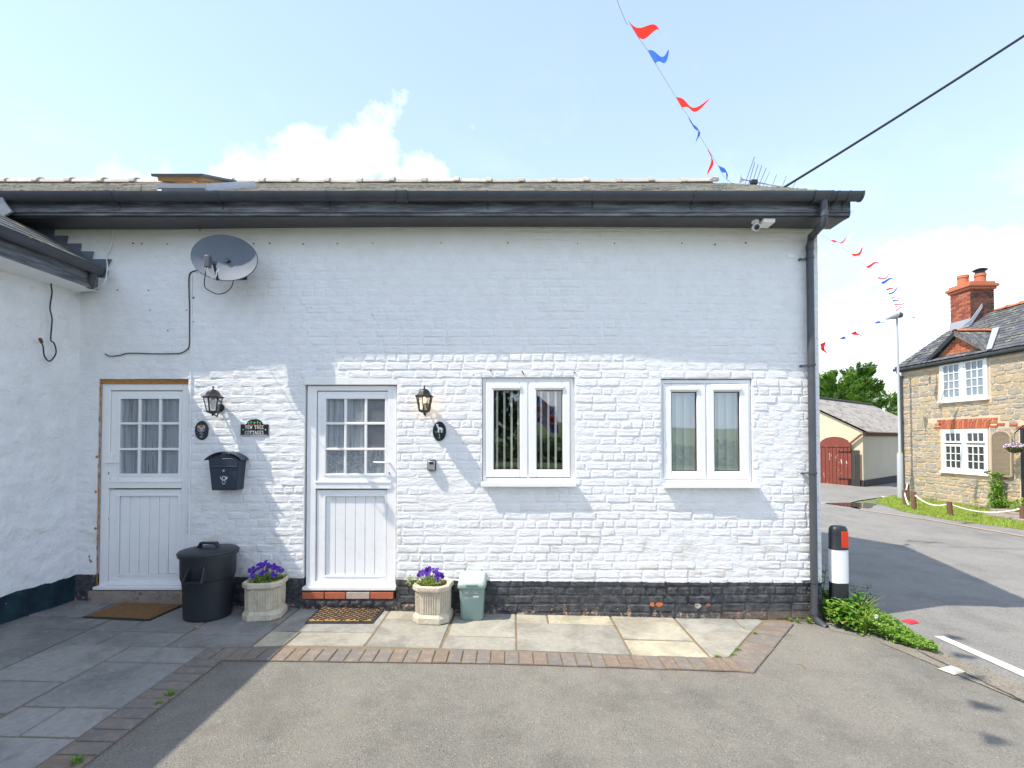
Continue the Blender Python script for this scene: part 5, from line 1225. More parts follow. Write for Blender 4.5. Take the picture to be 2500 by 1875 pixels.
def pansies(cx, cy, z0, label, seed, nf, spread, lean):
    rn = random.Random(seed); t = thing('pansy_plant', label, 'flowers', (cx, cy, z0 + .33), 'purple pansies in the planters')
    b = MB()
    for k in range(420):
        a = rn.uniform(0, 6.283); r = spread * math.sqrt(rn.random()); x = cx + r * math.cos(a) + lean * .0; y = cy + r * math.sin(a) * .8; z = z0 + .335 + rn.uniform(0, .075) * (1.2 - r / spread)
        leaf(b, Vector((x, y, z)), rn.uniform(.010, .020), rn, .55)
    b.build('foliage', M['pansy_leaf'], t, ang=0, fixn=False)['kind'] = 'stuff'
    sm = MB(); fl = []
    for k in range(nf):
        a = rn.uniform(0, 6.283); r = spread * math.sqrt(rn.random()) * .98; x = cx + r * math.cos(a) + lean; y = cy + r * math.sin(a) * .8 - .01; h = .065 + .085 * (1 - (r / spread) ** 1.3) + rn.uniform(-.015, .025)
        p = Vector((x, y, z0 + .335 + h)); sm.tube([(cx + (x - cx) * .6, cy + (y - cy) * .6, z0 + .33), p], .0018, 4)
        nrm = Vector((rn.uniform(-.7, .7), rn.uniform(-1, -.2), rn.uniform(.1, .9))).normalized(); u = nrm.cross(Vector((0, 0, 1))).normalized(); w = u.cross(nrm)
        b = MB(); sz = rn.uniform(.013, .020)
        for q in range(5):
            an = q * 1.2566 + .3; d = u * math.cos(an) + w * math.sin(an); s_ = w * math.cos(an) - u * math.sin(an)
            vs = [p - nrm * .002] + [p + d * sz * r1 + s_ * sz * .62 * r2 + nrm * rn.uniform(-.003, .004) for r1, r2 in ((.5, -1), (1.05, -.6), (1.15, .0), (1.05, .6), (.5, 1))]
            b.add(vs, [(0, i, i + 1) for i in range(1, 5)])
        b.build('flower', M['petal'], t, smooth=False, fixn=False)
    sm.build('stems', M['pansy_leaf'], t, fixn=False)
    b = MB()
def leaf(b, p, s, rn, up=.6, long=1.5):
    n = Vector((rn.uniform(-1, 1), rn.uniform(-1, 1), rn.uniform(up - .3, up + .8))).normalized(); a = n.cross(Vector((rn.uniform(-1, 1), rn.uniform(-1, 1), rn.uniform(-.3, .3)))).normalized(); c = n.cross(a)
    b.add([p - a * s * long * .5, p + c * s * .45 + n * s * .1, p + a * s * long * .5, p - c * s * .45 + n * s * .1], [(0, 1, 2, 3)], rn.uniform(.01, .99))
z0 = planter(-2.34, -.20, R(8), 'octagonal fluted stone planter of pansies left of the right door, in shade', 1)
pansies(-2.34, -.20, z0, 'purple pansies spilling over the shaded planter between the two doors', 11, 62, .165, 0)
z0 = planter(-.75, -.17, R(-6), 'octagonal fluted stone planter of pansies right of the right door, in sunlight', 2)
pansies(-.78, -.17, z0, 'purple pansies in the sunlit planter beside the green caddy', 23, 44, .125, -.0)
b = MB(); rn = random.Random(4)
for k in range(12):
    p0 = Vector((-2.2, -.2, .41)); d = Vector((rn.uniform(.2, 1), rn.uniform(-.5, .2), rn.uniform(.1, .7))).normalized() * rn.uniform(.06, .17); b.tube([p0, p0 + d * .6 + Vector((0, 0, .01)), p0 + d], [.002, .002, .0008], 4)
o = b.build('grass_sprig', M['grass'], None, ang=0); tag(o, 'thin grass sprig leaning out of the shaded planter', 'grass sprig')
b = MB()
for k in range(60):
    p0 = Vector((-.93 + rn.uniform(-.07, .05), -.2 + rn.uniform(-.06, .04), gz(-.9) + .37 + rn.uniform(-.03, .045))); leaf(b, p0, rn.uniform(.012, .022), rn)
o = b.build('trailing_leaves', M['pansy_leaf'], None, ang=0, fixn=False); tag(o, 'pale yellow green leaves trailing over the sunlit planter rim', 'plant')
# food caddy
def caddy():
    cx, cy = P(1153, 1450, -.13).x, -.10; z0 = gz(cx) + .013; t = thing('food_waste_caddy', 'pale green food waste caddy with raised handle beside the planter', 'caddy', (cx, cy, z0))
    def rr(w, d, z, y_=0, r=.03, n=4):
        pts = []
        for sx, sy, a0 in ((1, 1, 0), (-1, 1, 90), (-1, -1, 180), (1, -1, 270)):
            for k in range(n + 1):
                a = R(a0 + 90 * k / n); pts.append((cx + sx * (w / 2 - r) + r * math.cos(a), cy + y_ + sy * (d / 2 - r) + r * math.sin(a), z0 + z))
        return pts
    def st(levels):
        b = MB(); vs = []; n = 20; [vs.extend(rr(*l)) for l in levels]; m = len(levels)
        b.add(vs, [(i * n + k, i * n + (k + 1) % n, (i + 1) * n + (k + 1) % n, (i + 1) * n + k) for i in range(m - 1) for k in range(n)] + [tuple(range(n))[::-1], tuple(range((m - 1) * n, m * n))]); return b
    st([(.20, .19, 0, 0, .035), (.214, .20, .012, 0, .035), (.238, .235, .30, 0, .03), (.245, .24, .315, 0, .03), (.245, .24, .33, 0, .03)]).build('body', M['caddy'], t, ang=40)
    st([(.262, .262, .305, 0, .035), (.270, .268, .312, 0, .035), (.270, .268, .335, 0, .035), (.262, .26, .342, 0, .035)]).build('rim', M['caddy'], t, ang=40)
    b = MB(); vs = []; n = 20
    for (w, d, z, yy, r, tl) in ((.262, .26, .340, 0, .04, .0), (.258, .255, .356, 0, .04, .30), (.235, .235, .374, .006, .04, .30), (.20, .20, .382, .01, .04, .28)):
        vs += [(x, y, z_ + (y - cy + .12) * tl * .55) for x, y, z_ in rr(w, d, z, yy, r)]
    b.add(vs, [(i * n + k, i * n + (k + 1) % n, (i + 1) * n + (k + 1) % n, (i + 1) * n + k) for i in range(3) for k in range(n)] + [tuple(range(60, 80))]); b.build('lid', M['caddy_lid'], t, ang=40)
    b = MB(); b.box(cx - .055, cx + .055, cy - .142, cy - .128, z0 + .335, z0 + .352); b.build('latch', M['caddy'], t, bevel=.004)
    b = MB(); h0 = z0 + .36; y_ = cy + .10; ht = z0 + .485
    b.bar((cx - .085, y_, h0), (cx - .085, y_ + .01, ht), .028, .014, up=(0, 1, 0)); b.bar((cx + .085, y_, h0), (cx + .085, y_ + .01, ht), .028, .014, up=(0, 1, 0)); b.bar((cx - .099, y_ + .01, ht - .006), (cx + .099, y_ + .01, ht - .006), .022, .016, up=(0, 1, 0)); b.bar((cx - .072, y_ + .004, ht - .022), (cx + .072, y_ + .004, ht - .022), .008, .012, up=(0, 1, 0)); b.build('handle', M['caddy'], t, bevel=.004)
    b = MB(); yy = lambda z: cy - .1155 - (z - .1) * .045
    def mk(x, z, w, h): b.add([(cx + x - w / 2, yy(z - h / 2) - .0015, z0 + z - h / 2), (cx + x + w / 2, yy(z - h / 2) - .0015, z0 + z - h / 2), (cx + x + w / 2, yy(z + h / 2) - .0015, z0 + z + h / 2), (cx + x - w / 2, yy(z + h / 2) - .0015, z0 + z + h / 2)], [(0, 1, 2, 3)])
    for k in range(7): mk(-.07 + k * .008, .285, .005, .004); mk(.012 + k * .0065, .284, .004, .0035)
    mk(-.058, .266, .010, .010); mk(-.038, .266, .012, .009); mk(.028, .267, .006, .011); mk(.048, .264, .013, .009); mk(.042, .232, .056, .014); mk(.025, .220, .072, .003)
    for k in range(6): mk(-.068 + k * .008, .222, .006, .003); mk(-.066 + k * .007, .212, .005, .003); mk(.02 + k * .009, .208, .004, .003)
    b.build('printed_label', M['sign_silver'], t, smooth=False, fixn=False)
caddy()
# door mats
def mat_(pts, name, label, gold):
    t = thing(name, label, 'doormat', (sum(p[0] for p in pts) / 4, sum(p[1] for p in pts) / 4, gz(pts[0][0]) + .02))
    q = [Vector((x, y, gz(x) + .016)) for x, y in pts]
    b = MB(); b.prism(q, (0, 0, .008)); b.build('rubber_backing', M['rubber'], t, smooth=False)
    c = (q[0] + q[1] + q[2] + q[3]) / 4
    def bl(u, v): a = q[0].lerp(q[1], u); d = q[3].lerp(q[2], u); return a.lerp(d, v)
    m = .035 if gold else .02
    rn = random.Random(9)
    b = MB(); b.grid(lambda u, v: tuple(bl(m + (1 - 2 * m) * u, m * 1.6 + (1 - 3.2 * m) * v) + Vector((0, 0, .013 + .005 * noise.noise((u * 30, v * 20, 0))))), 70, 40); b.build('coir_pile', M['coir_gold' if gold else 'coir'], t, ang=0, fixn=False)
    if gold:
        n = 9
        for k in range(-n + 2, n):
            for s_ in (1, -1):
                b = MB(); pts_ = []
                for i in range(13):
                    u = i / 12; v = (u * 1.55 * s_ + k / n * 1.6) + (0 if s_ > 0 else .8)
                    if 0.04 <= v <= .96: pts_.append(bl(m + (1 - 2 * m) * u, v) + Vector((0, 0, .0195)))
                if len(pts_) > 1: b.tube(pts_, .0045, 5); b.build('rubber_lattice', M['rubber'], t)
    else:
        b = MB(); e = [bl(u, 1.02) for u in [k / 14 for k in range(15)]]
        for k in range(900):
            u, v = rn.random(), rn.random(); p = bl(.02 + .96 * u, .03 + .94 * v) + Vector((0, 0, .014)); d = Vector((rn.uniform(-1, 1), rn.uniform(-1, 1), rn.uniform(.1, .6))) * .011
            s_ = Vector((d.y, -d.x, 0)).normalized() * .0012; b.add([p - s_, p + s_, p + d], [(0, 1, 2)])
        b.build('coir_fibres', M['coir'], t, smooth=False, kind='stuff', fixn=False)
mat_([(-3.91, -.39), (-3.28, -.42), (-3.24, .0), (-3.86, .0)], 'doormat', 'shaggy brown coir doormat in front of the shaded left door', False)
mat_([(-1.888, -.385), (-1.285, -.34), (-1.27, .035), (-1.90, .035)], 'doormat', 'golden coir doormat with black lattice in front of the right door', True)
# dead leaves
rn = random.Random(31); L_ = MB()
for (px, py, lab) in ((775, 1489, 'dead leaf at the left edge of the lattice doormat'), (887, 1490, 'curled orange dead leaf lying on the lattice doormat'), (182, 1480, 'dead leaf in the corner where wing and cottage meet'), (716, 1545, 'small dead leaf on the joint in front of the lattice doormat'), (671, 1530, 'tiny dead leaf in front of the shaded planter'), (333, 1476, 'dead leaf on the step edge behind the shaggy doormat'), (1395, 1500, 'dead leaf at foot of the plinth right of the caddy'), (480, 1540, 'tiny dead leaf in front of the black bin'), (920, 1498, 'dead leaf at the right edge of the lattice doormat')):
    p = G(px, py) + Vector((0, 0, .03)); b = MB()
    n = 7; a0 = rn.uniform(0, 6); b.add([p] + [p + Vector((.022 * math.cos(a0 + k) * (1 if k % 2 else .6), .018 * math.sin(a0 + k) * (1 if k % 2 else .6), rn.uniform(-.008, .012))) for k in range(n)], [(0, k, k + 1) for k in range(1, n)])
    o = b.build('fallen_leaf', M['deadleaf'], None, fixn=False); tag(o, lab, 'leaf', 'dead leaves scattered on the paving')

# bollard
p = P(2048, 1450, .05); bx, by = p.x, .05; bz = gz(bx)
t = thing('verge_bollard', 'black and white verge marker bollard with red reflector at cottage corner', 'bollard', (bx, by, bz))
zt_ = P(2048, 1285, by - .05).z; zr0 = P(2048, 1345, by - .09).z; zw0 = P(2048, 1427, by - .09).z
def rb(b, levels, sx=.082, sy=.062, n=24):
    vs = [(bx + s_ * sx * abs(math.cos(a)) ** .7 * (1 if math.cos(a) >= 0 else -1), by + s_ * sy * abs(math.sin(a)) ** .7 * (1 if math.sin(a) >= 0 else -1), z) for s_, z in levels for a in [6.2832 * k / n for k in range(n)]]
    m = len(levels); b.add(vs, [(i * n + k, i * n + (k + 1) % n, (i + 1) * n + (k + 1) % n, (i + 1) * n + k) for i in range(m - 1) for k in range(n)] + [tuple(range(n))[::-1], tuple(range((m - 1) * n, m * n))]); return b
rb(MB(), [(1.02, bz), (1.0, zw0)]).build('base', M['binblack'], t, ang=40)
rb(MB(), [(1.015, zw0), (1.015, zr0)]).build('white_sleeve', M['bollard_white'], t, ang=40)
h_ = zt_ - zr0; rb(MB(), [(1.06, zr0), (1.06, zr0 + .01), (1.0, zr0 + .02), (.99, zr0 + h_ * .72), (.93, zr0 + h_ * .88), (.78, zr0 + h_ * .97), (.5, zt_)]).build('cap', M['binblack'], t, ang=45)
b = MB(); b.box(bx - .008, bx + .056, by - .072, by - .055, zr0 + h_ * .10, zr0 + h_ * .78); b.build('reflector', M['bollard_red'], t, bevel=.003)
# road studs
def stud(px, py, w, l, m, label):
    g = G(px, py); t = thing('road_marker', label, 'road marker', (g.x, g.y, g.z)); b = MB(); z = g.z + .006; a = .35
    def q(x, y, z_): return (g.x + x * math.cos(a) - y * math.sin(a), g.y + x * math.sin(a) + y * math.cos(a), z_)
    b.add([q(-w, -l, z), q(w, -l, z), q(w, l, z), q(-w, l, z), q(-w * .65, -l * .5, z + .018), q(w * .65, -l * .5, z + .018), q(w * .65, l * .5, z + .018), q(-w * .65, l * .5, z + .018)], [(4, 5, 6, 7), (0, 1, 5, 4), (1, 2, 6, 5), (2, 3, 7, 6), (3, 0, 4, 7)]); b.build('body', m, t, smooth=False)
    b = MB(); b.add([q(-w * .5, -l * .9, z + .006), q(w * .5, -l * .9, z + .006), q(w * .42, -l * .55, z + .0185), q(-w * .42, -l * .55, z + .0185)], [(0, 1, 2, 3)]); b.build('lens', m, t, smooth=False)
stud(2221, 1519, .065, .05, M['stud_red'], 'flat red plastic road marker lying on road beside the weeds')
stud(2323, 1638, .07, .055, M['stud_white'], 'flat white plastic road marker lying on the tarmac')

# weeds by the bollard ---------------------------------------------
rn = random.Random(77)
hull = [(3.07, -.12), (3.12, .35), (3.3, .75), (3.72, .55), (3.78, .2), (3.74, -.2), (3.66, -.62), (3.62, -.70), (3.45, -.55), (3.3, -.38), (3.18, -.25)]
def inpoly(x, y, pg):
    c = False
    for i in range(len(pg)):
        (x1, y1), (x2, y2) = pg[i - 1], pg[i]
        if (y1 > y) != (y2 > y) and x < (x2 - x1) * (y - y1) / (y2 - y1) + x1: c = not c
    return c
b = MB(); k = 0
while k < 17000:
    x, y = rn.uniform(3.0, 3.9), rn.uniform(-.75, .8)
    if not inpoly(x, y, hull): continue
    d = max(0, 1 - math.hypot((x - 3.3) / .5, (y - .1) / .75)); z = gz(x) + .015 + rn.random() ** .6 * (.06 + .29 * d) * (.75 + .5 * noise.noise((x * 7, y * 7, 0)))
    s_ = rn.uniform(.008, .026); p0 = Vector((x, y, z))
    for q in range(3):
        a = q * 2.1 + rn.random(); leaf(b, p0 + Vector((math.cos(a), math.sin(a), 0)) * s_ * .5, s_, rn, .9, 1.2)
    k += 3
o = b.build('ground_cover', M['leaf'], None, ang=0, fixn=False); tag(o, 'low bright green ground cover spreading from the corner to the road', 'weeds', kind='stuff')
def bigleaf(b, p, d, L, w, tint, rn):
    d = d.normalized(); s_ = d.cross(Vector((0, 0, 1))).normalized(); dn = Vector((0, 0, -1)); n = 6; L2 = []; R2 = []; C2 = []
    for i in range(n + 1):
        f = i / n; ww = w * math.sin(math.pi * min(1, f * .92 + .06)) ** .8 * (1 - .25 * (i % 2)); c = p + d * L * f + dn * L * .35 * f * f; C2.append(c); L2.append(c + s_ * ww / 2 + Vector((0, 0, ww * .15))); R2.append(c - s_ * ww / 2 + Vector((0, 0, ww * .15)))
    vs = C2 + L2 + R2; m = n + 1; b.add(vs, [(i, i + 1, m + i + 1, m + i) for i in range(n)] + [(i + 1, i, 2 * m + i, 2 * m + i + 1) for i in range(n)], tint)
def nettle(x, y, h, seed, label, mt='leaf'):
    rn = random.Random(seed); t = thing('nettle_plant', label, 'weed', (x, y, gz(x)), 'leafy weeds by the bollard'); b = MB(); s_ = MB()
    for st_ in range(6):
        top = Vector((x + rn.uniform(-.10, .10), y + rn.uniform(-.1, .05), gz(x) + h * rn.uniform(.65, 1))); bt = Vector((x + rn.uniform(-.04, .04), y + rn.uniform(-.04, .04), gz(x))); s_.tube([bt, bt.lerp(top, .5) + Vector((.01, 0, 0)), top], [.004, .003, .002], 5)
        for k in range(6):
            f = .35 + .65 * k / 5; c = bt.lerp(top, f); a0 = k * 1.57 + rn.random()
            for q in range(2): a = a0 + q * 3.14; bigleaf(b, c, Vector((math.cos(a), math.sin(a), rn.uniform(.0, .5))), .085 * (1.25 - .6 * f), .050 * (1.25 - .5 * f), rn.uniform(.01, .99), rn)
    s_.build('stem', M[mt], t); b.build('leaves', M[mt], t, ang=0, fixn=False, kind='stuff')
nettle(3.22, -.12, .30, 1, 'broad leaved bright weed growing against the downpipe shoe')
nettle(3.34, .02, .36, 2, 'taller dark leaved weed right in front of the bollard base', 'leaf_dark')
nettle(3.18, .28, .62, 3, 'dark leafy weed growing up behind the bollard against the wall corner', 'leaf_dark')
nettle(3.62, .25, .34, 4, 'dark green weed with long leaves on the right of the bollard', 'leaf_dark')
def tuft(x, y, n, h, seed, label, group=None, mt='grass', sp=.03):
    rn = random.Random(seed); b = MB()
    for k in range(n):
        a = rn.uniform(0, 6.283); r = rn.random() * sp; p = Vector((x + r * math.cos(a), y + r * math.sin(a), gz(x) + .008)); d = Vector((math.cos(a), math.sin(a), 0)); hh = h * rn.uniform(.5, 1); bend = rn.uniform(.2, .9) * hh; s_ = Vector((-d.y, d.x, 0)) * rn.uniform(.0018, .0035)
        m1 = p + Vector((0, 0, hh * .6)) + d * bend * .3; m2 = p + Vector((0, 0, hh * .85)) + d * bend
        b.add([p - s_, p + s_, m1 + s_, m1 - s_, m2], [(0, 1, 2, 3), (3, 2, 4)], rn.uniform(.01, .99))
    o = b.build('grass_tuft', M[mt], None, ang=0, fixn=False); return tag(o, label, 'grass', group)
tuft(3.42, -.02, 90, .34, 5, 'tall arching grass tuft in the weeds just right of the bollard', sp=.07)
tuft(3.33, -.22, 70, .26, 6, 'shorter upright grass tuft in the middle of the ground cover', sp=.06)
# dandelion clock
p = Vector((3.38, -.30, gz(3.4))); t = thing('dandelion_clock', 'white dandelion seed head standing in the ground cover', 'dandelion', p); b = MB(); b.tube([p, p + Vector((0, 0, .17))], .0025, 5); b.build('stem', M['leaf'], t)
b = MB(); c = p + Vector((0, 0, .18))
for k in range(140):
    d = Vector((rn.gauss(0, 1), rn.gauss(0, 1), rn.gauss(0, 1))).normalized() * .02; s_ = d.cross(Vector((0, 0, 1))).normalized() * .0015; b.add([c, c + d - s_, c + d + s_], [(0, 1, 2)])
b.build('seed_head', M['sign_white'], t, smooth=False, fixn=False, kind='stuff')
for i, (px, py, h, n, lab) in enumerate(((416, 1702, .045, 45, 'small weed tuft between clay pavers, upper one of the left edging'), (388, 1723, .03, 30, 'tiny weed tuft just below the upper weed on the left edging'), (188, 1868, .045, 40, 'weed tuft at the bottom end of the left paver edging'),
        (1750, 1607, .03, 26, 'weed tuft at the inner corner of the right paver edging'), (1790, 1602, .025, 20, 'flat weed on the right paver corner'), (1802, 1590, .03, 22, 'weed tuft on the inner edge of diagonal pavers'), (1843, 1550, .03, 26, 'weed tuft midway up the diagonal pavers'),
        (1856, 1508, .09, 14, 'reddish tall weed against the plinth'), (1899, 1514, .06, 30, 'green weed against the plinth left of downpipe'), (1925, 1517, .05, 30, 'weed at wall base midway to the downpipe'), (1946, 1520, .05, 30, 'weed at wall base close to the downpipe'), (1975, 1522, .06, 50, 'weed clump under the downpipe shoe'), (1776, 1507, .05, 40, 'dry weed at the foot of the plinth'))):
    g = G(px, py); tuft(g.x, g.y, n, h, 100 + i, lab, 'small weeds in the paving cracks', 'leaf' if i != 7 else 'grass', .022)
# grit and stones at the verge
b = MB()
for k in range(420):
    y = rn.uniform(-3.2, -.55); x = yardedge(y) + rn.gauss(.12, .07) + .0; s_ = rn.uniform(.002, .007); b.lathe([(s_ * .5, 0), (s_, s_ * .5), (s_ * .4, s_)], 5, (x, y, gz(x) + .004))
o = b.build('gravel', M['grit'], None, smooth=False, fixn=False); tag(o, 'loose grit along the broken tarmac edge', 'gravel', kind='stuff')
o = MB().build('twig', M['coir_gold']) if False else None
wire('twig', 'thin pale straw lying on the tarmac right of the paver edging', [G(1946, 1622) + Vector((0, 0, .006)), G(1957, 1625) + Vector((0, 0, .01)), G(1966, 1633) + Vector((0, 0, .006))], .003, M['coir_gold'], 'straw')

# ------------------------------------------------------------------ street beyond
# stone cottage
FX = 13.9
sc = thing('stone_cottage', 'rubble stone cottage with slate roof, brick gablet and brick chimney', 'cottage', (16.4, 8, -.4))
SY0, SY1 = 2.0, 12.62; SZ = 4.17
SOP = {'up': (9.40, 11.02, 2.90, 4.20), 'lo': (9.43, 11.0, .66, 2.04), 'dr': (7.55, 8.52, -.4, 2.06)}
b = MB()
ys = sorted(set([SY0, SY1] + [v for o in SOP.values() for v in o[:2]])); zs = sorted(set([-.6, SZ + .05] + [min(v, SZ + .05) for o in SOP.values() for v in o[2:]]))
for i in range(len(ys) - 1):
    for j in range(len(zs) - 1):
        ym, zm_ = (ys[i] + ys[i + 1]) / 2, (zs[j] + zs[j + 1]) / 2
        if any(o[0] < ym < o[1] and o[2] < zm_ < o[3] for o in SOP.values()):
            continue
        b.box(FX, FX + .35, ys[i], ys[i + 1], zs[j], zs[j + 1])
b.add([(FX + .01, SY1 - .01, -.6), (18.9, SY1 - .01, -.6), (18.9, SY1 - .01, 4.2), (16.4, SY1 - .01, 6.0), (FX + .01, SY1 - .01, 4.2)], [(0, 4, 3, 2, 1)])
b.add([(FX + .01, SY0 + .01, -.6), (18.9, SY0 + .01, -.6), (18.9, SY0 + .01, 4.2), (16.4, SY0 + .01, 6.0), (FX + .01, SY0 + .01, 4.2)], [(0, 1, 2, 3, 4)])
swall = b.build('wall', M['mortar'], sc, smooth=False, fixn=False)
def stone_v(w, h, d, rn):
    n = 10; v = []
    for s_, dd in ((1.0, .012), (.95, -d * .85), (.6, -d)):
        for k in range(n):
            a = 6.2832 * k / n; cx, cz = math.cos(a), math.sin(a); m = max(abs(cx), abs(cz)) ** .90
            v.append((dd + rn.uniform(-.006, .006) * (dd < 0), cx / m * w / 2 * s_ * rn.uniform(.93, 1.03), cz / m * h / 2 * s_ * rn.uniform(.92, 1.03)))
    v.append((-d * 1.05, 0, 0))
    f = [(r * n + k, (r + 1) * n + k, (r + 1) * n + (k + 1) % n, r * n + (k + 1) % n) for r in range(2) for k in range(n)] + [(2 * n + k, 3 * n, 2 * n + (k + 1) % n) for k in range(n)]
    return v, f
stones = []; rn = random.Random(12); z = -.5
while z < SZ:
    h = rn.choice((.08, .09, .11, .13, .15, .19)) if z < 2.1 else rn.choice((.13, .17, .2, .24, .11))
    y = SY1 - rn.uniform(0, .1)
    while y > 2.1:
        w = rn.uniform(.16, .5) * (1 if h < .16 else 1.0); y0, y1 = y - w, y; hh = min(h * rn.uniform(.85, 1.12), SZ - z - .01); cz = z + h / 2 + rn.uniform(-.012, .012)
        hit = any(o[0] - .06 < y1 and o[1] + .06 > y0 and o[2] - .05 < cz + hh / 2 and o[3] + .05 > cz - hh / 2 for o in SOP.values()) or (2.0 < cz + hh / 2 and cz - hh / 2 < 2.36 and y1 > 9.3 and y0 < 11.12)
        if hit:
            for nm, o in SOP.items():
                if o[2] - .05 < cz + hh / 2 and o[3] + .05 > cz - hh / 2:
                    if y1 > o[1] + .06 > y0 and y1 - o[1] - .06 > .08: stones.append(((o[1] + .06 + y1) / 2, cz, y1 - o[1] - .07, hh))
                    if y1 > o[0] - .06 > y0 and o[0] - .06 - y0 > .08: stones.append(((y0 + o[0] - .06) / 2, cz, o[0] - .07 - y0, hh))
        else: stones.append(((y0 + y1) / 2, cz, w - .018, hh - .014))
        y = y0
    z += h
vis = [s_ for s_ in stones if s_[0] > 8.3 and s_[1] > -.45]; vis.sort(key=lambda s_: -s_[2] * s_[3]); pk = set(map(id, vis[:298])); stf = MB()
for s_ in stones:
    v, f = stone_v(s_[2] + .014, s_[3] + .012, rn.uniform(.006, .022), rn)
    if id(s_) in pk:
        b = MB(); b.add(v, f); me = b.mesh('stone', M['stone'], True, 30); link('stone', me, swall, (FX, s_[0], s_[1]))
    else: stf.add([(FX + a, s_[0] + c, s_[1] + d) for a, c, d in v], f, rn.uniform(.01, .99))
stf.build('stonework', M['stone'], swall, ang=0, kind='stuff', fixn=False)
# gable and flat arch of brick above the lower window
def fbrick(y0, y1, z0, z1, mat, parent, x=FX, pr=.025, name='brick', skew=0):
    b = MB(); b.add([(x - pr, y0 + .004, z0 + .004), (x - pr, y1 - .004, z0 + .004), (x - pr, y1 - .004 + skew, z1 - .004), (x - pr, y0 + .004 + skew, z1 - .004), (x + .02, y0 + .004, z0 + .004), (x + .02, y1 - .004, z0 + .004), (x + .02, y1 - .004 + skew, z1 - .004), (x + .02, y0 + .004 + skew, z1 - .004)], [(0, 3, 2, 1), (0, 1, 5, 4), (1, 2, 6, 5), (2, 3, 7, 6), (3, 0, 4, 7)]); return b.build(name, mat, parent, smooth=False, fixn=False)
for k in range(19):
    y0 = 9.42 + k * .0842; sk = (y0 - 10.2) * .09; fbrick(y0, y0 + .0842, 2.05, 2.27, M['archbrick'], swall, skew=sk)
for k in range(13): fbrick(9.15 + k * .155, 9.15 + k * .155 + .13, 2.285, 2.35, M['archbrick'], swall)
for (y0, z0) in ((11.05, 2.06), (11.0, 2.17), (9.16, 2.06), (8.95, 2.12), (9.16, 2.2), (8.6, 2.1), (8.42, 2.02)): fbrick(y0, y0 + .22, z0, z0 + .065, M['archbrick'], swall)
# sash bars
def far_window(y0, y1, z0, z1, cols, rows, x, label, light, groups, gm, open_=False):
    fr_ = MB(); T = .065; fr_.box(x - .03, x + .04, y0, y0 + T, z0, z1); fr_.box(x - .03, x + .04, y1 - T, y1, z0, z1); fr_.box(x - .03, x + .04, y0 + T, y1 - T, z1 - T, z1); fr_.box(x - .03, x + .04, y0 + T, y1 - T, z0, z0 + T)
    ymid = (y0 + y1) / 2; fr_.box(x - .035, x + .04, ymid - .055, ymid + .055, z0 + T, z1 - T)
    w = fr_.build('window', M['upvc_worn'], sc, smooth=False, label=label)
    b = MB(); b.box(x - .085, x + .03, y0 - .05, y1 + .05, z0 - .05, z0 - .002); b.build('sill', M['upvc_worn'], w, smooth=False)
    for (a, c) in ((y0 + T, ymid - .055), (ymid + .055, y1 - T)):
        for (za, zb_, nc, nr) in groups:
            za, zb_ = z0 + T + (z1 - z0 - 2 * T) * za, z0 + T + (z1 - z0 - 2 * T) * zb_
            b = MB(); e = .06; b.box(x - .02, x + .03, a, a + e, za, zb_); b.box(x - .02, x + .03, c - e, c, za, zb_); b.box(x - .02, x + .03, a + e, c - e, za, za + e); b.box(x - .02, x + .03, a + e, c - e, zb_ - e, zb_)
            for k in range(1, nc): yy = a + e + (c - a - 2 * e) * k / nc; b.box(x - .016, x + .02, yy - .011, yy + .011, za + e, zb_ - e)
            for k in range(1, nr): zz = za + e + (zb_ - za - 2 * e) * k / nr; b.box(x - .013, x + .018, a + e, c - e, zz - .011, zz + .011)
            b.build('casement', M['upvc_worn'], w, smooth=False)
            for i in range(nc):
                for j in range(nr):
                    ya = a + e + (c - a - 2 * e) * i / nc; yb_ = a + e + (c - a - 2 * e) * (i + 1) / nc; zc = za + e + (zb_ - za - 2 * e) * j / nr; zd = za + e + (zb_ - za - 2 * e) * (j + 1) / nr
                    b = MB(); b.box(x + .006, x + .010, ya + .011, yb_ - .011, zc + .011, zd - .011); b.build('pane', M[gm], w, smooth=False)
    return w
far_window(9.42, 11.0, 2.93, 4.18, 3, 4, FX - .01, 'upper white cottage window with small panes under the gablet', 0, ((0, 1, 3, 4),), 'bluglass')
far_window(9.45, 10.98, .70, 2.03, 3, 3, FX + .0, 'lower white cottage window with small panes under the brick arch', 0, ((0, .66, 3, 3), (.70, 1, 3, 1)), 'darkglass')
b = MB(); b.box(FX + .05, FX + .1, 7.6, 8.48, -.4, 2.02); sdoor = b.build('door', M['black'], sc, smooth=False); b = MB(); b.box(FX - .01, FX + .08, 8.44, 8.54, -.4, 2.08); b.box(FX - .01, FX + .08, 7.5, 8.44, 2.02, 2.08); b.build('frame', M['black'], sdoor, smooth=False)
# roof: slates one by one
RXs, RZs = 16.4, 6.08; EXs, EZs = 13.68, 4.24; tn = (RZs - EZs) / (RXs - EXs); th = math.atan(tn); Ls = math.hypot(RXs - EXs, RZs - EZs)
b = MB(); b.add([(EXs, SY0 - .1, EZs - .03), (RXs, SY0 - .1, RZs - .03), (RXs, SY1 + .08, RZs - .03), (EXs, SY1 + .08, EZs - .03), (19.1, SY0 - .1, 4.2), (19.1, SY1 + .08, 4.2)], [(0, 1, 2, 3)[::-1], (1, 4, 5, 2)[::-1]])
sroof = b.build('roof', M['slate2'], sc, smooth=False, fixn=False)
sl = []
for r in range(int(Ls / .19) + 1):
    y = SY1 + .1 - (.13 if r % 2 else 0)
    if r % 2: sl.append((r, SY1 + .1 - .13, SY1 + .1))
    while y > 2.0: sl.append((r, y - .26, y)); y -= .26
dist = lambda s_: (s_[1] - CAMY) + s_[0] * .1
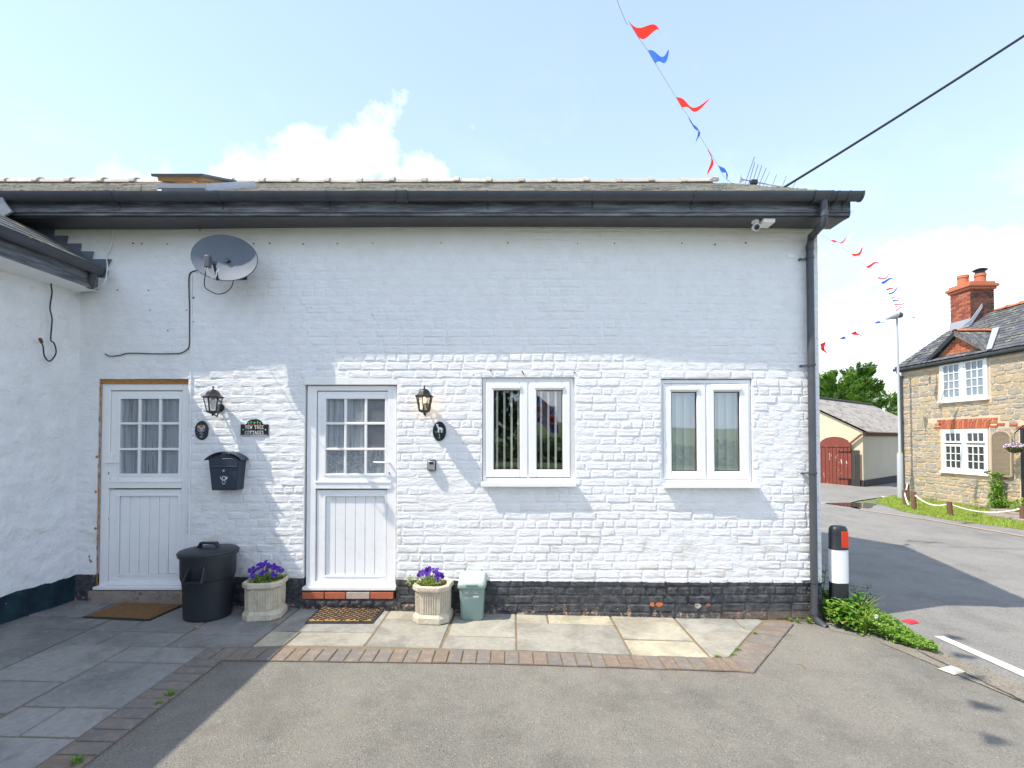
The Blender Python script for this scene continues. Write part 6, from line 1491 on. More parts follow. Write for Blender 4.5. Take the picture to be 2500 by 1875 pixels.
pick = sorted([s_ for s_ in sl if s_[1] > 7.6], key=dist)[:298]; pk = set(pick); stf = MB()
for s_ in sl:
    r, ya, yb_ = s_; a0 = r * .19 + rn.uniform(-.008, .008); a1 = min(a0 + .24, Ls); l0 = .022 + rn.uniform(0, .006)
    def q(s, n): return (EXs + s * math.cos(th) - n * math.sin(th), EZs + s * math.sin(th) + n * math.cos(th))
    x0, z0 = q(a0, l0); x1, z1 = q(a1, .006); x2, z2 = q(a0, l0 - .010)
    v = [(x0, ya + .003, z0), (x0, yb_ - .003, z0 + rn.uniform(-.003, .003)), (x1, yb_ - .003, z1), (x1, ya + .003, z1), (x2, ya + .003, z2), (x2, yb_ - .003, z2)]; f = [(0, 3, 2, 1), (0, 1, 5, 4)]
    if s_ in pk: b = MB(); b.add(v, f); link('slate', b.mesh('slate', M['slate2'], False), sroof)
    else: stf.add(v, f, rn.uniform(.01, .99))
stf.build('slates', M['slate2'], sroof, smooth=False, kind='stuff', fixn=False)
rm2 = ridge_mesh(M['terracotta'], .42, .14, True)
y = 11.6
while y > 4:
    o = link('ridge_tile', rm2, sroof, (RXs, y, RZs - .03)); o.rotation_euler = (0, rnd.uniform(-.01, .01), R(-90)); y -= .43
# eaves gutter, downpipe
b = MB(); b.box(FX - .10, FX - .0, SY0, SY1 + .08, 4.10, 4.20); b.build('fascia_board', M['black'], sc, smooth=False)
b = MB(); b.tube([(FX - .16, SY0, 4.19), (FX - .16, SY1 + .12, 4.19)], .055, 10); sgut = b.build('gutter', M['black_pvc'], sc)
b = MB(); b.tube([(FX - .16, SY1 - .02, 4.17), (FX - .15, SY1 - .04, 4.05), (FX - .07, SY1 - .08, 3.9), (FX - .07, SY1 - .10, -.35)], .040, 10); sdp = b.build('downpipe', M['black_pvc'], sc)
for z in (3.9, 2.3, .75): b = MB(); b.tube([(FX - .07, SY1 - .09, z), (FX - .07, SY1 - .09, z + .06)], .052, 10); b.build('pipe_clip', M['black_pvc'], sdp)
# gablet
GY0, GY1, GYC, GZB, GZA = 9.22, 11.42, 10.33, 4.24, 5.06
gb = MB(); gb.add([(FX + .02, GY0 + .1, GZB), (FX + .02, GY1 - .1, GZB), (FX + .02, GYC, GZA - .06), (FX + .5, GY0 + .1, GZB), (FX + .5, GY1 - .1, GZB), (FX + .5, GYC, GZA - .06)], [(0, 2, 1), (3, 4, 5)]); gab = gb.build('gablet', M['mortar'], sc, smooth=False, fixn=False)
z = GZB + .01; r = 0
while z < GZA - .14:
    hw0 = (GYC - GY0 - .12) * (1 - (z + .07 - GZB) / (GZA - .06 - GZB)); hw = max(.05, hw0); y = GYC - hw + (.0 if r % 2 else -.0)
    first = True
    while y < GYC + hw - .03:
        w = .215 if not (first and r % 2) else .11; y2 = min(y + w, GYC + hw); fbrick(y, y2 - .006, z, z + .068, M['archbrick'], gab, FX + .02, .018); y = y2; first = False
    z += .076; r += 1
# gablet roof slopes, slates, barge boards, ridge
def gxr(z): return EXs + (z - EZs) / tn
for s_ in (-1, 1):
    ye = GY0 - .06 if s_ < 0 else GY1 + .06
    b = MB(); v = [(FX - .12, ye, GZB + .0), (FX - .12, GYC, GZA + .03), (gxr(GZA) + .05, GYC, GZA + .03), (gxr(GZB) + .1, ye, GZB + .0)]
    b.prism(v, (0, 0, -.03)); gs = b.build('gablet_roof', M['slate2'], sc, smooth=False)
    for k in range(5):
        f0 = k / 5; f1 = min(1, f0 + .25); e0 = Vector((FX - .13, ye, GZB + .012)); a0 = Vector((FX - .13, GYC, GZA + .042)); e1 = Vector((gxr(GZB) + .1, ye, GZB + .012)); a1 = Vector((gxr(GZA), GYC, GZA + .042))
        up = Vector((0, 0, .018))
        for i in range(6):
            g0, g1 = i / 6, (i + 1) / 6 - .012; p0 = e0.lerp(a0, f0).lerp(e1.lerp(a1, f0), g0) + up; p1 = e0.lerp(a0, f0).lerp(e1.lerp(a1, f0), g1) + up; p2 = e0.lerp(a0, f1).lerp(e1.lerp(a1, f1), g1); p3 = e0.lerp(a0, f1).lerp(e1.lerp(a1, f1), g0)
            b = MB(); b.add([p0, p1, p2, p3, p0 - up, p1 - up], [(0, 1, 2, 3), (0, 4, 5, 1)]); b.build('slate', M['slate2'], gs, smooth=False)
    b = MB(); d = Vector((0, GYC - ye, GZA - GZB)); b.prism([(FX - .15, ye - s_ * -.0, GZB - .10), (FX - .15, GYC, GZA - .13), (FX - .15, GYC, GZA + .03), (FX - .15, ye, GZB + .03)], (.03, 0, 0))
    b.build('bargeboard', M['black'] if s_ > 0 else simple('flaking_black_paint', (.10, .095, .09), .8, .3, 9, .003, 40, dirt=.9, dirtc=(.50, .46, .40)), gab, smooth=False)
rm3 = ridge_mesh(M['terracotta'], .30, .12, False)
x = FX - .13
while x < gxr(GZA) + .15: o = link('ridge_tile', rm3, gab, (x, GYC, GZA + .02)); x += .31
b = MB(); b.prism([(gxr(GZB) - .02, GY0 - .02, GZB + .05), (gxr(GZB) - .02, GY0 - .18, GZB + .05), (gxr(GZA) + .05, GYC - .24, GZA + .09), (gxr(GZA) + .05, GYC - .02, GZA + .09)], (-.012, 0, .018)); b.build('lead_valley', M['lead'], gab, smooth=False)
# chimney
cx0 = 15.68; cx1 = 16.50; cy0 = 11.82; cy1 = 12.6; cz0, cz1 = 5.35, 6.86
b = MB(); b.box(cx0 + .012, cx1 - .012, cy0 + .012, cy1 - .012, cz0, cz1); chim = b.build('chimney', M['mortar'], sc, smooth=False)
z = cz0; r = 0
while z < cz1 - .03:
    for face in (0, 1):
        a, e = (cy0, cy1) if face == 0 else (cx0, cx1); y = a - (.11 if r % 2 else 0)
        while y < e - .02:
            y0, y1 = max(y, a), min(y + .215, e - (0 if face == 0 else 0)); y += .222
            if y1 - y0 < .04: continue
            b = MB()
            if face == 0: b.box(cx0, cx0 + .03, y0 + .003, y1 - .003, z + .004, z + .069)
            else: b.box(y0 + .003, y1 - .003, cy0, cy0 + .03, z + .004, z + .069)
            b.build('brick', M['chimbrick' if face == 0 else 'darkbrick'], chim, smooth=False, fixn=False)
    z += .075; r += 1
for k, (e, z0, z1) in enumerate(((.05, cz1, cz1 + .085), (.10, cz1 + .085, cz1 + .18), (.03, cz1 + .18, cz1 + .27))):
    b = MB(); b.box(cx0 - e, cx1 + e, cy0 - e, cy1 + e, z0, z1); b.build('oversailing_course', M['pot'], chim, bevel=.01)
for (x, y, hh) in ((15.93, 12.35, .36), (16.25, 12.05, .32)):
    b = MB(); b.lathe([(.17, 0), (.16, .08), (.155, hh * .7), (.175, hh * .75), (.165, hh * .8), (.17, hh), (.13, hh), (.13, hh * .5)], 18, (x, y, cz1 + .27)); b.build('chimney_pot', M['pot'], chim)
b = MB(); b.tube([(16.25, 12.05, cz1 + .58), (16.25, 12.05, cz1 + .70)], .14, 16); b.lathe([(.20, .70), (.21, .73), (.12, .78), (.01, .79)], 16, (16.25, 12.05, cz1)); b.build('cowl', M['black'], chim)
b = MB(); b.prism([(cx0 - .35, cy0 - .02, 5.55), (cx0 - .02, cy0 - .02, 5.62), (cx1 - .45, cy0 - .02, 6.2), (cx1 - .45, cy0 - .02, 6.35), (cx0 - .02, cy0 - .02, 5.82)], (0, -.02, 0)); b.prism([(cx0 - .02, cy0 - .02, 5.55), (cx0 - .02, cy1, 5.55), (cx0 - .02, cy1, 5.85), (cx0 - .02, cy0 - .02, 5.85)], (-.02, 0, 0)); b.build('lead_flashing', M['lead'], chim, smooth=False)

# trellis, climber, basket, trough
y0, y1 = 8.73, 9.28; zb, ztp = PX(2445, 1163, FX).z + .02, PX(2450, 1052, FX).z
t = thing('garden_trellis', 'arched wooden trellis fixed to the stone wall right of the lower window', 'trellis', (FX, (y0 + y1) / 2, zb))
b = MB(); x = FX - .07; zr = ztp - (y1 - y0) / 2 * .8
pts = [(x, y0, zb), (x, y0, zr)] + [(x, (y0 + y1) / 2 - (y1 - y0) / 2 * math.cos(R(a)), zr + (ztp - zr) * math.sin(R(a))) for a in range(15, 180, 15)] + [(x, y1, zr), (x, y1, zb), (x, y0, zb)]
for p_, q_ in zip(pts, pts[1:]): b.bar(p_, q_, .035, .04, up=(1, 0, 0))
b.build('frame', M['trellis'], t, smooth=False)
def inside_t(y, z): 
    if z < zr: return y0 < y < y1 and z > zb
    return ((y - (y0 + y1) / 2) / ((y1 - y0) / 2)) ** 2 + ((z - zr) / (ztp - zr)) ** 2 < 1
for s_ in (-1, 1):
    k = -30
    while k < 45:
        c0 = zb + k * .062; run = []
        for i in range(41):
            yy = y0 + (y1 - y0) * i / 40; zz = c0 + s_ * (yy - y0) * .75
            if inside_t(yy, zz): run.append((x + .012 * s_, yy, zz))
        if len(run) > 2: b = MB(); b.bar(run[0], run[-1], .012, .012); b.build('lath', M['trellis'], t, smooth=False)
        k += 1
rn = random.Random(8)
def scatter(name, label, cat, pts, mat, n, size, kind=None, group=None, stem=None, up=.5):
    b = MB()
    for k in range(n):
        c, r = rn.choices(pts, [max(p[1]) ** 2 if isinstance(p[1], tuple) else p[1] ** 2 for p in pts])[0]; r = r if isinstance(r, tuple) else (r, r, r)
        d = Vector((rn.gauss(0, 1), rn.gauss(0, 1), rn.gauss(0, 1))).normalized() * rn.random() ** .4
        leaf(b, Vector((c[0] + d.x * r[0], c[1] + d.y * r[1], c[2] + d.z * r[2])), rn.uniform(.6, 1.4) * size, rn, up)
    if stem is None: o = b.build(name, M[mat], None, ang=0, fixn=False); return tag(o, label, cat, group, kind)
    t = thing(name, label, cat, stem[0][0], group); b.build('crown' if cat == 'tree' else 'leaves', M[mat], t, ang=0, fixn=False, kind='stuff')
    b = MB(); b.tube([s_[0] for s_ in stem], [s_[1] for s_ in stem], 8); b.build('trunk' if cat == 'tree' else 'stem', M['bark'], t); return t
px_ = FX - .22
scatter('climbing_plant', 'bright green climber below the trellis against the stone wall', 'climber', [((px_, 9.02, z), (.12, .22 - .10 * abs(z) / 1.2, .18)) for z in (-.25, -.1, .05, .2, .35, .5)] + [((px_, 8.75, -.05), (.1, .2, .1)), ((px_, 9.25, .78), (.08, .08, .1)), ((px_, 9.0, .72), (.08, .2, .06))], 'leaf', 1500, .045, stem=[((px_, 9.0, -.42), .02), ((px_, 9.0, .6), .01)])
bc = PX(2478, 1092, FX - .35)
t = thing('hanging_basket', 'hanging basket of lilac flowers on wall bracket by black door', 'hanging basket', tuple(bc))
b = MB(); b.lathe([(.02, -.16), (.12, -.13), (.17, -.05), (.18, 0)], 14, bc); b.build('basket', M['bark'], t)
b = MB()
for k in range(420):
    d = Vector((rn.gauss(0, 1), rn.gauss(0, 1), abs(rn.gauss(0, .5)))).normalized(); leaf(b, bc + Vector((d.x * .24, d.y * .24, d.z * .14)) * rn.random() ** .3, .03, rn)
b.build('flowers', M['lilac'], t, ang=0, fixn=False, kind='stuff')
b = MB()
for k in range(200):
    d = Vector((rn.gauss(0, 1), rn.gauss(0, 1), rn.gauss(0, .5))).normalized(); leaf(b, bc + Vector((d.x * .2, d.y * .2, d.z * .1)), .03, rn)
b.build('foliage', M['leaf'], t, ang=0, fixn=False, kind='stuff')
b = MB(); b.bar((FX, bc.y + .1, bc.z + .6), (bc.x, bc.y, bc.z + .38), .02); b.bar((bc.x, bc.y, bc.z + .38), (bc.x, bc.y, bc.z), .008); b.build('bracket', M['black'], t, smooth=False)
g0 = gz(13)
b = MB(); b.box(13.0, 13.7, 7.4, 8.55, g0 - .1, g0 + .16); o = b.build('stone_trough', M['concrete'], bevel=.02); tag(o, 'upper weathered stone trough by the black cottage door', 'stone trough')
b = MB(); b.box(12.45, 13.0, 6.8, 8.15, g0 - .1, g0 + .10); o = b.build('stone_step', M['concrete'], bevel=.02); tag(o, 'low stone slab on the grass in front of the trough', 'stone slab')
scatter('shrub', 'leafy green plant growing in the stone trough', 'plant', [((13.3, 7.9, g0 + .25), .28)], 'leaf', 500, .045)
# grass verge
GV = [(11.33, 6.0), (10.8, 7.2), (10.7, 8.5), (11.31, 10.25), (12.2, 11.6), (13.3, 12.5), (FX, 12.8), (FX, 5), (FX, -3), (13.1, -3)]
sheet('grass_verge', GV, .012, simple('mown_turf', (.22, .28, .05), .95, .35, 3, .01, 40))
b = MB(); k = 0
while k < 26000:
    x, y = rn.uniform(10.6, FX), rn.uniform(4.6, 12.8)
    if not inpoly(x, y, GV): continue
    h = rn.uniform(.03, .085) * (1.6 if x > FX - .2 else 1); a = rn.uniform(0, 6.283); w = .006; d = Vector((math.cos(a), math.sin(a), 0)); z = gz(x) + .01
    b.add([(x - w * d.y, y + w * d.x, z), (x + w * d.y, y - w * d.x, z), (x + d.x * h * .5, y + d.y * h * .5, z + h)], [(0, 1, 2)], rn.uniform(.01, .99)); k += 1
o = b.build('grass', M['grass'], None, smooth=False, fixn=False); tag(o, 'yellow green mown grass verge in front of the stone cottage', 'grass', kind='stuff')
# posts and rope
PO = []
for (px, pb, pt_, w, lab) in ((2210, 1235, 1196, .12, 'wooden post nearest the lamp post carrying white rope'), (2232, 1247, 1201, .12, 'second wooden post from the lamp post on the grass'), (2322, 1261, 1225, .12, 'leaning wooden post below the lower cottage window'), (2498, 1275, 1236, .12, 'wooden post at the right end by the stone slab')):
    g = G(px, pb); tp = P(px - (5 if px in (2322,) else 2), pt_, g.y); t = thing('rope_post', lab, 'post', tuple(g), 'rope fence posts')
    b = MB(); b.tube([g - Vector((0, 0, .1)), tp], .06, 12); b.build('post', M['post'], t); PO.append(tp - Vector((0, 0, .05)))
g = Vector((13.3, 11.2, gz(13.3))); tp = P(2215, 1182, 11.2); t = thing('rope_post', 'wooden post against the cottage corner by the black drainpipe', 'post', tuple(g), 'rope fence posts'); b = MB(); b.tube([(tp.x, 11.2, g.z - .1), tp], .06, 12); b.build('post', M['post'], t)
def sag(a, c, s_): return [a.lerp(c, f) - Vector((0, 0, s_ * 4 * f * (1 - f))) for f in [k / 12 for k in range(13)]]
b = MB(); b.tube(sag(PO[0], PO[1], .36), .018, 8); b.tube(sag(PO[1], PO[2], .16), .018, 8); b.tube(sag(PO[2], PO[3], .16), .018, 8); b.tube(sag(tp, PO[0], .1), .018, 8); o = b.build('white_rope', M['rope']); tag(o, 'white rope swagged between the wooden posts', 'rope')
# lamp post
lx, ly = 13.31, 11.98; lz = gz(lx); zt_ = P(2190, 775, ly).z; lxx = P(2190, 775, ly).x
t = thing('street_lamp', 'tall grey steel street lamp at the road corner', 'street lamp', (lx, ly, lz))
b = MB(); b.tube([(lx, ly, lz), (lx, ly, lz + 1.55), (lx, ly, lz + 1.62), (lxx, ly, zt_)], [.09, .085, .042, .034], 16); b.build('column', M['galv'], t, ang=50)
zy = P(2197, 1112, ly).z; b = MB(); b.tube([(lx, ly, zy - .1), (lx, ly, zy + .1)], .075, 16); b.build('number_band', M['yellow'], t)
b = MB(); h = P(2178, 775, ly)
hp = [P(2163, 779, ly), P(2172, 775, ly), P(2184, 771, ly), P(2193, 769, ly)]; b.tube([hp[0], hp[1], hp[2], hp[3]], [.03, .075, .12, .09], 12); b.v = [(x, y, z) for x, y, z in b.v]; b.build('head', M['galv'], t)
b = MB(); b.tube([hp[3] + Vector((.02, 0, 0)), hp[3] + Vector((.12, -.05, -.03))], [.12, .07], 12); b.build('bracket', M['darkmetal'], t)

# barn ---------------------------------------------------------------
C0 = Vector((15.2, 21.3 + CAMY)); ed = Vector((.78, .62)).normalized(); gd = Vector((-.62, .78)).normalized(); zb0 = gz(15.2) - .05
barn = thing('cream_barn', 'cream rendered barn with corrugated grey roof and oxide red arched doors', 'barn', (C0.x, C0.y, zb0))
EH, RH = 2.05, 3.75
def bp(u, v, z): return Vector((C0.x + ed.x * u + gd.x * v, C0.y + ed.y * u + gd.y * v, z))
LB = 12; WB = 6
b = MB(); b.add([bp(0, 0, zb0), bp(0, WB, zb0), bp(0, WB, EH), bp(0, WB / 2, RH), bp(0, 0, EH)], [(0, 4, 3, 2, 1)]); b.build('wall', M['cream'], barn, smooth=False, fixn=False)
b = MB(); b.add([bp(0, 0, zb0), bp(LB, 0, zb0), bp(LB, 0, EH), bp(0, 0, EH)], [(0, 1, 2, 3)]); b.build('wall', M['cream_shaded'], barn, smooth=False, fixn=False)
b = MB(); b.add([bp(LB, 0, zb0), bp(LB, WB, zb0), bp(LB, WB, EH), bp(LB, WB / 2, RH), bp(LB, 0, EH)], [(0, 1, 2, 3, 4)]); b.add([bp(0, WB, zb0), bp(LB, WB, zb0), bp(LB, WB, EH), bp(0, WB, EH)], [(3, 2, 1, 0)]); b.build('wall', M['cream_shaded'], barn, smooth=False, fixn=False)
b = MB()
def cf(u, v): return tuple(bp(-.15 + (LB + .3) * u, -.25 + (WB / 2 + .25) * v, EH - .03 + (RH + .12 - EH) * v + .028 * math.sin(u * (LB + .3) * 2 * math.pi / .146)))
b.grid(cf, 500, 3); broof = b.build('roof', M['asbestos'], barn, ang=0, fixn=False)
b = MB(); b.grid(lambda u, v: tuple(bp(-.15 + (LB + .3) * u, WB + .25 - (WB / 2 + .25) * v, EH - .03 + (RH + .12 - EH) * v)), 2, 1); b.build('roof', M['asbestos'], barn, smooth=False, fixn=False)
b = MB(); b.tube([bp(-.2, WB / 2, RH + .10), bp(LB + .2, WB / 2, RH + .10)], .11, 10); b.build('ridge_capping', M['tarred'], broof)
b = MB(); a_, c_ = bp(-.02, -.06, EH - .14), bp(LB, -.06, EH - .14); b.bar(a_, c_, .03, .12); b.build('eaves_board', M['rust'], barn, smooth=False)
b = MB(); b.bar(bp(.0, -.03, zb0 + .18), bp(LB, -.03, zb0 + .18), .05, .36); b.build('plinth', M['tarred'], barn, smooth=False)
b = MB(); b.bar(bp(-.035, -.03, zb0 + .18), bp(-.035, .55, zb0 + .18), .05, .36); b.build('plinth', M['tarred'], barn, smooth=False)
# arched doors on the gable
def vv(px):  # gable coordinate of an image column
    k = (px - 1250) / F; return (k * (C0.y - CAMY) - C0.x) / (gd.x - k * gd.y)
d0, d1 = vv(2079), vv(1998); dz = zb0 + .04; sp_, ah = 1.75, .45; dm = (d0 + d1) / 2
n = 9; xs_ = [d0 + (d1 - d0) * k / n for k in range(n + 1)]
def arcz(v): return dz + sp_ + ah * math.sqrt(max(0, 1 - ((v - dm) / ((d1 - d0) / 2)) ** 2)) * .95
bd = MB(); bd.add([bp(-.02, v, dz) for v in xs_] + [bp(-.02, v, arcz(v) + .03) for v in xs_], [(i, i + 1, n + 2 + i, n + 1 + i) for i in range(n)]); bdoor = bd.build('door', M['tarred'], barn, smooth=False)
for i in range(n):
    v0, v1 = xs_[i] + .008, xs_[i + 1] - .008; b = MB(); b.prism([bp(-.03, v0, dz), bp(-.03, v1, dz), bp(-.03, v1, dz + sp_ - .03), bp(-.03, v0, dz + sp_ - .03)], tuple(-.03 * Vector((ed.x, ed.y, 0)))); b.build('board', M['barndoor'], bdoor, smooth=False)
av = [d0 + (d1 - d0) * k / 16 for k in range(17)]; b = MB(); b.prism([bp(-.035, v, dz + sp_) for v in av] + [bp(-.035, v, arcz(v)) for v in av[::-1]], tuple(-.03 * Vector((ed.x, ed.y, 0)))); b.build('arched_head', M['barndoor'], bdoor, smooth=False)
for z in (dz + .35, dz + 1.55): b = MB(); b.bar(bp(-.075, d0 + .02, z), bp(-.075, d0 + .5, z), .02, .045); b.build('hinge', M['black'], bdoor, smooth=False)
e0, e1 = vv(2101), vv(2081)
for k in range(4):
    b = MB(); va, vb = e0 + (e1 - e0) * k / 4 + .006, e0 + (e1 - e0) * (k + 1) / 4 - .006; b.prism([bp(-.12, va, dz), bp(-.12, vb, dz), bp(-.12, vb, dz + 1.62), bp(-.12, va, dz + 1.62)], tuple(-.03 * Vector((ed.x, ed.y, 0)))); b.build('black_board', M['tarred'], barn, smooth=False)
b = MB(); b.bar(bp(-.12, .0, EH - .12), bp(-.12, vv(2078), EH - .52), .08, .07); b.bar(bp(-.12, vv(2078), EH - .50), bp(-.12, vv(2078), EH - .8), .06, .06); b.build('gutter', M['rust'], barn, smooth=False)
sheet('pavement', [(16.2, 16.3), (25, 23.2), (25.6, 22.2), (16.6, 15.2)], .01, M['pavement'])

# trees ---------------------------------------------------------------
def conifer(x, y, h, w, seed, label, n=4200, s_=.15, cat='tree'):
    rn2 = random.Random(seed); t = thing('conifer_tree', label, cat, (x, y, gz(x)), 'conifers behind the barn'); b = MB(); z0 = gz(x)
    brs = []
    for k in range(110):
        f = rn2.random() ** .8; z = z0 + .8 + (h - 1.0) * f; a = rn2.uniform(0, 6.283); L = w * (1 - .62 * f) * rn2.uniform(.65, 1.1); brs.append((z, a, L))
    for k in range(n):
        z, a, L = rn2.choice(brs); q = rn2.random() ** .55; c = Vector((x + math.cos(a) * L * q, y + math.sin(a) * L * q, z + .45 * q * q * (.8 + .4 * rn2.random()) + rn2.gauss(0, .30) * (1.2 - q)))
        d = Vector((math.cos(a) + rn2.uniform(-.7, .7), math.sin(a) + rn2.uniform(-.7, .7), rn2.uniform(.1, 1.3))).normalized() * s_ * rn2.uniform(1.0, 2.2); s2 = d.cross(Vector((rn2.uniform(-1, 1), rn2.uniform(-1, 1), 1))).normalized() * s_ * .26
        b.add([c - d * .4, c + s2, c + d, c - s2], [(0, 1, 2, 3)], rn2.uniform(.01, .99))
    b.build('crown', M['conifer'], t, ang=0, fixn=False, kind='stuff')
    b = MB(); b.tube([(x, y, z0 - .2), (x + .05, y, z0 + h * .5), (x, y, z0 + h * .93)], [.28, .16, .04], 8); b.build('trunk', M['bark'], t)
    b = MB()
    for z, a, L in brs[::3]: b.tube([(x, y, z - .1), (x + math.cos(a) * L * .8, y + math.sin(a) * L * .8, z + .25)], [.05, .015], 5)
    b.build('limb', M['bark'], t)
q = P(2045, 975, 30); conifer(q.x, 30, P(2045, 925, 30).z - gz(q.x), 3.2, 1, 'large feathery green conifer behind barn, left part of the clump', 16000)
q = P(2095, 975, 31); conifer(q.x, 31, P(2090, 902, 31).z - gz(q.x), 3.0, 2, 'tallest feathery conifer behind barn in the middle of the clump', 16000)
q = P(2008, 975, 32); conifer(q.x, 32, P(2008, 915, 32).z - gz(q.x), 2.6, 5, 'conifer behind barn partly hidden by the white cottage corner', 11000)
q = P(2176, 985, 36); conifer(q.x, 36, P(2176, 958, 36).z - gz(q.x), 2.0, 3, 'small olive green conifer top just left of the lamp post', 6000)

# roof aerial and overhead cable -------------------------------------
ar = thing('tv_aerial', 'television aerial with upright rods beyond the ridge of roof', 'aerial', tuple(P(1812, 470, 2.9)))
Y0 = 2.95
b = MB(); b.tube([P(1810, 437, Y0), P(1842, 444, Y0), P(1880, 451, Y0 - .1), P(1938, 460, Y0 - .25)], .009, 6); b.build('boom', M['galv'], ar)
for (x0, y0_, x1, y1_) in ((1842, 383, 1818, 452), (1843, 396, 1826, 455), (1851, 401, 1834, 458), (1860, 404, 1842, 458), (1871, 410, 1850, 460), (1879, 420, 1860, 460), (1896, 426, 1884, 460), (1920, 430, 1907, 463), (1945, 438, 1932, 465)):
    b = MB(); b.tube([P(x0, y0_, Y0 - .1), P(x1, y1_, Y0 - .1)], .0055 if y0_ < 415 else .004, 5); b.build('rod', M['darkmetal'], ar)
b = MB(); c = P(1841, 444, Y0 - .12); b.box(c.x - .06, c.x + .05, c.y - .03, c.y + .03, c.z - .045, c.z + .03); b.build('junction_block', M['black'], ar, bevel=.01)
b = MB()
for k in range(5): b.tube([P(1800 + k * 3, 449 - k * 1.5, Y0), P(1808 + k * 2.6, 431 + k * 2, Y0)], .006, 5)
b.tube([P(1803, 475, Y0), P(1808, 428, Y0)], .014, 8); b.build('mast_clamp', M['alu'], ar)
wire('overhead_cable', 'thick black overhead cable rising from the roof to the top right', (lambda a, c: [a.lerp(c, k / 14) - Vector((0, 0, .5 * (k / 14) * (1 - k / 14))) for k in range(15)])(P(1905, 463, 2.6), P(1905, 463, 2.6).lerp(P(2508, 62, 1.9), 2.65)), .019, M['cable'])
wire('telephone_wire', 'thin overhead wire crossing low sky between white cottage and stone cottage', [P(2000, 905, 14), P(2100, 898, 14), P(2190, 888, 14), P(2320, 868, 14)], .006, M['galv'])

# bunting --------------------------------------------------------------
def bunting(name, label, path, flags, r=.0028, sz=1.0, seed=1):
    rn2 = random.Random(seed); t = thing(name, label, 'bunting', tuple(path[0])); out = []
    for i in range(len(path) - 1):
        p0, p1, p2, p3 = path[max(i - 1, 0)], path[i], path[i + 1], path[min(i + 2, len(path) - 1)]
        for k in range(10):
            f = k / 10; out.append(.5 * ((2 * p1) + (p2 - p0) * f + (2 * p0 - 5 * p1 + 4 * p2 - p3) * f * f + (3 * p1 - p0 - 3 * p2 + p3) * f ** 3))
    out.append(path[-1]); b = MB(); b.tube(out, r, 5); b.build('cord', M['cord'], t, fixn=False)
    for (c, a, mt, wind, L, curl) in flags:
        a = Vector(a); d = Vector(c) - a; wind = Vector(wind).normalized(); b = MB(); per = d.cross(wind).normalized(); ph = rn2.uniform(0, 6)
        def fn(u, v):
            w_ = 1 - u; base = a + d * (.5 + (v - .5) * w_); up2 = wind.cross(per).normalized()
            return tuple(base + wind * L * u + up2 * (curl * L * u * u) + per * .25 * L * u * math.sin(u * 6 + ph) + up2 * .10 * L * math.sin(u * 7 + ph) * u)
        b.grid(fn, 12, 4); b.build('flag', M[mt], t, ang=0, fixn=False)
W1 = [Vector((-6.6, -10.2, 6.4)), Vector((-3.2, -6.2, 6.1)), Vector((-1.1, -3.7, 5.9)), Vector((-.1, -2.4, 5.8)), P(1512, 15, -.6), P(1536, 54, -.33), P(1559, 92, -.12), P(1581, 123, .05), P(1600, 155, .45), P(1650, 237, 1.2), P(1665, 263, 1.45), P(1680, 284, 1.6), P(1727, 362, 2.25), P(1752, 402, 2.5), P(1784, 446, 2.95), P(1900, 520, 3.9), P(2020, 582, 5.0), P(2078, 620, 6.4), P(2114, 650, 7.8), P(2143, 678, 9.0), P(2163, 706, 10.0), P(2178, 732, 10.9), P(2185, 750, 11.5), P(2190, 768, 12.0)]
fl = []
def F2(p, q, Y0_, Y1_, m, wind, L, curl): fl.append((P(*q, Y1_), P(*p, Y0_), m, wind, L, curl))
F2((1536, 54), (1559, 92), -.33, -.12, 'flag_red', (1, .1, -.25), .27, -.5)
F2((1581, 123), (1600, 155), .05, .45, 'flag_blue', (1, .1, .35), .30, .55)
F2((1650, 237), (1665, 263), 1.2, 1.45, 'flag_red', (1, .1, -.15), .36, -.25)
F2((1680, 284), (1693, 306), 1.6, 1.85, 'flag_blue', (.55, .3, -.75), .28, .0)
F2((1727, 362), (1737, 380), 2.25, 2.4, 'flag_red', (.22, .2, -1), .34, .0)
F2((1752, 402), (1762, 420), 2.5, 2.7, 'flag_blue', (.9, .2, -.5), .26, .15)
F2((1784, 446), (1794, 461), 2.95, 3.05, 'flag_red', (1, .1, -.2), .28, -.3)
W0 = [(2027, 587, 2039, 592, 'flag_red'), (2047, 598, 2055, 603, 'flag_white'), (2078, 620, 2086, 626, 'flag_red'), (2092, 632, 2098, 636, 'flag_white'), (2114, 650, 2119, 655, 'flag_red'), (2125, 661, 2129, 665, 'flag_white'),
      (2142, 677, 2145, 681, 'flag_red'), (2151, 688, 2155, 694, 'flag_blue'), (2163, 706, 2165, 710, 'flag_red'), (2168, 715, 2171, 719, 'flag_blue'), (2175, 727, 2177, 730, 'flag_red'), (2179, 733, 2181, 737, 'flag_blue'), (2183, 742, 2184, 745, 'flag_red'), (2185, 748, 2185.5, 750, 'flag_blue'), (2186, 757, 2187, 760, 'flag_red')]
yd = lambda px: 5.0 + (px - 2020) * (1.4 / 58) if px < 2078 else (6.4 + (px - 2078) * (2.6 / 65) if px < 2143 else (9.0 + (px - 2143) * (1.9 / 35) if px < 2178 else 10.9 + (px - 2178) * (1.1 / 12)))
rn = random.Random(15)
for (x0, y0_, x1, y1_, m) in W0: F2((x0, y0_), (x1, y1_), yd(x0), yd(x1), m, (1, rn.uniform(-.1, .1), rn.uniform(.15, .6)), .34 + .40 * (x0 - 2020) / 170, rn.uniform(-.5, .4))
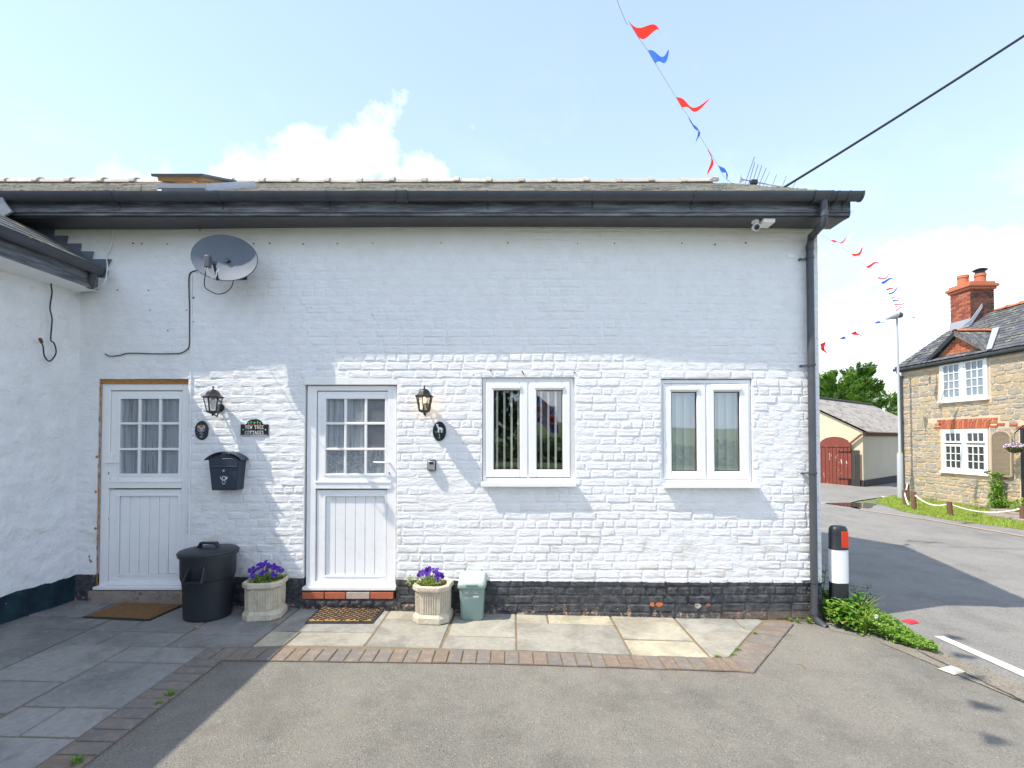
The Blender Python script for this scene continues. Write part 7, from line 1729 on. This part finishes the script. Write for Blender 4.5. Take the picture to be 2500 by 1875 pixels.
# flags over the yard whose shadows fall on the tarmac
for k in range(12):
    f = k / 12; a = Vector((-3.2, -6.2, 6.1)).lerp(Vector((.6, -1.3, 5.65)), f); d = Vector((3.8, 4.9, -.4)).normalized(); fl.append((a + d * .17, a, ('flag_red', 'flag_blue')[k % 2], (1, -.2, -.35), .27, rn.uniform(-.3, .3)))
bunting('bunting_string', 'red, white and blue bunting curving over the roof to the street lamp', W1, fl)
fl = []
for (x0, y0_, m, w_, L) in ((2002, 840, 'flag_red', (.2, 0, -1), .34), (2047, 827, 'flag_blue', (.9, 0, -.1), .22), (2076, 814, 'flag_red', (.5, 0, -.3), .25), (2132, 789, 'flag_blue', (.9, 0, -.15), .26)):
    Yq = 8 + (x0 - 2002) / 190 * 4; fl.append((P(x0 + 14, y0_ - 6, Yq + .2), P(x0, y0_, Yq), m, w_, L, -.2))
bunting('bunting_string', 'sparse bunting from the white cottage corner up to the street lamp', [P(1960, 862, 7.2), P(2002, 842, 8), P(2076, 814, 9.6), P(2132, 790, 10.8), P(2190, 772, 12)], fl, .003, seed=2)
fl = []
for (x0, y0_, m, w_, L) in ((2222, 774, 'flag_blue', (1, 0, .15), .42), (2247, 780, 'flag_red', (1, 0, -.25), .34), (2299, 794, 'flag_blue', (.8, 0, -.55), .26)):
    fl.append((P(x0 + 7, y0_ + 2, 12), P(x0, y0_, 12), m, w_, L, .2))
bunting('bunting_string', 'short bunting from the street lamp to the stone cottage chimney', [P(2190, 772, 12), P(2222, 774, 12), P(2260, 784, 12), P(2325, 805, 12)], fl, .003, seed=3)

# surroundings behind the camera that show in the window glass ---------
b = MB(); n = 60
def hf(u, v):
    x = -160 + 320 * u; y = -70 - 90 * v; return (x, y, gz(x) - 1 + (9 + 5 * noise.noise((x * .02, 0, 3))) * v * (1.1 - .3 * v))
b.grid(hf, n, 10); b.build('wooded_hill', M['hill'], ang=0, fixn=False)['kind'] = 'structure'
rn = random.Random(50)
def btree(x, y, h, w, seed, label, n=3000, s_=.30):
    rn2 = random.Random(seed); t = thing('roadside_tree', label, 'tree', (x, y, gz(x))); b = MB(); cl = [(Vector((x + rn2.gauss(0, w * .4), y + rn2.gauss(0, w * .4), gz(x) + h * rn2.uniform(.22, .9))), w * rn2.uniform(.3, .5)) for k in range(16)]
    for k in range(n):
        c, r = rn2.choice(cl); d = Vector((rn2.gauss(0, 1), rn2.gauss(0, 1), rn2.gauss(0, 1))).normalized() * rn2.random() ** .35 * r; leaf(b, c + d, s_ * rn2.uniform(.6, 1.3), rn2, .5)
    b.build('crown', M['tree_leaf'], t, ang=0, fixn=False, kind='stuff'); b = MB(); b.tube([(x, y, gz(x) - .2), (x + .1, y, gz(x) + h * .4), (x, y, gz(x) + h * .8)], [.3, .2, .06], 8); b.build('trunk', M['bark'], t)
btree(-2.9, -24, 9, 3.6, 1, 'dark leafy tree behind the photographer seen reflected in the left window', 5000, .34)
btree(-9, -30, 8, 4, 2, 'rounded leafy tree further left behind the photographer', 3000, .4)
b = MB(); k = 0
for k in range(9000):
    x = rn.uniform(-40, 45); leaf(b, Vector((x, -34 + rn.uniform(-1.5, 1.5), gz(x) + rn.random() * (1.6 + .8 * noise.noise((x * .2, 0, 0))))), .35, rn)
o = b.build('hedge', M['tree_leaf'], ang=0, fixn=False); tag(o, 'long clipped hedge behind the photographer', 'hedge', kind='stuff')

# union flag on a short pole behind the photographer (its reflection shows in the left window)
fo = Vector((.62, -8.0, 2.15)); t = thing('union_flag', 'red, white and blue union flag behind the photographer, reflected in the left window', 'flag', (.60, -8, gz(.6)))
b = MB(); b.tube([(.60, -8, gz(.6)), (.60, -8, 3.0)], .016, 8); b.build('pole', M['post'], t)
def fsurf(u, v, off=0): return (fo.x + .62 * u * (1 - .15 * v), fo.y + .07 * math.sin(u * 9 + v * 2) + off, fo.z + .72 * v - .30 * u + .05 * math.sin(u * 7))
b = MB(); b.grid(lambda u, v: fsurf(u, v), 24, 12); b.build('field', M['flag_blue'], t, ang=0, fixn=False)
def strips(name, mat, segs, off):
    b = MB()
    for (u0, v0, u1, v1, w) in segs:
        d = Vector((u1 - u0, v1 - v0)).normalized(); n_ = Vector((-d.y, d.x)) * w
        for sg in (-1, 1): b.grid(lambda a, c: fsurf(min(1, max(0, u0 + (u1 - u0) * a + n_.x * (c - .5))), min(1, max(0, v0 + (v1 - v0) * a + n_.y * (c - .5))), off * sg), 24, 1)
    b.build(name, M[mat], t, ang=0, fixn=False)
strips('white_saltire', 'flag_white', [(0, 0, 1, 1, .22), (0, 1, 1, 0, .22)], .003)
strips('red_saltire', 'flag_red', [(0, 0, 1, 1, .07), (0, 1, 1, 0, .07)], .005)
strips('white_cross', 'flag_white', [(.5, 0, .5, 1, .30), (0, .5, 1, .5, .36)], .007)
strips('red_cross', 'flag_red', [(.5, 0, .5, 1, .17), (0, .5, 1, .5, .2)], .009)

# poles that carry the cable and the bunting, both outside the frame
def pole(x, y, h, label):
    t = thing('telegraph_pole', label, 'pole', (x, y, gz(x))); b = MB(); b.tube([(x, y, gz(x) - .2), (x, y, gz(x) + h)], [.14, .10], 12); b.build('shaft', M['bark'], t)
    b = MB(); b.bar((x - .5, y, gz(x) + h - .25), (x + .5, y, gz(x) + h - .25), .09, .09); b.build('cross_arm', M['bark'], t, smooth=False)
e = P(1905, 463, 2.6).lerp(P(2508, 62, 1.9), 2.65)
pole(e.x, e.y, e.z - gz(e.x) + .1, 'tall wooden telegraph pole on the far verge carrying the black overhead cable')
pole(-6.6, -10.2, 6.6, 'wooden telegraph pole behind the photographer carrying the bunting')
